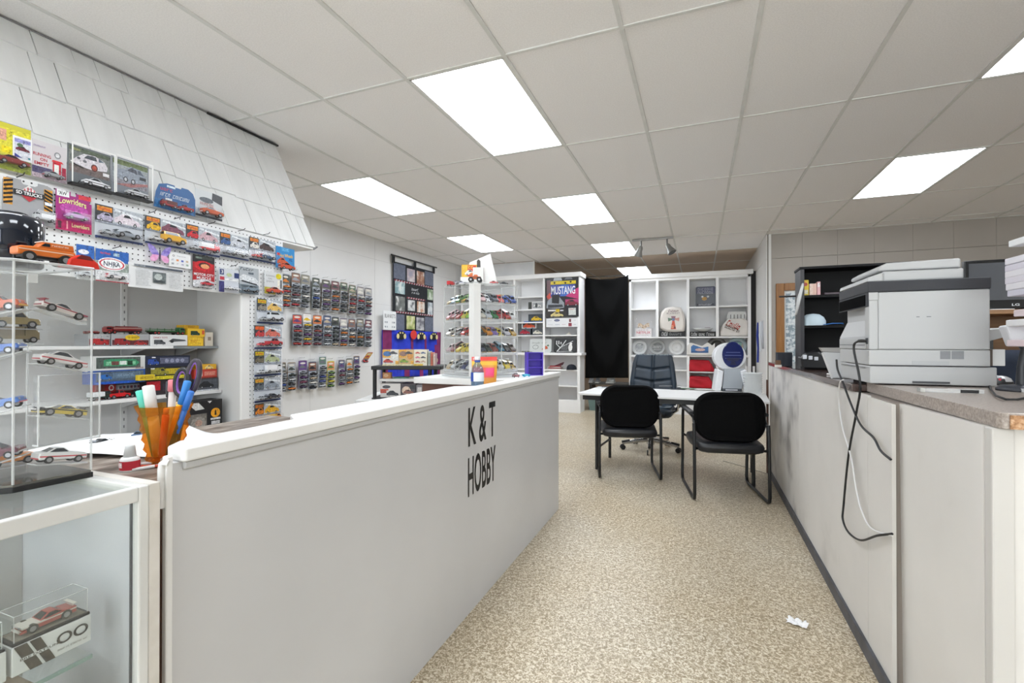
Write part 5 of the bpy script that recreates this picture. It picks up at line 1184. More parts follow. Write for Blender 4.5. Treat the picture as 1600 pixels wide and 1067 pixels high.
# little open acrylic drawer on face A
dz0, dz1 = at(100, 690, X=-1.07).z - SZ, at(100, 585, X=-1.07).z - SZ
mb = MB(); x0, x1, y0, y1 = AP + .002, AP + .018, .002, .092
mb.quad((x1, y0, dz0), (x1, y1, dz0), (x1, y1, dz1), (x1, y0, dz1)).quad((x0, y0, dz0), (x1, y0, dz0), (x1, y0, dz1), (x0, y0, dz1)).quad((x0, y1, dz0), (x1, y1, dz0), (x1, y1, dz1), (x0, y1, dz1)).quad((x0, y0, dz0), (x1, y0, dz0), (x1, y1, dz0), (x0, y1, dz0))
mb.build('drawer', ACRYL, tw)
eg = MB().tube([(x1, y0, dz0), (x1, y1, dz0), (x1, y1, dz1), (x1, y0, dz1)], .0018, 6, closed=True).cyl((x0, y0, dz0), (x1, y0, dz0), .0018, 6).cyl((x0, y1, dz0), (x1, y1, dz0), .0018, 6)
eg.build('drawer_rim', ACRYL_EDGE, tw)
MB().box(AP - .001, AP + .001, -.005, .008, TH_ - .04, TH_ - .024).build('lock_plate', ACRYL_EDGE, tw)
# on its top
ZT = SZ + TH_ + .0005
p0, p1 = at(10, 404, X=-1.14), at(100, 404, X=-1.14)
van = thing('orange_van', 'orange off-road toy van with white roof and big wheels on the cut-corner tower', 'toy car', (-1.125, (p0.y + p1.y) / 2 + .004, ZT), -math.pi / 2)
L = (p1.y - p0.y) * 1.03
MB().prism([(-.5 * L, .16 * L), (-.5 * L, .33 * L), (.2 * L, .35 * L), (.47 * L, .33 * L), (.5 * L, .28 * L), (.5 * L, .15 * L)], 'y', -.17 * L, .17 * L).build('body', C('#d06a1c', .3, 0, .5), van, bevel=.003)
MB().prism([(-.48 * L, .33 * L), (-.46 * L, .47 * L), (.06 * L, .47 * L), (.16 * L, .34 * L)], 'y', -.155 * L, .155 * L).build('cabin', C('#cc661a', .3, 0, .5), van, bevel=.002)
MB().box(-.47 * L, .1 * L, -.15 * L, .15 * L, .465 * L, .485 * L).build('roof', C('#dedad4', .4), van, bevel=.002)
MB().prism([(-.04 * L, .37 * L), (-.04 * L, .44 * L), (.05 * L, .44 * L), (.12 * L, .37 * L)], 'y', -.158 * L, .158 * L).build('windows', WINDOW, van)
MB().box(-.45 * L, .48 * L, -.173 * L, .173 * L, .255 * L, .275 * L).build('side_stripe', C('#e0c8b4', .4), van)
mb = MB(); letters(mb, '~SUNSHINE', 0, 0, .3 * L, .03 * L, 0)
mb.v = [(-(v[0]) - .22 * L, .1585 * L, v[2] + .41 * L) for v in mb.v]; mb.build('lettering', C('#ece4dc', .4), van)
MB().box(-.4 * L, .42 * L, -.1 * L, .1 * L, .1 * L, .16 * L).build('chassis', BLACK, van)
for x_ in (-.3, .32):
    for s_ in (-1, 1):
        MB().cyl((x_ * L, s_ * .13 * L, .115 * L), (x_ * L, s_ * .21 * L, .115 * L), .115 * L, 18, 0).cyl((x_ * L, s_ * .2 * L, .115 * L), (x_ * L, s_ * .215 * L, .115 * L), .062 * L, 12, 1).build('wheel', [TIRE, HUB], van)
p = at(121, 411, X=-1.12)
rs = thing('red_shell', 'bright red plastic car shell beside the orange van', 'toy part', (-1.125, p.y + .002, ZT), math.pi / 2)
MB().prism([(-.026, 0), (-.022, .014), (-.008, .024), (.012, .022), (.024, .012), (.028, 0)], 'y', -.022, .022).build('shell', C('#d02c1e', .25, 0, .4), rs, bevel=.003)
MB().prism([(-.012, .016), (-.004, .0245), (.01, .023), (.016, .015)], 'y', -.0222, .0222).build('openings', C('#6a1410', .4), rs)
p = at(2, 396, X=-1.22)
jar = thing('navy_jar', 'glossy dark navy jar on top of the cut-corner tower', 'jar', (-1.232, .487, ZT))
MB().lathe([(0, 0), (.048, 0), (.052, .004), (.053, .085), (.050, .094), (.044, .098), (0, .098)], 28).build('jar_body', C('#101a2a', .08, 0, .6), jar)
MB().lathe([(.0, .098), (.03, .098), (.03, .104), (0, .105)], 20).build('lid', C('#0e1420', .15), jar)

# ================================================================== square acrylic tower on the return counter
T2 = Vector((-1.297, 2.640, 1.0035)); A2 = 1.062; S2 = .35; H2_ = .60
t2 = thing('square_tower', 'square clear acrylic tower with tilted rows of toy cars', 'display tower', T2, A2)
MB().box(-.012, S2 + .012, -.012, S2 + .012, 0, .012).build('base_plate', C('#c2c6c8', .3), t2)
MB().box(0, S2, 0, S2, .012, .026).build('base_rim', ACRYL_EDGE, t2)
MB().box(-.004, S2 + .004, -.004, S2 + .004, H2_ - .006, H2_).build('top_plate', ACRYL, t2)
for a, b_ in (((0, 0), (S2, 0)), ((0, 0), (0, S2)), ((S2, 0), (S2, S2)), ((0, S2), (S2, S2))):
    MB().quad((a[0], a[1], .026), (b_[0], b_[1], .026), (b_[0], b_[1], H2_ - .006), (a[0], a[1], H2_ - .006)).build('side_panel', ACRYL, t2)
for a in ((S2, 0), (0, S2), (S2, S2), (.62 * S2, 0), (0, .62 * S2)): MB().box(a[0] - .002, a[0] + .002, a[1] - .002, a[1] + .002, .026, H2_ - .006).build('corner_edge', ACRYL_EDGE, t2)
MB().box(-.003, .05, -.003, .05, .012, H2_ - .0065).build('white_column', M_white, t2)
mb = MB().tube([(0, 0, H2_), (S2, 0, H2_), (S2, S2, H2_), (0, S2, H2_)], .003, 6, closed=True); mb.build('top_rim', ACRYL_EDGE, t2)
LEV = [.487, .382, .273, .167, .055]
RC = [['#c8a0a4', '#d4d6d8', '#5c6470', '#c02c30', '#2c58a8', '#2c4c98'], ['#d8d4c8', '#c8d0d8', '#1f7c3c', '#b02a30', '#b8282c', '#d8d8da'], ['#2a8c94', '#d08a2c', '#6a54a0', '#d8c022', '#b8bac4', '#b08a2c'],
      ['#2a3644', '#233a34', '#8a3a2c', '#2c6a84', '#2a2c30', '#4a3a34'], ['#2c7c6c', '#d8d8d4', '#4a3c38', '#c8c8c4', '#d8c022', '#c8a82c']]
LC = [['#26282c', '#7ab03c', '#5a8a4c', '#9ab8c8', '#7a98b4'], ['#8ac03c', '#c8c02c', '#c03a34', '#8a3a34', '#c88a98'], ['#d8642c', '#c02c2c', '#26262a', '#6a4a3c', '#d4d0c8'], ['#c8b83a', '#d0bc2c', '#d8c43c', '#7a2c34', '#c8a8ac'], ['#b8bcc0', '#2c3a6c', '#a8acb0', '#c0c4c6', '#a89878']]
Rz2 = Matrix.Rotation(A2, 3, 'Z')
for li, z in enumerate(LEV):
    for face in 'RL':
        # slanted shelf, low at the outside
        n = 6 if face == 'R' else 5
        o_ = MB()
        if face == 'R': o_.add([(.05, .004, z - .018), (S2 - .004, .004, z - .018), (S2 - .004, .10, z + .034), (.05, .10, z + .034)], [(0, 1, 2, 3)]); o_.box(.05, S2 - .004, .003, .006, z - .022, z - .010)
        else: o_.add([(.004, .05, z - .018), (.004, S2 - .004, z - .018), (.10, S2 - .004, z + .034), (.10, .05, z + .034)], [(0, 1, 2, 3)]); o_.box(.003, .006, .05, S2 - .004, z - .022, z - .010)
        o_.m = [0] + [1] * (len(o_.m) - 1); o_.build('slanted_shelf', [ACRYL, ACRYL_EDGE], t2)
        cols = RC[li] if face == 'R' else LC[li]
        for k in range(n):
            s_ = .078 + k * (.25 / (n - 1)) if face == 'R' else .08 + k * (.24 / (n - 1))
            loc = Vector((s_, .056, z + .012)) if face == 'R' else Vector((.056, s_, z + .012))
            yaw = (-math.pi / 2 if face == 'R' else math.pi) + A2
            kind = ['coupe', 'muscle', 'racer', 'wagon', 'pickup', 'coupe'][(k * 2 + li) % 6]
            lab = 'toy car, %s from the white column on the %s face, %s level from the top' % (ORD[k], 'right' if face == 'R' else 'left', ORD[li])
            toy(lab, kind, cols[k], T2 + Rz2 @ loc, 0, .098, random.choice(['#d8d8d8', '#3a3a3e', '#c8a040']), random.random() < .3, 'toy cars in the square acrylic tower', rot=(0, .5, yaw + random.uniform(-.12, .12)))
# things on its top
def t2p(x, y, z=H2_ + .003): return T2 + Rz2 @ Vector((x, y, z))
b = thing('toy_box', 'yellow and red car box standing on the square tower', 'box', t2p(.10, .20, H2_ + .06), YAW)
MB().box(-.05, .05, 0, .03, 0, .082).build('carton', C('#d8aa24', .45), b)
printed(b, .1, .082, [('r', .06, .05, .96, .95, '#c83a24'), ('r', .06, .05, .4, .95, '#e0b02c'), ('t', '~RACE', .45, .78, .7, .2, '#e8c83c', {'bold': True}), ('car', .58, .36, .74, 1, '#d8d4cc', 'coupe'), ('e', .74, .22, .22, .12, '#d8742c')])
b = thing('white_carton', 'plain white carton under the yellow and red car box', 'box', t2p(.10, .205, H2_ + .004), YAW)
MB().box(-.055, .055, -.01, .05, 0, .055).build('carton', M_white, b, bevel=.002)
b = thing('foam_board', 'tall white folded board with a dark arched cut-out on the square tower', 'board', t2p(.17, .15, H2_ + .004), YAW)
MB().prism([(-.10, .05), (-.085, .155), (.055, .215), (.105, .0), (-.02, .0), (-.03, .08)], 'y', .012, .018).build('board', M_white, b)
MB().prism([(-.035, .09), (-.035, .165), (-.025, .178), (-.012, .165), (-.01, .09)], 'y', .008, .0119).build('dark_arch', C('#4a4644', .7), b)
MB().box(-.06, .01, -.02, .006, .0, .118).build('front_box', C('#dcdcda', .5), b)
MB().prism([(-.095, .05), (-.06, .06), (-.06, .13), (-.085, .14)], 'y', .0, .008).build('grey_flap', C('#a8aaa4', .6), b)
b = thing('monster_truck', 'black and orange toy monster truck at the near corner of the square tower top', 'toy car', t2p(.035, .035, H2_ + .001), YAW)
MB().prism([(-.032, .022), (-.034, .036), (-.012, .038), (-.006, .048), (.014, .048), (.018, .038), (.034, .036), (.034, .022)], 'y', -.017, .017).build('body', C('#c8642c', .35), b, bevel=.002)
MB().box(-.036, .036, -.019, .019, .03, .034).build('dark_trim', BLACK, b)
for x_ in (-.026, .026):
    for s_ in (-1, 1): MB().cyl((x_, s_ * .012, .016), (x_, s_ * .03, .016), .0165, 14, 0).cyl((x_, s_ * .029, .016), (x_, s_ * .031, .016), .007, 10, 1).build('wheel', [TIRE, HUB], b)
toy('red fire engine at the left end of the square tower top', 'truck', '#b8242a', t2p(.02, .30), YAW + 1.2, .07, '#c02c30')
toy('white and navy sports car on the square tower top behind the monster truck', 'racer', '#d0d0d8', t2p(.03, .19), YAW + .3, .08, '#2c3a6c', True)
toy('red sports car at the right on the square tower top', 'coupe', '#c0302c', t2p(.18, .03), YAW - .2, .055)
toy('dark car at the right end of the square tower top', 'coupe', '#2a2c30', t2p(.26, .03), YAW + .1, .055)
# ================================================================== white shelf units at the back
M_unit = noisy('white_shelf_paint', [(.3, '#e6e6e6'), (.7, '#efefef')], 2, .4)
M_uback = noisy('shelf_back', [(.3, '#e0e0e1'), (.7, '#e8e8e9')], 2, .5)
U1 = 8.18; UX0, UXR = XL + .06, -1.95
u1 = thing('shelf_unit', 'tall white shelf unit left of the black curtain with a car poster', 'shelf unit', (0, 0, 0))
MB().box(UX0, UXR, U1 + .33, U1 + .35, 0, 2.44).build('back_panel', M_uback, u1)
for x0, x1 in ((UX0, UX0 + .04), (-3.21, -3.17), (-2.635, -2.595), (UXR - .05, UXR)):
    MB().box(x0, x1, U1, U1 + .33, .0 if x1 == UXR else 1.065, 2.40).build('upright', M_unit, u1, bevel=.002)
MB().box(UX0, UXR + .03, U1 - .03, U1 + .35, 2.40, 2.485).build('crown', M_unit, u1, bevel=.012)
for z in (2.087, 1.851, 1.619, 1.378):
    MB().box(-3.17, -2.635, U1 + .01, U1 + .33, z - .022, z).build('shelf', M_unit, u1, bevel=.002)
    MB().box(UX0 + .04, -3.21, U1 + .01, U1 + .33, z - .022, z).build('shelf', M_unit, u1, bevel=.002)
MB().box(-2.595, UXR - .05, U1 + .01, U1 + .33, 1.356, 1.378).build('shelf', M_unit, u1, bevel=.002)
MB().box(UX0, UXR + .035, U1 - .04, U1 + .33, 1.015, 1.06).build('counter_ledge', M_unit, u1, bevel=.004)
for z in (.759, .478): MB().box(UX0 + .04, UXR - .05, U1 + .01, U1 + .33, z - .022, z).build('shelf', M_unit, u1, bevel=.002)
for x0, x1 in ((UX0, UX0 + .04), (-3.21, -3.17), (-2.64, -2.60)): MB().box(x0, x1, U1, U1 + .33, .0, 1.015).build('lower_upright', M_unit, u1, bevel=.002)
MB().box(UX0, UXR + .01, U1 - .015, U1, 0, .231).build('toe_board', M_unit, u1, bevel=.003)
def flat(name, label, cat, u0, u1_, vt, vb, Y, col, shapes, d=.006, group=None, zb=None):
    return carton(name, label, u0, u1_, vt, vb, d, col, shapes, Y=Y, cat=cat, group=group, zb=zb)
flat('car_poster', 'colourful poster reading MUSTANG on the white shelf unit', 'poster', 853.5, 904, 430.5, 495, U1 - .008, '#1c1a22',
     [('r', .0, .86, 1, 1, '#24262c'), ('p', [(.22, .88), (.26, .99), (.46, .99), (.5, .88)], '#b4bac0'), ('p', [(.56, .9), (.66, .98), (.78, .96), (.82, .9)], '#6c7078'), ('r', .02, .42, .14, .9, '#6a4a50'), ('p', [(0, .5), (.12, .6), (.3, .48), (.1, .42)], '#c84c3c'),
      ('r', .14, .5, .9, .78, '#3c4a9a'), ('r', .46, .5, .7, .78, '#3a64b8'), ('p', [(.6, .5), (1, .42), (1, .7), (.9, .66)], '#b82c6c'), ('r', .14, .79, .92, .87, '#d8c024'), ('e', .26, .83, .03, .025, '#2a2414'), ('e', .6, .82, .03, .025, '#2a2414'), ('e', .76, .84, .03, .025, '#2a2414'), ('t', 'MUSTANG', .53, .645, .74, .19, '#e4e6ee', {'bold': True}),
      ('p', [(.0, .22), (.04, .4), (.2, .5), (.42, .48), (.56, .34), (.56, .22), (.3, .2)], '#8f959c'), ('p', [(.18, .34), (.18, .54), (.42, .54), (.4, .32)], '#1c1c20'), ('p', [(.06, .3), (.5, .3), (.54, .24), (.06, .22)], '#33363c'),
      ('r', .6, .3, 1, .42, '#a83a6c'), ('car', .8, .34, .42, .9, '#7a2034', 'coupe'), ('p', [(.0, 0), (.0, .2), (.6, .2), (.66, 0)], '#2c2826'), ('r', .06, .14, .3, .18, '#d8d8d4'), ('r', .3, .12, .42, .19, '#d4b424'), ('r', .44, .14, .54, .17, '#d8d8e0'), ('car', .34, .06, .4, .8, '#d0c080', 'coupe'), ('r', .7, .04, .92, .21, '#c8ccc8'), ('t', '~SHOW', .8, .18, .14, .025, '#b83a3c'), ('r', .0, .0, 1, .012, '#101014')])
flat('sponsor_banner', 'white sponsor strip with a blue oval below the poster', 'banner', 853.5, 903.5, 497, 511, U1 - .009, '#e0e1e3',
     [('e', .34, .76, .09, .13, '#28386c'), ('t', 'Ford', .34, .76, .1, .12, '#d8dce4', {'skew': .2}), ('r', .72, .55, .78, .9, '#6a2a34'), ('r', .7, .08, .8, .45, '#8a3440'), ('t', '~TICKETS', .12, .75, .14, .07, '#a8aab0'), ('t', '~SPONSOR', .14, .3, .16, .07, '#a8aab0'), ('t', '~PARTS', .36, .28, .14, .09, '#5c6a94'), ('t', '~RACING', .56, .3, .12, .07, '#a86a74'), ('t', '~CLUB', .9, .74, .08, .08, '#a8aab0'), ('t', '~AUTO', .9, .28, .08, .08, '#8a8e96')])
YS = U1 + .08
G = 'boxed model cars on the white shelf unit'
carton('model_box', 'black and white window box on the second shelf of the poster unit', 825, 848.5, 471, 480.5, .1, '#d6d6d4', [('r', .02, .05, .26, .95, '#3a3c38'), ('r', .3, .15, .98, .88, '#9a9c9e'), ('car', .62, .5, .5, .8, '#dcdcd8', 'coupe'), ('e', .56, .5, .08, .3, '#3c3e40')], Y=YS, group=G, zb=1.8515)
carton('model_box', 'dark window box with a yellow car on the third shelf of the poster unit', 825.5, 848.5, 491, 501, .1, '#2a3038', [('r', .04, .1, .96, .9, '#3c444c'), ('car', .56, .45, .7, .9, '#d8b428', 'coupe'), ('r', 0, 0, 1, .08, '#2c62b0')], Y=YS, group=G, zb=1.6195)
t = thing('blue_folder', 'blue folder under the yellow car box', 'folder', (at(826, 501, Y=YS - .05).x, YS - .05, 1.6195)); MB().box(-.09, .0, -.02, .05, 0, .012).build('folder', C('#2f6cc0', .4), t)
zo = at(827, 513, Y=YS).z
carton('model_box', 'red model car box at the lower left of the poster unit', 811, 829.5, 513.5, 523, .1, '#3a4048', [('r', .03, .06, .97, .94, '#525a60'), ('car', .5, .5, .84, .9, '#a82438', 'coupe')], Y=YS, group=G, zb=1.3785)
carton('model_box', 'cream model car box at the lower right of the column beside the poster', 831.5, 848.5, 513.5, 523, .1, '#3c4248', [('r', .03, .06, .97, .94, '#4a5056'), ('car', .5, .45, .84, .9, '#d8d4c4', 'coupe')], Y=YS, group=G, zb=1.3785)
carton('model_box', 'white framed box with an orange car stacked on two boxes', 815.5, 838, 503, 513, .1, '#d8dadc', [('r', .06, .1, .94, .9, '#3c444a'), ('car', .5, .45, .8, .9, '#d8542c', 'coupe')], Y=YS, group=G, zb=zo)
t = thing('sea_shell', 'small cream shell on the narrow shelf under the sponsor strip', 'shell', (at(889, 522, Y=YS).x, YS, 1.3785)); MB().lathe([(0, 0), (.05, 0), (.044, .014), (.02, .03), (.005, .05), (0, .052)], 12).build('shell', C('#d6d0c4', .6), t)
# boards leaning on the ledge
def lean(name, label, cat, u0, u1_, vt, vb, Y, col, shapes, z, ang=-.16):
    a, b_ = at(u0, (vt + vb) / 2, Y=Y), at(u1_, (vt + vb) / 2, Y=Y); w = b_.x - a.x; h = at((u0 + u1_) / 2, vt, Y=Y).z - z
    t = thing(name, label, cat, ((a.x + b_.x) / 2, Y, z), rot=(ang, 0, 0))
    c = .06 * w
    MB().prism([(-w / 2 + c, 0), (w / 2 - c, 0), (w / 2, c), (w / 2, h - c), (w / 2 - c, h), (-w / 2 + c, h), (-w / 2, h - c), (-w / 2, c)], 'y', 0, .012).build('board', C(col, .35), t)
    printed(t, w, h, shapes); return t
branch = [('p', [(.12, .08), (.16, .06), (.36, .4), (.56, .86), (.52, .86), (.32, .44)], '#d0d2d2'), ('p', [(.3, .36), (.12, .6), (.1, .58), (.28, .32)], '#d0d2d2'), ('p', [(.38, .4), (.86, .78), (.84, .82), (.36, .44)], '#b4b6b8')]
lean('slate_board', 'black board painted with a white bird and branch on the ledge of the poster unit', 'board', 865, 900, 528, 551, U1 + .0, '#17181a',
     branch + [('e', .74, .36, .09, .26, '#dcdcda'), ('e', .76, .62, .06, .08, '#dcdcda')] + [('e', .12 + .1 * (k % 3), .62 + .08 * (k // 3), .03, .04, '#c6c8c8') for k in range(8)] + [('r', .34, .2 + .08 * k, .62, .225 + .08 * k, '#8a8c8e') for k in range(5)] + [('p', [(.16, .1), (.7, .12), (.9, .04), (.7, .08), (.2, .06)], '#b8baba')], 1.0605)
lean('glass_board', 'pale board with an ellipse and a red bird leaning beside the black one', 'board', 827, 861, 529, 551, U1 + .0, '#c6cac8',
     [('e', .28, .4, .14, .16, '#6c7472'), ('e', .28, .4, .12, .13, '#c6cac8'), ('p', [(.56, .22), (.7, .5), (.8, .46), (.86, .3), (.66, .2)], '#b8502c'), ('p', [(.78, .5), (.86, .6), (.9, .5), (.86, .44)], '#3c6a48'), ('t', '~Blessed', .3, .7, .36, .12, '#7a807e', {'skew': .3}), ('t', '~family', .68, .72, .24, .1, '#7a807e', {'skew': .3})], 1.0605)
for k in range(5):
    p = at(817 + k * 3.4, 549.5, Y=U1 + .02)
    toy('tiny toy car, %s from the left in the row on the poster unit ledge' % ORD[k], 'coupe', ['#8a7a3c', '#5c5f62', '#8a8c88', '#6c5c3c', '#4a4c50'][k], (p.x, U1 + .02, 1.0605), -math.pi / 2, .07, group='tiny cars on the poster unit ledge')
t = thing('paper_stack', 'stack of red and white papers on the lower shelf of the poster unit', 'papers', (at(868, 577, Y=U1 + .1).x, U1 + .1, .7595))
for k, (c, w_, r_) in enumerate((('#d8d4d0', .26, .0), ('#8a2430', .24, .1), ('#c8c4c0', .25, -.08), ('#a02c34', .2, .2))): MB().box(-w_ / 2, w_ / 2, -.09, .09, k * .016, k * .016 + .015).build('folder', C(c, .6), t, rz=r_)
MB().prism([(-.02, .064), (.12, .075), (.15, .13), (.08, .1)], 'y', -.06, .06).build('folder', C('#5c2430', .6), t)
t = thing('baseball_hat', 'dark navy baseball hat on the lower shelf of the poster unit', 'hat', (at(893, 577, Y=U1 + .1).x, U1 + .1, .7595))
MB().lathe([(.088, 0), (.088, .03), (.075, .065), (.045, .088), (0, .096)], 18).build('crown', C('#1a1f2a', .8), t); MB().prism([(-.08, -.04), (-.06, -.14), (.06, -.14), (.08, -.04)], 'z', .0, .008).build('brim', C('#1a1f2a', .8), t)

# ---- black curtain between the units, with a low bench behind it
cz0, cz1 = .60, 2.44
t = thing('black_curtain', 'black curtain hanging in the gap between the white shelf units', 'curtain', (0, 8.62, 0))
CX0, CX1 = -1.955, -1.18
def cur(p, q):
    x = CX0 + (CX1 - CX0) * p
    sag = .05 * math.sin(math.pi * p) * max(0, q - .75) / .25
    swag = .045 * math.sin((1 - q) * 13 + 22 * (p - .5) ** 2) * math.sin(math.pi * p)
    return (x, .006 * math.sin(p * 23) * (.4 + .6 * (1 - q)) + swag, cz0 + (cz1 - cz0) * q - sag + .06 * (1 - q) * (p - .5) * .4)
MB().grid(cur, 70, 50).build('curtain_cloth', noisy('black_fabric', [(.3, '#050506'), (.7, '#090909')], 6, .9, .1, 120, spec=.15), t, thick=.004)
MB().cyl((CX0 - .01, 0, cz1 + .005), (CX1 + .02, 0, cz1 + .005), .008, 8).build('curtain_rod', C('#1a1a1a', .4), t)
t = thing('low_bench', 'dark low bench behind the curtain hem', 'bench', (-1.57, 9.0, 0))
MB().box(-.36, .36, -.2, .2, .46, .49).build('seat_board', C('#4a4844', .6), t)
for sx_ in (-1, 1): MB().box(sx_ * .33 - .02, sx_ * .33 + .02, -.18, .18, 0, .46).build('leg', C('#3a3836', .6), t)
for k, (u, c) in enumerate(((924, '#b8bcc0'), (934, '#8a8e92'), (951, '#d0d2d0'), (957, '#c8ccca'))):
    p = at(u, 596, Y=8.9)
    t = thing('shoe', ['grey shoe at the left on the bench under the curtain', 'darker grey shoe beside it on the bench under the curtain', 'left one of the pale shoe pair under the curtain', 'right one of the pale shoe pair under the curtain'][k], 'shoe', (p.x, 8.92, .4905), group='shoes under the curtain')
    MB().prism([(-.11, 0), (.09, 0), (.1, .03), (.06, .05), (.02, .1), (-.02, .1), (-.03, .06), (-.1, .04)], 'x', -.035, .035).build('upper', C(c, .6), t, bevel=.008)
    MB().prism([(-.115, -.0), (.105, .0), (.105, .014), (-.115, .014)], 'x', -.037, .037).build('sole', C('#e0e0de', .6), t)
t = thing('storage_tote', 'grey-green storage tote on the floor under the curtain', 'tote', (-1.62, 8.75, 0))
MB().add([(-.26, -.12, 0), (.26, -.12, 0), (.26, .1, 0), (-.26, .1, 0), (-.29, -.14, .26), (.29, -.14, .26), (.29, .12, .26), (-.29, .12, .26)], [(0, 1, 2, 3), (0, 1, 5, 4), (1, 2, 6, 5), (2, 3, 7, 6), (3, 0, 4, 7)]).build('tub', C('#6c8480', .5), t)
MB().box(-.3, .3, -.15, .13, .26, .285).build('lid', C('#58706c', .5), t, bevel=.006)

# ---- second unit
U2 = 8.7; VX0, VX1 = -1.178, .79
u2 = thing('cube_shelf', 'white cube shelf unit right of the black curtain with plates and signs', 'shelf unit', (0, 0, 0))
MB().box(VX0, VX1, U2 + .33, U2 + .35, 0, 2.40).build('back_panel', M_uback, u2)
DV = [-.69, -.183, .282]
for x0, x1 in ((VX0, VX0 + .04), (VX1 - .045, VX1)): MB().box(x0, x1, U2, U2 + .33, 0, 2.37).build('upright', M_unit, u2, bevel=.002)
for x in DV: MB().box(x - .022, x + .022, U2, U2 + .33, 1.342, 2.33).build('divider', M_unit, u2, bevel=.002)
MB().box(-.183 - .022, -.183 + .022, U2, U2 + .33, 0, 1.318).build('divider', M_unit, u2, bevel=.002)
MB().box(.26, .30, U2, U2 + .33, 0, .995).build('divider', M_unit, u2, bevel=.002)
MB().box(VX0, VX1, U2, U2 + .33, 2.33, 2.37).build('head_rail', M_unit, u2)
MB().box(VX0 - .02, VX1 + .035, U2 - .03, U2 + .35, 2.37, 2.45).build('crown', M_unit, u2, bevel=.012)
for x0, x1, z in ((VX0 + .04, DV[0] - .022, 1.848), (DV[1] + .022, DV[2] - .022, 1.855), (DV[2] + .022, VX1 - .045, 1.862)):
    MB().box(x0, x1, U2 + .005, U2 + .33, z - .024, z).build('shelf', M_unit, u2, bevel=.002)
MB().box(VX0 + .04, VX1 - .045, U2 + .002, U2 + .33, 1.318, 1.342).build('long_shelf', M_unit, u2, bevel=.002)
MB().box(VX0 + .04, DV[1] - .022, U2 - .01, U2 + .33, .985, 1.02).build('shelf', M_unit, u2, bevel=.002)
MB().box(DV[1] + .022, VX1 - .045, U2 - .01, U2 + .33, .995, 1.03).build('shelf', M_unit, u2, bevel=.002)
for z in (.77, .47): MB().box(VX0 + .04, DV[1] - .022, U2 + .01, U2 + .33, z - .022, z).build('shelf', M_unit, u2, bevel=.002)
for z in (.745, .46):
    MB().box(DV[1] + .022, .26, U2 + .01, U2 + .33, z - .022, z).build('shelf', M_unit, u2, bevel=.002)
    MB().box(.30, VX1 - .045, U2 + .01, U2 + .33, z - .022, z).build('shelf', M_unit, u2, bevel=.002)
MB().box(VX0, VX1, U2 - .012, U2, 0, .2).build('toe_board', M_unit, u2)
MB().box(VX1 + .001, VX1 + .075, U2 + .05, U2 + .3, 0, 2.42).build('gap_shade_filler', C('#2b2a2a', .7), u2)  # dark box standing in for the shade in the gap by the wall
MB().box(.86, .868, U2 - .3, U2, .0, 2.3)
YU = U2 + .12
def ux(u, v=500, Y=YU): return at(u, v, Y=Y).x
# gift jar pack
t = thing('gift_pack', 'clear bag over a white NETFLIX gift box on the cube shelf', 'gift', (ux(1006), YU, 1.3425))
MB().box(-.14, .14, -.06, .06, 0, .15).build('gift_box', C('#dcd8d6', .5), t)
printed(t, .28, .15, [('t', '~THIS IS MY', .5, .82, .6, .12, '#8a6a78'), ('t', 'NETFLIX', .5, .52, .86, .3, '#b8384c', {'bold': True}), ('t', '~WATCHING', .5, .2, .6, .1, '#a8a4a4')], -.061)
MB().grid(lambda p, q: ((p - .5) * (.36 - .1 * q), -.085 + .03 * q + .01 * math.sin(p * 20 + q * 7), q * .42), 16, 12).build('clear_bag', BLISTER, t)
MB().grid(lambda p, q: ((p - .5) * .2, -.05, .16 + q * .07 + .02 * math.sin(p * 9)), 10, 4).build('ribbon', noisy('ribbon', [(.35, '#6a4a5c'), (.5, '#c8b08c'), (.7, '#e0dcd8')], 40, .5), t)
# printed bag with a cross
t = thing('cross_bag', 'white drawstring bag printed with a floral cross on the cube shelf', 'bag', (ux(1051), YU - .02, 1.3425 + .09))
mb = MB(); prof = [(-.21, .06), (-.23, .2), (-.2, .34), (-.12, .42), (.0, .44), (.14, .42), (.2, .3), (.21, .1), (.19, .0), (.05, -.01), (-.12, .0)]
rings = [[(x * k, y, .2 + (z - .2) * k) for x, z in prof] for y, k in ((-.075, .82), (-.06, .95), (-.01, 1), (.04, .95), (.05, .8))]
mb.ring(rings, 0, True); mb.build('bag_body', noisy('canvas', [(.3, '#d2ccc6'), (.7, '#e0dad4')], 5, .8, .2, 40), t)
printed(t, .34, .42, [('t', '~Babies', .56, .86, .5, .1, '#6a3c50', {'skew': .3, 'bold': True}), ('t', 'B L A N K E T', .54, .76, .62, .06, '#5a4450', {'bold': True}), ('p', [(.48, .46), (.44, .64), (.66, .64), (.62, .46)], '#8a6470'), ('p', [(.52, .5), (.3, .42), (.28, .58), (.5, .54)], '#5c7460'), ('p', [(.58, .5), (.82, .42), (.84, .58), (.6, .54)], '#c08a80'), ('p', [(.5, .46), (.6, .46), (.68, .1), (.42, .1)], '#c8543c'), ('e', .55, .5, .07, .06, '#5a6a8c'), ('e', .5, .2, .06, .07, '#d88a6c'), ('e', .62, .16, .04, .05, '#3c3a3c')], -.0765)
carton('block_sign', 'black wooden block sign with white lettering under the cross bag', 1031, 1070, 517, 526, .1, '#1b1b1d', [('t', '~Love', .2, .5, .26, .6, '#d0d0d0', {'bold': True, 'skew': .2}), ('t', '~Family', .64, .5, .5, .5, '#8a8c8e')], Y=YU - .04, cat='sign', group='block signs', zb=1.3425)
carton('block_sign', 'black and white patterned block sign below the glass bowl on the cube shelf', 1078, 1118.5, 518, 526, .1, '#1b1b1d', [('t', '~live love laugh', .5, .5, .9, .6, '#d8d8d8', {'bold': True})], Y=YU - .06, cat='sign', group='block signs', zb=1.3425)
z_ = at(1098, 518, Y=YU - .06).z
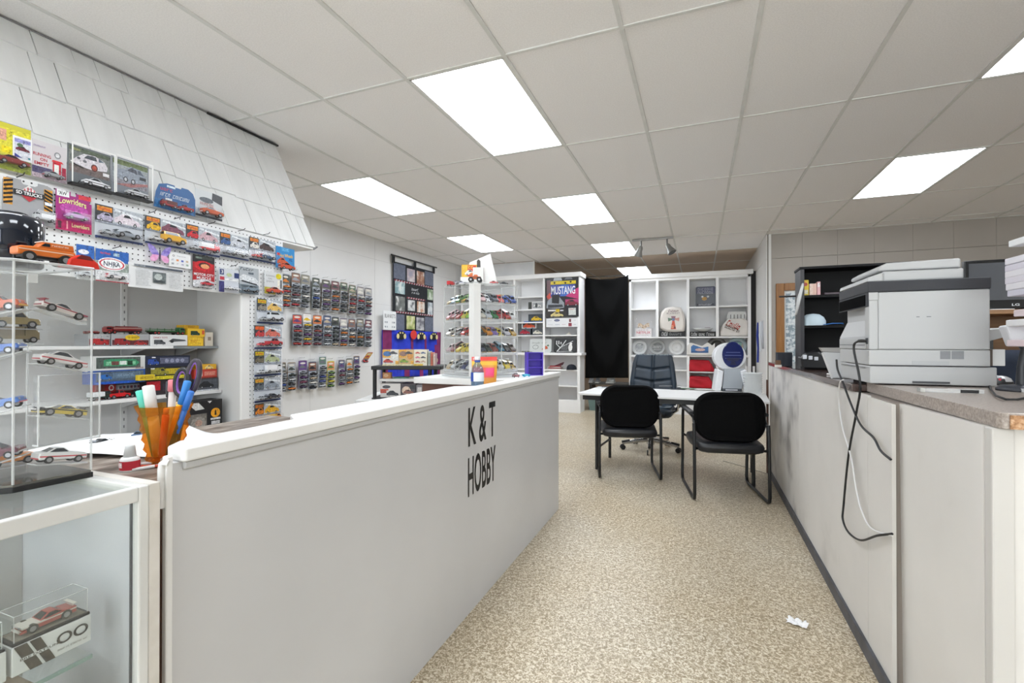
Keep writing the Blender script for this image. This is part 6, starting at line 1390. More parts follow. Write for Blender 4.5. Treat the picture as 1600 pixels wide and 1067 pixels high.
t = thing('glass_bowl', 'shallow white glass bowl of trinkets on the patterned block sign', 'bowl', (ux(1098, Y=YU - .02), YU - .005, z_ + .001))
MB().lathe([(0, 0), (.06, 0), (.13, .03), (.17, .06), (.16, .06), (.12, .035), (0, .008)], 20).build('bowl', C('#d4d6d6', .2), t)
MB().box(.03, .12, -.05, -.01, .04, .07).box(-.12, -.04, -.04, .0, .035, .06).build('trinkets', C('#9a8a98', .5), t)
def sign(name, label, u0, u1_, vt, vb, Y, col, shapes, z): return lean(name, label, 'sign', u0, u1_, vt, vb, Y, col, shapes, z, -.1)
sign('slate_sign', 'grey slate plaque with lettering and a small bird on the upper cube shelf', 1087, 1118, 447, 479, YU, '#62656c', [('r', .03, .66, .97, .97, '#50536a'), ('t', '~WELCOME', .5, .86, .8, .13, '#9a9ca4'), ('t', '~FRIENDS', .5, .7, .8, .12, '#a0a2a8'), ('e', .44, .4, .13, .09, '#b08a4c'), ('e', .34, .5, .06, .05, '#d0d0cc'), ('e', .62, .5, .06, .05, '#c4c6c4'), ('r', .06, .06, .94, .16, '#3c3f46'), ('t', '~FAMILY', .5, .11, .7, .07, '#b0b2b6')], 1.856)
# tote with red print
t = thing('red_print_tote', 'white backpack printed with a red truck and lettering on the cube shelf', 'bag', (ux(1146), YU - .02, 1.3425))
mb = MB(); prof = [(-.2, 0), (.21, 0), (.23, .12), (.21, .26), (.16, .3), (-.08, .3), (-.17, .2), (-.22, .05)]
rings = [[(x * k, y, .15 + (z - .15) * k) for x, z in prof] for y, k in ((-.075, .86), (-.055, .97), (.0, 1), (.05, .9))]
mb.ring(rings, 0, True); mb.build('bag_body', noisy('canvas_tote', [(.3, '#d4cfca'), (.7, '#e2ddd8')], 5, .8, .2, 40), t)
MB().prism([(-.1, .28), (.19, .28), (.2, .36), (.17, .42), (-.07, .42), (-.1, .37)], 'y', .02, .05).build('rear_panel', C('#d6d6d4', .6), t)
mb = MB()
for k in range(5): mb.box(-.045 + k * .052, -.037 + k * .052, .014, .0195, .3, .37)
mb.build('slots', C('#2a2a2c', .6), t)
mb = MB(); letters(mb, '~Merry', .0, .19, .22, .1, -.0785, rot=-.4, bold=True, skew=.2); letters(mb, '~Christmas', -.02, .13, .24, .06, -.0785, 1, rot=-.4, bold=True)
mb.build('lettering', [C('#c0342c', .6), C('#5c4a40', .6)], t)
# plates
def plate(label, u, v, r, col, shapes, Y=YU + .06, z=1.0205, rim='#d8dadc', ang=-.22):
    t = thing('plate', label, 'plate', (ux(u, v, Y), Y, z), rot=(ang, 0, 0), group='plates on the cube shelf')
    mb = MB(); n = 28
    for pr, mi in (([(r, 0), (r * .98, .006), (r * .68, -.014), (r * .62, -.018)], 1), ([(r * .62, -.018), (0.001, -.018)], 0)):
        mb.ring([[(rr * math.cos(q * 2 * math.pi / n), -yy - .02, r + rr * math.sin(q * 2 * math.pi / n)) for q in range(n)] for rr, yy in pr], mi, True, False)
    mb.build('plate_body', [C(col, .25), C(rim, .25)], t, thick=.003)
    if shapes: printed(t, 2 * r, 2 * r, shapes, -.0045)
    return t
plate('white plate with small blue lettering, leftmost on the cube shelf', 999, 541, .135, '#d9dcdd', [('t', '~Bless this', .5, .6, .46, .07, '#5c6c88', {'skew': .2}), ('t', '~house and', .5, .5, .46, .07, '#5c6c88', {'skew': .2}), ('t', '~home', .5, .4, .3, .07, '#5c6c88', {'skew': .2}), ('e', .66, .68, .05, .03, '#3c4450'), ('e', .3, .24, .06, .03, '#3c4450')])
plate('grey glass plate with pale lettering between two white plates', 1027, 542, .138, '#8f9191', [('t', '~Family', .5, .56, .6, .18, '#d4d6d6', {'bold': True, 'skew': .2}), ('t', '~together', .5, .36, .56, .08, '#c4c6c6'), ('t', '~FOREVER', .5, .76, .44, .06, '#c4c6c6')], rim='#a6a8a8')
plate('plain white plate with a ridged rim, third on the cube shelf', 1057.5, 541, .138, '#e0e0df', [], rim='#d4d5d4')
plate('dark stone plate with lettering on the right of the cube shelf', 1120, 543, .155, '#5c5a56', [('t', '~GRATEFUL', .5, .6, .66, .09, '#2c2a28', {'bold': True}), ('e', .5, .44, .04, .03, '#2c2a28')], z=1.0305, rim='#6c6a66')
plate('clear glass plate with blue reflections behind the white machine', 1152, 541, .15, '#8aa0a8', [('p', [(.1, .3), (.2, .7), (.4, .6), (.3, .2)], '#4c62a4'), ('e', .6, .6, .16, .12, '#7ea49c'), ('e', .8, .5, .08, .2, '#b8a898')], z=1.0305, rim='#a8b8bc')  # reflections drawn as coloured shapes on the plate face
t = thing('small_stand', 'small wire stand beside the dark plate', 'stand', (ux(1094, 545), YU, 1.0305))
MB().cyl((-.04, 0, 0), (-.04, 0, .1), .004, 6).cyl((.02, 0, 0), (.02, 0, .06), .004, 6).box(-.04, .06, -.005, .005, .0, .008).box(-.01, .06, -.006, .006, .055, .075).build('stand', C('#2e2e30', .4), t)
# red fabric in two cubbies
M_red = noisy('red_fabric', [(.3, '#a80f20'), (.7, '#c41a2c')], 6, .75, .2, 60)
for k, z in enumerate((.7455, .4605)):
    t = thing('red_cloth', ['folded red cloth in the upper cubby behind the desk', 'folded red cloth in the lower cubby behind the desk'][k], 'cloth', (ux(1096, 580), YU - .02, z), group='folded red cloths')
    MB().prism([(-.2, 0), (.2, 0), (.2, .05), (.12, .19), (-.17, .2), (-.2, .18)], 'y', -.09, .16).build('folded_stack', M_red, t, bevel=.02, seg=3)
    MB().grid(lambda p, q: (-.195 + .36 * p, -.1 - .008 * math.sin(p * 7 + q * 5), .01 + .165 * q * (1 - .25 * p)), 14, 8).build('front_drape', M_red, t, thick=.006)
# lanyards on the return wall
for k, (u, c, dz) in enumerate(((1184, '#2a3c94', .0), (1188, '#d8dce4', .06), (1191, '#c8ccd4', .1))):
    p = at(u, 500, X=.845)
    t = thing('lanyard', ['blue lanyard hanging on the return wall', 'white ribbon hanging beside the blue lanyard', 'pale ribbon hanging nearest the wall corner'][k], 'lanyard', (.845, p.y, 1.55), group='ribbons on the return wall')
    MB().tube([(0, 0, 0), (-.004, .01, -.2), (.003, -.008, -.4), (-.002, .004, -.62 + dz * 3)], .014, 6, rs=[.012, .02, .015, .018]).build('strap', C(c, .6), t)
    MB().tube([(.023, 0, .012), (0, 0, .012), (-.004, 0, 0)], .004, 6).build('hook', C('#d0d0d0', .3, .5), t)
for k in range(3):
    t = thing('white_tube', 'white cardboard tube, %s from the left, leaning on the return wall' % ORD[k], 'tube', (.70 + k * .055, 8.45, 0), group='tubes by the return wall')
    MB().cyl((0, 0, 0), (.0, .05, .86), .018, 10).build('tube', C('#e0e0e0', .5), t)
# track light with two heads on the ceiling
a, b_ = at(988, 377, Z=2.72), at(1052, 372, Z=2.72)
t = thing('track_light', 'ceiling track with two grey spotlights', 'track light', (0, 0, 0))
d = (b_ - a)
MB().add([(a.x, a.y - .02, 2.715), (b_.x, b_.y - .02, 2.715), (b_.x, b_.y + .02, 2.715), (a.x, a.y + .02, 2.715), (a.x, a.y - .02, 2.738), (b_.x, b_.y - .02, 2.738), (b_.x, b_.y + .02, 2.738), (a.x, a.y + .02, 2.738)], [(0, 1, 2, 3), (4, 5, 6, 7), (0, 1, 5, 4), (1, 2, 6, 5), (2, 3, 7, 6), (3, 0, 4, 7)]).build('track', C('#a8a8a6', .4), t)
for f, dx, dy in ((.22, -.06, .05), (.85, .09, -.04)):
    q = a + d * f; hd = Vector((dx, dy, -.16)).normalized()
    b0 = Vector((q.x, q.y, 2.64)); 
    MB().cyl((q.x, q.y, 2.715), (q.x, q.y, 2.64), .012, 8).build('stem', STEEL, t)
    MB().tube([b0, b0 + hd * .03, b0 + hd * .07, b0 + hd * .15], .03, 16, rs=[.02, .034, .036, .066]).build('spot_head', C('#8c8c8a', .35, .3), t)
    MB().tube([b0 + hd * .148, b0 + hd * .152], .05, 16, rs=[.058, .058]).build('lamp_face', C('#4a4a4a', .2), t)
# ================================================================== white desk, chairs
DA = math.radians(-4); DW, DD, DZ_ = 1.64, .76, .745
D0 = Vector((.536 - DW * math.cos(DA), 4.38 - DW * math.sin(DA), 0))
M_desktop = noisy('white_desktop', [(.3, '#dedede'), (.7, '#e9e9e9')], 2, .4)
dk = thing('white_desk', 'white folding desk with black frame behind the two visitor chairs', 'desk', D0, DA)
MB().prism([(.0, .03), (.03, 0), (DW, 0), (DW, DD), (.02, DD), (0, DD - .02)], 'z', DZ_ - .018, DZ_).build('desk_top', M_desktop, dk, bevel=.003)
MB().box(.05, DW - .04, .02, .045, DZ_ - .062, DZ_ - .0185).box(.05, DW - .04, DD - .045, DD - .02, DZ_ - .062, DZ_ - .0185).box(.05, .075, .045, DD - .045, DZ_ - .062, DZ_ - .0185).box(DW - .065, DW - .04, .045, DD - .045, DZ_ - .062, DZ_ - .0185).build('apron', C('#1d1e20', .5), dk)
for x_ in (.16, DW - .12):
    for y_ in (.12, DD - .12): MB().cyl((x_, y_, 0), (x_, y_, DZ_ - .03), .015, 10).build('leg', C('#1d1e20', .4), dk)
    MB().cyl((x_, .12, .2), (x_, DD - .12, .2), .011, 8).build('crossbar', C('#1d1e20', .4), dk)
Rd = Matrix.Rotation(DA, 3, 'Z')
def on_desk(x, y, z=DZ_ + .0005): return D0 + Rd @ Vector((x, y, z))
# papers and pens on the desk
for k, (u, v, w_, h_, c) in enumerate(((948, 606, .21, .14, '#c6c8ca'), (1110, 609.5, .3, .06, '#d4d6d6'))):
    p = at(u, v, Z=DZ_)
    t = thing('paper_pad', ['grey note pad at the left end of the desk', 'white strip of paper in front of the machine on the desk'][k], 'papers', (p.x, p.y, DZ_ + .0005), DA + .05)
    MB().box(-w_ / 2, w_ / 2, -h_ / 2, h_ / 2, 0, .006).build('pad', C(c, .6), t)
    if k == 0: MB().box(-.05, .0, -.02, .03, .006, .012).build('clip', C('#4a4c50', .4), t)
for k, (u, v) in enumerate(((1058, 609), (1075, 608), (1040, 604))):
    p = at(u, v, Z=DZ_)
    o = MB().cyl((-.07, 0, .006), (.07, 0, .006), .005, 8).cyl((.07, 0, .006), (.085, 0, .006), .004, 8, 1, r1=.001).build('pen', [C(['#2c2e34', '#6a8a74', '#8a8c90'][k], .4), BLACK], None, (p.x, p.y, DZ_), DA + [.1, -.1, .4][k])
    tag(o, ['black pen in the middle of the desk', 'green-grey pen in the middle of the desk', 'grey pen in front of the office chair on the desk'][k], 'pen', 'pens on the desk')
# white machine with blue disc
p = at(1143, 612, Z=DZ_)
m = thing('white_machine', 'white desktop machine with a round navy front and grey sloping tray', 'machine', (p.x, p.y + .06, DZ_ + .0005), .12)
M_mw = C('#dfe1e4', .3)
def disc(cx, cz, rx, rz_, y0, y1, mat, name, n=28, bevel=.004):
    MB().ring([[(cx + rx * k * math.cos(q * 2 * math.pi / n), y, cz + rz_ * k * math.sin(q * 2 * math.pi / n)) for q in range(n)] for y, k in ((y0, .94), (y0 + .008, 1), (y1 - .008, 1), (y1, .94))], 0, False).build(name, mat, m)
disc(-.005, .345, .150, .140, .02, .18, M_mw, 'head')
disc(.02, .365, .100, .130, .006, .026, C('#15205a', .25), 'navy_front')
MB().prism([(-.16, 0), (-.1, 0), (-.075, .2), (-.13, .22)], 'y', -.04, .17).build('left_leg', M_mw, m, bevel=.01)
MB().prism([(.17, 0), (.12, 0), (.08, .2), (.13, .22)], 'y', -.04, .17).build('right_leg', M_mw, m, bevel=.01)
MB().add([(-.085, -.045, .03), (.09, -.045, .03), (.118, .0, .225), (-.062, .0, .225), (-.085, .0, .03), (.09, .0, .03), (.118, .03, .225), (-.062, .03, .225)], [(0, 1, 2, 3), (4, 5, 6, 7), (0, 1, 5, 4), (1, 2, 6, 5), (2, 3, 7, 6), (3, 0, 4, 7)]).build('grey_tray', C('#9aa0a6', .4), m)
MB().box(-.09, .09, -.05, .16, 0, .03).build('base', C('#3a4048', .4), m, bevel=.004)
MB().box(-.06, .05, -.0505, -.05, .01, .022).build('base_label', C('#c8ccd0', .4), m)
for zz, ww in ((.385, .13), (.355, .15), (.325, .15)): MB().box(.02 - ww / 2, .02 + ww / 2, .0035, .0055, zz, zz + .006).build('faint_line', C('#5a68a0', .4), m)
MB().prism([(-.05, .33), (.09, .33), (.06, .3), (.035, .3), (.05, .262), (-.01, .262), (.005, .3), (-.02, .3)], 'y', .002, .0055).build('emblem', C('#0e1540', .4), m)
# stack of clear cups
p = at(1177, 616, Z=DZ_)
t = thing('cup_stack', 'stack of clear plastic tubs beside the white machine', 'cups', (p.x, p.y + .05, DZ_ + .0005))
M_tub = clear('frosted_tub', '#eef0f0', .1, .42)
for k in range(9): MB().lathe([(.072, 0), (.078, .008), (.082, .02), (.085, .022)], 22, cap=False).build('tub', M_tub, t, (0, 0, k * .021))
MB().lathe([(.0, .0), (.086, .0), (.086, .008), (0, .008)], 22).build('lid', M_tub, t, (0, 0, 9 * .021 + .002))
# white cardboard tray with blue picture
zt_ = 1.03
p = at(1094, 567, Y=8.55)
t = thing('photo_tray', 'white cardboard tray printed with a blue seaside picture in front of the cube shelf', 'box', (p.x, 8.69, zt_ + .0005))
MB().prism([(-.21, 0), (.17, 0), (.23, .07), (.23, .2), (.19, .16), (.12, .215), (.03, .15), (-.08, .19), (-.16, .21), (-.21, .15)], 'y', -.06, .06).build('tray', C('#dad8d4', .5), t, bevel=.004)
printed(t, .36, .2, [('p', [(.1, .18), (.86, .18), (.86, .72), (.6, .6), (.36, .76), (.2, .86), (.1, .7)], '#3c6ca4'), ('e', .5, .44, .22, .12, '#c8a8a0'), ('r', .1, .18, .86, .32, '#2c5488')], -.061)

# ---- visitor chairs
M_fab = noisy('black_fabric_chair', [(.3, '#09090a'), (.7, '#0e0e0f')], 60, .95, .15, 300, spec=.1)
M_vinyl = noisy('black_vinyl', [(.3, '#15161a'), (.7, '#24262b')], 5, .38, .08, 90)
M_tube = C('#141518', .35)
def rbox_rings(sx, sz, r, ys, ks, cz=0.0, bow=0.0, n=8):
    """rounded rectangle in xz swept through depth y"""
    rings = []
    for y, k in zip(ys, ks):
        P = []
        for cx, cz_, a0 in ((sx - r, sz - r, 0), (-sx + r, sz - r, math.pi / 2), (-sx + r, -sz + r, math.pi), (sx - r, -sz + r, 1.5 * math.pi)):
            for q in range(n + 1):
                a = a0 + q * math.pi / 2 / n
                x = (cx + r * math.cos(a)) * k; z = (cz_ + r * math.sin(a)) * k
                P.append((x, y - bow * (x / sx) ** 2, cz + z))
        rings.append(P)
    return rings
def make_chair():
    t = thing('visitor_chair', '', 'chair')
    # backrest: fabric shell behind, vinyl pad in front; chair looks along +y
    MB().ring(rbox_rings(.262, .19, .14, (-.30, -.285, -.26), (.93, 1.0, 1.0), .655, -.05), 0, True).build('backrest', M_fab, t)
    MB().ring(rbox_rings(.255, .183, .135, (-.26, -.235, -.22), (1.0, .98, .88), .655, -.05), 0, True).build('back_cushion', M_vinyl, t)
    # seat
    mb = MB(); pr = [(-.24, -.285), (-.19, -.325), (.19, -.325), (.24, -.285), (.262, .0), (.255, .2), (.2, .25), (-.2, .25), (-.255, .2), (-.262, .0)]
    mb.ring([[(x * k, y * k, z) for x, y in pr] for z, k in ((.375, .86), (.39, .97), (.425, 1.0), (.452, .96), (.462, .8))], 0, True)
    mb.build('seat', M_vinyl, t, bevel=.006)
    for s in (-1, 1):
        x = s * .268
        lp = [(x, -.27, .60), (x, -.285, .45), (x, -.292, .30), (x, -.30, .06), (x, -.292, .026), (x, -.26, .013), (x, .24, .013), (x, .285, .026), (x, .30, .06), (x, .28, .35), (x, .265, .60), (x, .25, .64), (x, .22, .655)]
        MB().tube(lp, .0125, 10).build('sled_leg', M_tube, t)
        MB().tube([(x, -.285, .45), (x * .98, -.27, .58), (x * .97, -.2, .635), (x, -.1, .65), (x, .22, .655)], .011, 10).build('arm_tube', M_tube, t)
        MB().ring([[(x + dx, y, .668 + dz) for dx, dz in ((-.022, -.012), (.022, -.012), (.026, .004), (.016, .014), (-.016, .014), (-.026, .004))] for y in (-.2, -.17, .2, .235)], 0, False).build('armrest', C('#1b1c20', .5), t, bevel=.004)
        MB().tube([(x, -.26, .40), (s * .2, -.22, .395), (s * .2, .2, .39), (x, .27, .42)], .010, 8).build('seat_rail', M_tube, t)
    return t
def dup(root, loc, rz, label):
    r = root.copy(); COL.objects.link(r); r.location = loc; r.rotation_euler = (0, 0, rz); r['label'] = label
    for ch in root.children:
        c = ch.copy(); COL.objects.link(c); c.parent = r
    return r
ch = make_chair(); ch['group'] = 'visitor chairs in front of the desk'
rearL, rearR = Vector((-.835, 4.285)), Vector((-.324, 4.401))
def set_pose(o, l, r):
    a = math.atan2(r.y - l.y, r.x - l.x); m_ = (l + r) / 2
    o.location = (m_.x - .295 * math.sin(a), m_.y + .295 * math.cos(a), 0); o.rotation_euler = (0, 0, a)
set_pose(ch, rearL, rearR); ch['label'] = 'black visitor chair on the left, tucked under the desk'
c2 = dup(ch, (0, 0, 0), 0, 'black visitor chair on the right, nearest the grey partition')
set_pose(c2, Vector((-.034, 3.946)), Vector((.487, 4.042)))

# ---- navy executive chair behind the desk
ex = thing('office_chair', 'worn navy leather office chair behind the desk', 'chair', (-.53, 5.70, 0), -.06)
M_navy = noisy('navy_leather', [(.3, '#141f2b'), (.55, '#1b2a38'), (.75, '#253648')], 4, .42, .25, 40)
def back_fn(p, q):
    x = (p - .5) * 2; w = .265 - .05 * q ** 2
    seam = sum(math.exp(-((q - s_ - .06 * abs(x)) / .018) ** 2) for s_ in (.22, .46, .70)) + math.exp(-(x / .05) ** 2) * .8
    edge = min(1, (1 - abs(x)) * 5) ** .5
    return (x * w, .16 + .1 * q - .055 * edge + .03 * seam * min(1, (1 - abs(x)) * 4), .50 + .585 * q)
MB().grid(back_fn, 40, 44).build('backrest', M_navy, ex)
sh_ = MB().prism([(-.262, .50), (.262, .50), (.245, .85), (.21, 1.085), (-.21, 1.085), (-.245, .85)], 'y', 0, .05).build('back_shell', M_navy, ex, bevel=.01)
sh_.rotation_euler = (-.165, 0, 0); sh_.location = (0, .10, .005)
mb = MB()
for k in range(26):
    x = -.215 + k * .0172; h = random.uniform(.0, .02)
    mb.add([(x, .255 + random.uniform(-.015, .0), 1.07), (x + .016, .255, 1.07), (x + random.uniform(0, .014), .25 + random.uniform(-.01, .01), 1.088 + h)], [(0, 1, 2)])
mb.box(-.215, .215, .245, .275, 1.07, 1.09)
mb.build('worn_top_edge', noisy('torn_lining', [(.35, '#3c4c5c'), (.5, '#9aa4ac'), (.65, '#c8ccce')], 60, .9), ex)
for s in (-1, 1):
    MB().tube([(s * .245, .15, .52), (s * .238, .19, .75), (s * .21, .215, .98), (s * .19, .232, 1.07)], .03, 10, rs=[.03, .034, .032, .022]).build('side_bolster', M_navy, ex)
mb = MB(); pr = [(-.26, -.22), (-.2, -.27), (.2, -.27), (.26, -.22), (.27, .1), (.24, .22), (-.24, .22), (-.27, .1)]
mb.ring([[(x * k, y * k, z) for x, y in pr] for z, k in ((.40, .86), (.42, .98), (.47, 1), (.50, .94), (.512, .78))], 0, True); mb.build('seat', M_navy, ex, bevel=.01)
mb = MB(); mb.grid(lambda p, q: (.06 + .18 * p, -.2 + .2 * q, .513 + .002 * math.sin(p * 9)), 8, 8); mb.build('worn_patch', noisy('worn_seat', [(.4, '#10161e'), (.55, '#8a949c'), (.62, '#18222c')], 60, .8), ex)
for s in (-1, 1):
    MB().tube([(s * .25, .12, .45), (s * .31, .1, .5), (s * .325, .06, .62), (s * .32, -.02, .69), (s * .315, -.16, .695)], .016, 10).build('arm_frame', C('#1a1a1c', .3), ex)
    MB().tube([(s * .315, -.18, .705), (s * .317, -.1, .712), (s * .32, .02, .708)], .024, 10, rs=[.02, .026, .02]).build('armrest', M_navy, ex)
    MB().tube([(s * .25, -.1, .44), (s * .31, -.12, .48), (s * .325, -.15, .6), (s * .315, -.17, .69)], .012, 10).build('arm_strut', CHROME, ex)
MB().cyl((0, 0, .09), (0, 0, .4), .028, 14).build('gas_lift', C('#2a2a2c', .3), ex)
MB().cyl((0, 0, .06), (0, 0, .13), .045, 14).build('hub', CHROME, ex)
MB().box(-.14, .14, -.14, .14, .37, .402).build('mechanism', BLACK, ex)
for k in range(5):
    a = -math.pi / 2 + .12 + k * 2 * math.pi / 5; c, s = math.cos(a), math.sin(a)
    MB().tube([(.03 * c, .03 * s, .11), (.18 * c, .18 * s, .095), (.325 * c, .325 * s, .07)], .02, 10, rs=[.026, .022, .016]).build('base_leg', CHROME, ex)
    MB().tube([(.24 * c, .24 * s, .1), (.33 * c, .33 * s, .086)], .016, 8).build('leg_pad', BLACK, ex)
    tx, ty = -s, c
    for sg in (-1, 1): MB().cyl((.32 * c + tx * .012 * sg, .32 * s + ty * .012 * sg, .028), (.32 * c + tx * .026 * sg, .32 * s + ty * .026 * sg, .028), .028, 14).build('caster', C('#18181a', .4), ex)
# brown post between desk and partition
p = at(1206, 738, Z=0)
t = thing('brown_post', 'narrow brown wooden post standing between the desk and the partition', 'post', (.594, 5.05, 0))
MB().box(-.008, .008, -.012, .012, 0, .88).build('post', noisy('brown_wood', [(.3, '#4a2c22'), (.7, '#5e3a2c')], 6, .5), t)
# power cord across the floor
a = at(1130, 720, Z=.004); b_ = at(1205, 742, Z=.004)
o = MB().tube([a, (a + b_) / 2 + Vector((0, .02, 0)), b_], .004, 6).build('floor_cord', C('#bab4a8', .5)); tag(o, 'thin pale cord on the floor behind the right visitor chair', 'cord')
# scrap on the floor
p = at(1243, 975, Z=0)
rg = random.Random(5)
mb = MB(); mb.grid(lambda a, b: ((a - .5) * .07 + .006 * math.sin(b * 9), (b - .5) * .035, .003 + .014 * abs(math.sin(a * 7 + b * 4)) * (.4 + b)), 10, 6, 0, False)
mb.add([(.02, -.01, .002), (.045, -.03, .012), (.05, .0, .022), (.03, .012, .018)], [(0, 1, 2, 3)])
t = mb.build('paper_scrap', C('#e8e8ea', .6), None, (p.x, p.y, 0), -.3, thick=.0008); tag(t, 'crumpled scrap of white paper on the floor', 'paper')
# ================================================================== partition counter on the right
PXF = .61
M_part = noisy('partition_laminate', [(.25, '#b8b5b1'), (.4, '#cfccc8'), (.75, '#d8d5d1')], 2.2, .45, .04, 40)
M_brown = noisy('brown_laminate', [(.3, '#3a2a26'), (.5, '#4e3c36'), (.7, '#64524a')], 40, .16, 0, None, 5, coat=.4)
M_taupe = noisy('taupe_speckle', [(.3, '#857a72'), (.5, '#9d928a'), (.7, '#b4aaa2')], 150, .3, 0, None, 4)
M_chip = noisy('particle_board', [(.3, '#86603f'), (.5, '#b48a66'), (.7, '#cdb092')], 120, .8, .3, 200)
pt = thing('reception_partition', 'long pale grey partition with a dark brown counter top on the right of the aisle', 'counter', (0, 0, 0))
M_scuff = noisy('scuffed_laminate', [(.34, '#94918f'), (.44, '#bcb9b6'), (.52, '#cdcac6'), (.75, '#d8d5d1')], 3.4, .45, 0, None, 3)
MB().box(PXF, PXF + .012, 3.62, 4.97, .03, 1.018).build('front_panel', M_scuff, pt)
MB().box(PXF, PXF + .012, 2.235, 3.618, .03, 1.018).build('front_panel', M_part, pt)
MB().box(PXF, PXF + .012, 1.985, 2.233, .03, 1.012).build('front_panel', M_part, pt)
MB().box(PXF + .012, PXF + .10, 2.0, 4.965, 0, 1.016).build('frame', C('#8f867f', .7), pt)
MB().box(PXF - .004, PXF + .10, 4.97, 4.985, 0, 1.018).build('end_panel', M_part, pt)
MB().box(PXF - .014, 1.26, 2.385, 4.99, 1.02, 1.05).build('brown_top', M_brown, pt, bevel=.003)
MB().box(1.20, 1.24, 2.4, 4.9, 0, 1.02).build('rear_panel', C('#a89c92', .7), pt)
struct(MB().box(PXF - .012, PXF, 1.99, 4.985, 0, .055).build('baseboard_right', noisy('grey_cove_base', [(.3, '#3c3d42'), (.7, '#55565c')], 12, .5)))
nc = thing('near_counter', 'nearest counter with taupe speckled top and raw chipboard end', 'counter', (0, 0, 0))
NX = .640
ny0, ny1 = at(1536, 800, X=NX).y, at(1392, 800, X=NX).y
mbp = MB().add([(NX + .004, ny0, .05), (NX + .004, ny1 - .006, .05), (NX - .004, ny1 + .004, 1.014), (NX + .0, ny0, 1.0215), (NX + .016, ny0, .05), (NX + .016, ny1 - .006, .05), (NX + .011, ny1 + .004, 1.014), (NX + .016, ny0, 1.0215)],
               [(0, 1, 2, 3), (4, 5, 6, 7), (0, 1, 5, 4), (1, 2, 6, 5), (2, 3, 7, 6), (3, 0, 4, 7)])
mbp.build('side_panel', M_part, nc)
MB().box(NX + .018, NX + .05, ny0 + .01, 2.38, 0, 1.0215).build('frame', C('#a39b95', .7), nc)
MB().box(NX + .002, NX + .045, ny0 - .034, ny0 - .001, .05, 1.0215).build('corner_strip', C('#c2bfbb', .5), nc, bevel=.004)
MB().box(NX + .045, 2.9, ny0 - .02, ny0 - .005, .0, 1.0215).build('end_face', M_part, nc)
MB().box(NX - .008, NX + .002, ny0 - .03, 1.98, 0, .05).build('kick_strip', C('#4a4b50', .5), nc)
MB().prism([(.648, 2.383), (.650, 1.460), (.654, 1.447), (.664, 1.442), (2.95, 1.41), (2.95, 2.383)], 'z', 1.022, 1.06).build('taupe_top', M_taupe, nc, bevel=.002)
MB().prism([(.666, 1.4415), (2.95, 1.4095), (2.95, 1.4055), (.666, 1.4375)], 'z', 1.023, 1.055).build('raw_edge', M_chip, nc)
MB().box(2.9, 2.94, 1.46, 2.36, 0, 1.02).build('far_panel', C('#b0a69c', .7), nc)
# cables hanging on the partition
def cable(name, label, pts, r, col, X=None):
    P = [at(u, v, X=x) for u, v, x in pts]
    # smooth
    Q = []
    for i in range(len(P) - 1):
        p0, p1, p2, p3 = P[max(i - 1, 0)], P[i], P[i + 1], P[min(i + 2, len(P) - 1)]
        for k in range(6):
            s = k / 6
            Q.append(.5 * ((2 * p1) + (p2 - p0) * s + (2 * p0 - 5 * p1 + 4 * p2 - p3) * s * s + (3 * p1 - p0 - 3 * p2 + p3) * s ** 3))
    Q.append(P[-1])
    return tag(MB().tube(Q, r, 8).build(name, C(col, .5)), label, 'cable')
xc = PXF - .02
cable('power_cable', 'black power cable looping from the printer socket down the partition', [(1352, 532, xc + .01), (1341, 533, xc - .012), (1334, 545, xc - .014), (1344, 600, xc - .01), (1338, 645, xc), (1326, 710, xc), (1318, 790, xc), (1317, 812, xc), (1326, 832, xc), (1345, 844, xc), (1370, 837, xc), (1394, 834, PXF - .008)], .0042, '#17181a')
cable('power_cable', 'black cable crossing the partition to the panel gap', [(1307, 562, xc - .012), (1309, 578, xc - .014), (1318, 600, xc - .012), (1330, 632, xc), (1345, 664, xc), (1365, 684, xc), (1376, 704, xc), (1392, 718, PXF - .008)], .0042, '#202124')
cable('white_cable', 'white cable hanging down the partition behind the black ones', [(1318, 593, xc - .013), (1312, 600, xc - .014), (1311, 630, xc), (1317, 670, xc), (1330, 715, xc), (1338, 765, xc), (1347, 800, xc), (1362, 826, xc), (1394, 837, PXF - .008)], .0032, '#d8d8d8')

# ---- printer
m0 = at(1358, 600, Z=1.062)
PR = Vector((m0.x, m0.y, 1.0605))
pn = thing('laser_printer', 'large white multifunction laser printer on the counter', 'printer', PR)
PW = at(1548, 560, Y=PR.y).x - PR.x; PD = .415           # along x (towards the right), along y (away)
def zv(v, u=1358): return at(u, v, Y=PR.y).z - PR.z
M_pw = C('#b1b2b3', .45); M_pg = noisy('printer_grey', [(.3, '#3c3d41'), (.7, '#424347')], 4, .6, spec=.2); M_line = C('#6a6c70', .5)
zA, zB, zC, zD = zv(571), zv(546), zv(457), zv(440)
MB().box(.004, PW + .02, .004, PD, .004, zA - .001).build('lower_tray', M_pw, pn, bevel=.004)
MB().box(0, PW, 0, PD, zA + .0015, zB - .001).build('upper_tray', M_pw, pn, bevel=.004)
MB().box(.03, PW, 0, PD, zB, zC).build('main_body', M_pw, pn, bevel=.005)
MB().box(.0, .03, .0, .05, zB, zC - .03).box(.0, .03, .05, PD, zB, zB + .05).build('front_cover', M_pw, pn, bevel=.003)
MB().box(.0, .03, .0, PD, zC - .03, zC).build('front_lintel', M_pw, pn)
MB().prism([(.0, zB + .05), (.03, zB + .05), (.03, zB + .12)], 'y', .05, PD).build('output_slope', M_pw, pn)
MB().box(-.003, PW + .003, -.003, PD, zC, zD).build('grey_band', M_pg, pn, bevel=.005)
MB().box(.05, PW * .82, .02, PD - .02, zD + .0005, zv(424)).build('scanner_base', M_pw, pn, bevel=.006)
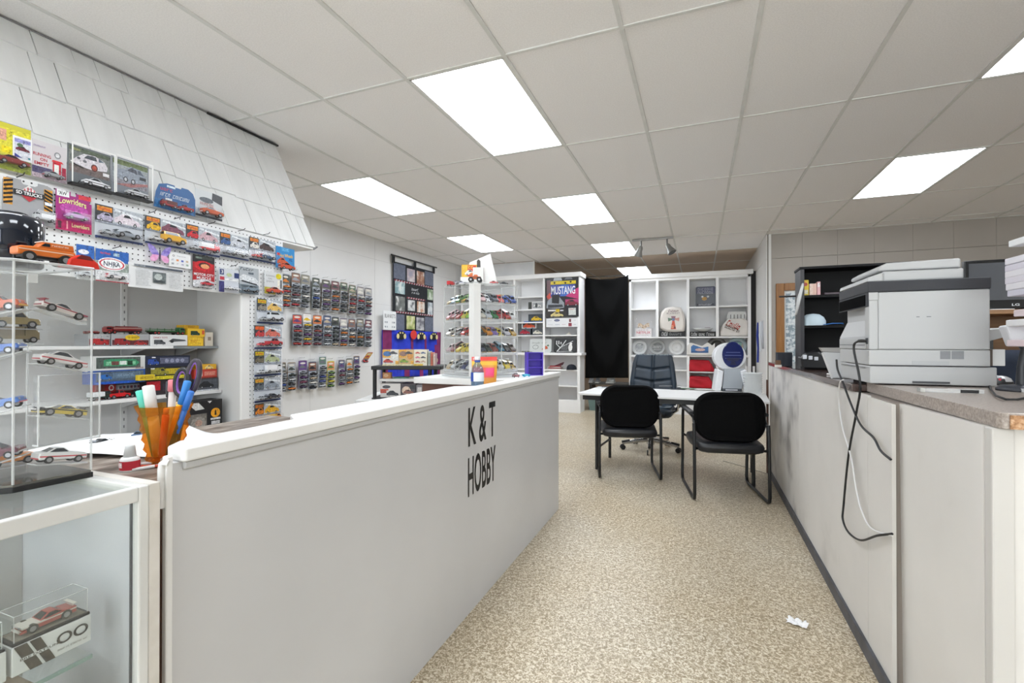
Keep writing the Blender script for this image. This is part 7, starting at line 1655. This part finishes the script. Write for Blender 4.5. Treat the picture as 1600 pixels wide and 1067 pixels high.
MB().prism([(PW * .1, zv(424) + .0005), (PW * .8, zv(424) + .0005), (PW * .8, zv(409)), (PW * .18, zv(411)), (PW * .1, zv(418))], 'y', .022, PD - .03).build('document_feeder', M_pw, pn, bevel=.007)
MB().prism([(-.004, zD + .0005), (.05, zD + .0005), (.05, zv(426)), (.0, zv(433))], 'y', .01, PD - .01).build('scanner_lid_lip', M_pw, pn, bevel=.004)
MB().box(PW * .12, PW * .79, .0208, .0219, zv(423.2), zv(422.4)).build('feeder_seam', M_line, pn)
# front details (face towards the aisle, x = 0)
zp = lambda v: at(1338, v, X=PR.x).z - PR.z
MB().box(-.003, .0, .0, PD, zC - .055, zC).build('control_bezel', M_pg, pn, bevel=.001)
MB().box(-.0045, -.0028, .03, PD - .01, zC - .05, zC - .006).build('touch_screen', noisy('black_screen', [(.3, '#030304'), (.7, '#050506')], 4, .7, spec=.02), pn)
MB().box(-.004, .0, .03, PD - .01, zB + .002, zB + .045).build('bypass_door', M_pw, pn, bevel=.003)
MB().box(-.0052, -.004, .035, PD - .015, zB + .016, zB + .019).build('door_seam', M_line, pn)
MB().box(-.001, .0, .05, .39, zA - .012, zA - .009).build('tray_seam', M_line, pn)
MB().box(-.003, .0, .01, .035, zp(533) - .012, zp(533) + .012).build('power_socket', C('#3a3c40', .5), pn)
MB().cyl((-.002, .022, zp(533)), (-.03, .022, zp(533)), .006, 8).build('power_plug', C('#1b1c1e', .5), pn)
# side details (face towards the camera, y = 0)
sx = lambda u: at(u, 560, Y=PR.y).x - PR.x
vg = MB()
for k in range(7):
    z = zv(561, 1490) + k * (zv(548, 1490) - zv(561, 1490)) / 7
    vg.box(sx(1469), sx(1485), -.0012, .0005, z, z + .0035); vg.box(sx(1487), sx(1506), -.0012, .0005, z, z + .0035)
vg.build('vent', C('#7c7e82', .5), pn)
MB().box(sx(1425), sx(1483), -.0012, .0005, zv(571, 1450) + .001, zv(564, 1450)).build('hand_grip', C('#a9abad', .5), pn)
MB().box(sx(1426), sx(1484), -.0015, .0045, zv(599, 1450), zv(596, 1450)).build('lower_grip', C('#3c3e42', .5), pn)
MB().box(sx(1358) + .005, sx(1547), -.0008, .0005, zv(571.6, 1450), zv(570.8, 1450)).build('side_seam', M_line, pn)
mb = MB()
for a, b_ in ((1432, 1437), (1448, 1455)): mb.box(sx(a), sx(b_), -.0008, .0005, zv(495.4, 1444), zv(494.2, 1444))
mb.build('catch_marks', M_line, pn)
# output tray and rear block
za_, zb_ = zv(531, 1548), zv(515, 1548)
MB().add([(PW, .05, za_ - .012), (PW + .12, .06, za_ + .03), (PW + .12, .32, za_ + .03), (PW, .33, za_ - .012), (PW, .05, zb_), (PW + .12, .06, zb_ + .012), (PW + .12, .32, zb_ + .012), (PW, .33, zb_)], [(0, 1, 2, 3), (4, 5, 6, 7), (0, 1, 5, 4), (1, 2, 6, 5), (2, 3, 7, 6), (3, 0, 4, 7)]).build('output_tray', M_pw, pn, bevel=.003)
MB().box(PW + .012, PW + .05, .02, .2, zv(572, 1560), zv(546, 1560)).build('rear_block', C('#cfd0d0', .4), pn, bevel=.002)
MB().box(PW, PW + .012, .015, .2, zv(572, 1560), zv(546, 1560)).build('block_hinge', C('#5a5048', .5), pn)

# ---- black shelf standing on the brown counter
BY = 3.64; BX0, BX1 = .626, 1.24; BZ0, BZ1 = 1.0505, at(1251, 421, Y=BY).z
M_blk = noisy('black_ash', [(.3, '#0a0a0c'), (.7, '#121214')], 8, .6, 0, None, 4, stretch=(1, 1, .2), spec=.25)
bs = thing('black_bookshelf', 'black bookshelf standing on the brown counter behind the printer', 'bookshelf', (0, 0, 0))
MB().box(BX0, BX0 + .022, BY, BY + .19, BZ0, BZ1).build('side_panel', C('#2c2c31', .4), bs)
MB().box(BX1 - .022, BX1, BY, BY + .19, BZ0, BZ1).build('side_panel', M_blk, bs)
MB().box(BX0 + .022, BX1 - .022, BY + .183, BY + .19, BZ0, BZ1).build('back_panel', M_blk, bs)
MB().box(BX0 - .006, BX1 + .006, BY - .006, BY + .19, BZ1, BZ1 + .016).build('top', M_blk, bs, bevel=.002)
zs1, zs2 = at(1262, 461, Y=BY).z, at(1262, 508.5, Y=BY).z
for z in (zs1, zs2): MB().box(BX0 + .022, BX1 - .022, BY + .005, BY + .183, z - .016, z).build('shelf', M_blk, bs)
MB().box(BX0 + .022, BX1 - .022, BY + .005, BY + .183, BZ0, BZ0 + .014).build('bottom', M_blk, bs)
bb = BY + .06
carton('crayon_box', 'yellow box with a red spot on the top shelf of the black bookshelf', 1252.5, 1263.5, 437.5, 461, .05, '#d8bc2c', [('e', .5, .72, .36, .12, '#b8402c'), ('r', .1, .1, .9, .36, '#d4ccb8'), ('r', .2, .86, .8, .94, '#c89a2c')], Y=bb - .03, zb=zs1 + .0005)
carton('pink_box', 'pale pink box beside the yellow one on the black bookshelf', 1265, 1276, 443, 461, .05, '#d8b4a8', [('r', .0, .0, .45, 1, '#e0c4b8')], Y=bb - .03, zb=zs1 + .0005)
carton('pink_bottle_box', 'tall thin pink and white packet on the black bookshelf', 1276.8, 1282, 440, 461, .04, '#d8a8ac', [('r', .1, .6, .9, .9, '#e6dcdc')], Y=bb - .03, zb=zs1 + .0005)
t = thing('small_case', 'small dark case lying on the top shelf of the black bookshelf', 'case', (at(1300, 460, Y=bb).x, bb, zs1 + .0005)); MB().box(-.05, .05, -.03, .03, 0, .016).build('case_body', C('#3a2a34', .3), t, bevel=.004); MB().cyl((.07, 0, .02), (.07, .03, .02), .02, 12).build('disc', C('#5a6a80', .3), t)
x0 = at(1270, 508, Y=bb).x
t = thing('baseball_hat', 'pale baseball hat with a bright blue brim on the middle shelf', 'hat', (x0, bb, zs2 + .0005))
mb = MB(); n = 20
mb.ring([[(.075 * k * math.cos(q * 2 * math.pi / n) - .0, .07 * k * math.sin(q * 2 * math.pi / n), z) for q in range(n)] for z, k in ((0, 1.0), (.03, 1.0), (.055, .85), (.075, .5), (.08, .1))], 0, True); mb.build('crown', C('#bccdd8', .7), t)
MB().add([(.05, -.06, .004), (.1, -.055, .012), (.16, -.04, .012), (.175, 0, .01), (.16, .04, .012), (.1, .055, .012), (.05, .06, .004)], [(0, 1, 2, 3, 4, 5, 6)]).build('brim', C('#2c6cb4', .6), t, thick=.005)
# black bag with shiny straps and cables on the bottom
t = thing('black_device', 'black bag with shiny white tabs heaped at the foot of the bookshelf', 'bag', (at(1270, 572, Y=BY - .02).x + .01, BY + .02, BZ0 + .0145))
mb = MB(); prof = [(-.075, 0), (-.08, .06), (-.055, .1), (.02, .11), (.08, .07), (.15, .05), (.16, 0)]
mb.ring([[(x * k, y, z * k) for x, z in prof] for y, k in ((-.06, .85), (-.05, 1), (.06, 1), (.07, .85))], 0, False); mb.build('bag_body', C('#131418', .35), t, bevel=.01)
for k in range(3): MB().box(-.07 + k * .032, -.048 + k * .032, -.068, -.05, .055 - .004 * k, .082 - .006 * k).build('white_tab', C('#d0d4dc', .3), t, bevel=.003)
MB().tube([(.06 + .03 * math.cos(a * .5), -.05, .05 + .03 * math.sin(a * .5)) for a in range(13)], .004, 6).build('cord_loop', C('#9a9ca4', .4), t)
# disc on a bracket at the left of the bookshelf
t = thing('round_grille', 'round silver grille on a black arm at the end of the bookshelf', 'grille', (BX0 - .012, BY - .03, at(1240, 468, Y=BY).z))
mb = MB(); n = 28
mb.tube([(.0 + .02 * math.sin(q * 2 * math.pi / n), .03 * math.cos(q * 2 * math.pi / n) , .1 * math.sin(q * 2 * math.pi / n)) for q in range(n)], .006, 6, closed=True)
for k in (.35, .6, .8): mb.tube([(.02 * k * math.sin(q * 2 * math.pi / n) - .012 * (1 - k), .03 * k * math.cos(q * 2 * math.pi / n), .1 * k * math.sin(q * 2 * math.pi / n)) for q in range(n)], .004, 6, closed=True)
for q in range(10):
    a = q * 2 * math.pi / 10; mb.cyl((-.012, 0, 0), (.02 * math.sin(a), .03 * math.cos(a), .1 * math.sin(a)), .003, 5)
mb.build('grille', C('#c4c6c6', .35, .3), t)
MB().cyl((-.02, 0, .02), (-.12, -.02, .018), .006, 8).build('arm', BLACK, t)
# small camera-like gadget and dark tub on the far end of the brown counter
p = at(1228, 576, Z=1.05)
t = thing('dark_tub', 'small dark tub with a brown cube on the far end of the brown counter', 'tub', (p.x + .02, p.y + .35, 1.0505)); MB().box(-.03, .07, -.03, .05, 0, .105).build('tub', C('#1c2230', .5), t, bevel=.004)
t = thing('brown_cube', 'small brown and white cube on the far end of the brown counter', 'ornament', (p.x - .02, p.y + .2, 1.0505)); MB().box(-.016, .016, -.016, .016, .018, .05).build('cube', C('#6a4a34', .6), t); MB().box(-.02, .02, -.02, .02, 0, .018).build('stand', C('#d8d4ce', .5), t)
# papers tray leaning by the printer and pens
p = at(1306, 592, Z=1.052)
t = thing('wall_phone', 'white angled stand of papers between the bookshelf and the printer', 'paper stand', (p.x + .03, p.y + .08, 1.0505), .2)
MB().prism([(-.03, 0), (.06, 0), (.075, .125), (-.06, .13)], 'y', -.01, .01).build('stand', C('#c6c8ca', .5), t).rotation_euler = (-.25, 0, 0)
MB().prism([(-.055, .13), (.07, .125), (.09, .15), (-.07, .15)], 'y', .03, .05).build('paper_top', C('#b0aeac', .6), t)
t['label'] = 'white angled paper stand between the bookshelf and the printer'; t.name = 'paper_stand'
p = at(1293, 586, Z=1.052)
o = MB().cyl((-.04, 0, .005), (.04, 0, .005), .005, 8, 0).cyl((.04, 0, .005), (.055, 0, .005), .005, 8, 1).build('marker', [C('#e0dcdc', .4), C('#b83440', .4)], None, (p.x + .03, p.y, 1.0505), -.9); tag(o, 'white and red marker lying on the brown counter', 'pen')
# acrylic slab with a black marker on the taupe top
p = at(1488, 614, Z=1.06)
t = thing('acrylic_slab', 'clear acrylic sign slab lying on the taupe counter', 'sign holder', (p.x, p.y + .01, 1.0605), .02)
MB().box(-.085, .08, -.012, .012, 0, .012).build('slab', ACRYL_EDGE, t); MB().box(-.085, -.072, -.0125, .0125, .0, .0125).build('end_cap', C('#b4b4b0', .4), t)
MB().box(.02, .066, -.0135, -.012, .001, .011).build('black_strip', BLACK, t)
# scanner on its stand, mouse, cord
p = at(1592, 612, Z=1.06)
t = thing('barcode_scanner', 'barcode scanner on a dark round stand at the right edge', 'scanner', (p.x + .02, p.y + .03, 1.0605))
MB().lathe([(0, 0), (.062, 0), (.062, .008), (.05, .018), (.016, .022), (0, .022)], 26).build('stand_base', C('#2e3038', .4), t)
MB().tube([(0, 0, .02), (0, 0, .08), (.01, .0, .14), (.0, 0, .17)], .012, 10, rs=[.014, .011, .011, .014]).build('stand_neck', C('#202228', .4), t)
MB().prism([(-.03, .15), (.03, .15), (.05, .2), (.03, .235), (-.05, .22)], 'y', -.025, .025).build('scanner_head', C('#c8c8cc', .4), t, bevel=.006)
p = at(1562, 601, Z=1.06)
t = thing('computer_mouse', 'silver and black computer mouse beside the printer', 'mouse', (p.x, p.y + .02, 1.0605), .1)
mb = MB(); n = 18
mb.ring([[(.052 * k * math.cos(q * 2 * math.pi / n), .032 * k * math.sin(q * 2 * math.pi / n), z) for q in range(n)] for z, k in ((0, .95), (.01, 1), (.022, .85), (.03, .55), (.032, .2))], 0, True); mb.build('mouse_body', C('#1e1f22', .35), t)
mb = MB(); mb.ring([[(.01 + .038 * k * math.cos(q * 2 * math.pi / n), .03 * k * math.sin(q * 2 * math.pi / n), z) for q in range(n)] for z, k in ((.012, 1.02), (.024, .86), (.0315, .5), (.034, .2))], 0, True); mb.build('silver_shell', C('#b8b8ba', .3, .4), t)
MB().cyl((-.006, -.024, .02), (-.006, -.028, .021), .005, 8).build('red_dot', C('#b83040', .4), t)
cz = 1.066
P = [at(u, v, Z=cz) for u, v in ((1546, 600), (1548, 608), (1556, 618), (1572, 624), (1590, 624), (1612, 620))]
o = MB().tube(P, .0032, 6).build('mouse_cord', C('#1c1d20', .5)); tag(o, 'black mouse cord curling on the taupe counter', 'cable')
# white stacked organiser at the right edge
p = at(1598, 560, Y=2.05)
t = thing('label_tower', 'tall white stack of label trays cut by the right edge', 'organiser', (p.x + .055, 2.05, 1.0605))
MB().cyl((.02, .02, 0), (.02, .02, .60), .012, 10).build('pole', C('#d0d2d4', .4), t)
MB().box(-.05, .09, -.04, .07, 0, .012).build('foot', C('#d4d6d8', .4), t)
def zt2(v): return at(1596, v, Y=2.05).z - 1.0605
for k, (v, dx, c) in enumerate(((376, -.062, '#dfe0e2'), (405, -.072, '#d8d6de'), (416, -.072, '#cfcbd8'), (426, -.072, '#dcdae0'), (436, -.072, '#d6d2dc'), (446, -.07, '#e0dee4'), (456, -.066, '#c8c6d4'), (488, -.05, '#d8c8cc'), (504, -.07, '#dcdcde'), (536, -.068, '#dac8cc'))):
    MB().box(dx, .1, -.05, .06, zt2(v) - .011, zt2(v) + .011).build('tray', C(c, .4), t, bevel=.003)
# cabinet with screen behind the printer
TY = 3.8
ca = thing('wood_hutch', 'wooden hutch behind the printer carrying the screen', 'cabinet', (0, 0, 0))
M_w = noisy('pine', [(.3, '#7c5a3c'), (.7, '#9a7450')], 5, .5, 0, None, 4, stretch=(.4, 1, 6))
hz = at(1580, 484, Y=TY).z
hx0 = at(1520, 500, Y=TY).x
MB().box(hx0, 3.0, TY - .05, TY + .35, hz - .025, hz).build('top_board', M_w, ca)
for x_ in (hx0, 2.2, 2.98): MB().box(x_, x_ + .025, TY - .03, TY + .35, 0, hz - .025).build('side_board', M_w, ca)
MB().box(hx0, 3.0, TY + .34, TY + .36, 0, hz - .025).build('back_board', M_w, ca)
for z in (1.12, .7): MB().box(hx0, 3.0, TY - .03, TY + .34, z, z + .02).build('shelf', M_w, ca)
sc_ = thing('flat_screen', 'black flat television standing on the wooden hutch behind the printer', 'television', (0, TY, 0))
sx0 = at(1507, 407, Y=TY).x; sz0, sz1 = at(1600, 482, Y=TY).z, at(1600, 403, Y=TY).z; sx1 = sx0 + .78
MB().box(sx0, sx1, 0, .04, sz0, sz1).build('bezel', C('#101114', .15), sc_, bevel=.004)
MB().box(sx0 + .02, sx1 - .02, -.002, .0, sz0 + .055, sz1 - .02).build('screen', C('#4a4c50', .06), sc_)
mb = MB(); letters(mb, 'LG', at(1587, 478, Y=TY).x, sz0 + .025, .035, .014, -.001, bold=True); mb.build('lettering', C('#d0d2d6', .4), sc_)
MB().box((sx0 + sx1) / 2 - .12, (sx0 + sx1) / 2 + .12, -.06, .1, hz + .0005, hz + .012).box((sx0 + sx1) / 2 - .03, (sx0 + sx1) / 2 + .03, .0, .03, hz + .01, sz0 + .02).build('stand', C('#141518', .2), sc_)
t = thing('paper_sheet', 'white sheet of paper lying on the wooden hutch', 'paper', (at(1562, 484, Y=TY - .02).x, TY - .0, hz + .0005)); MB().box(-.06, .06, -.04, .1, 0, .004).build('sheet', C('#e4e4e6', .6), t)
t = thing('black_plaque', 'small black name plaque in front of the hutch', 'plaque', (at(1556, 512, Y=3.6).x, 3.74, 1.1405)); MB().box(-.06, .05, 0, .02, 0, .13).build('plaque', C('#1a1c20', .3), t); mb = MB(); letters(mb, '~THANKS', .0, .1, .07, .014, -.001); mb.build('lettering', C('#c8ccd0', .5), t)
# dark jacket on a chair behind the counter
p = at(1585, 570, Y=3.0)
t = thing('dark_jacket', 'dark navy jacket draped over a chair back behind the counter', 'jacket', (p.x + .1, 3.0, .45))
MB().grid(lambda a, b: ((a - .5) * .5, .03 * math.sin(a * 14) * (1 - b) + .1 * (a - .5) ** 2, b * .74), 24, 12).build('jacket_cloth', noisy('navy_cloth', [(.3, '#161c28'), (.7, '#28344a')], 6, .85, .3, 40), t, thick=.03)
MB().box(-.22, .22, .04, .08, -.45, .6).build('chair_back', C('#26262a', .6), t)
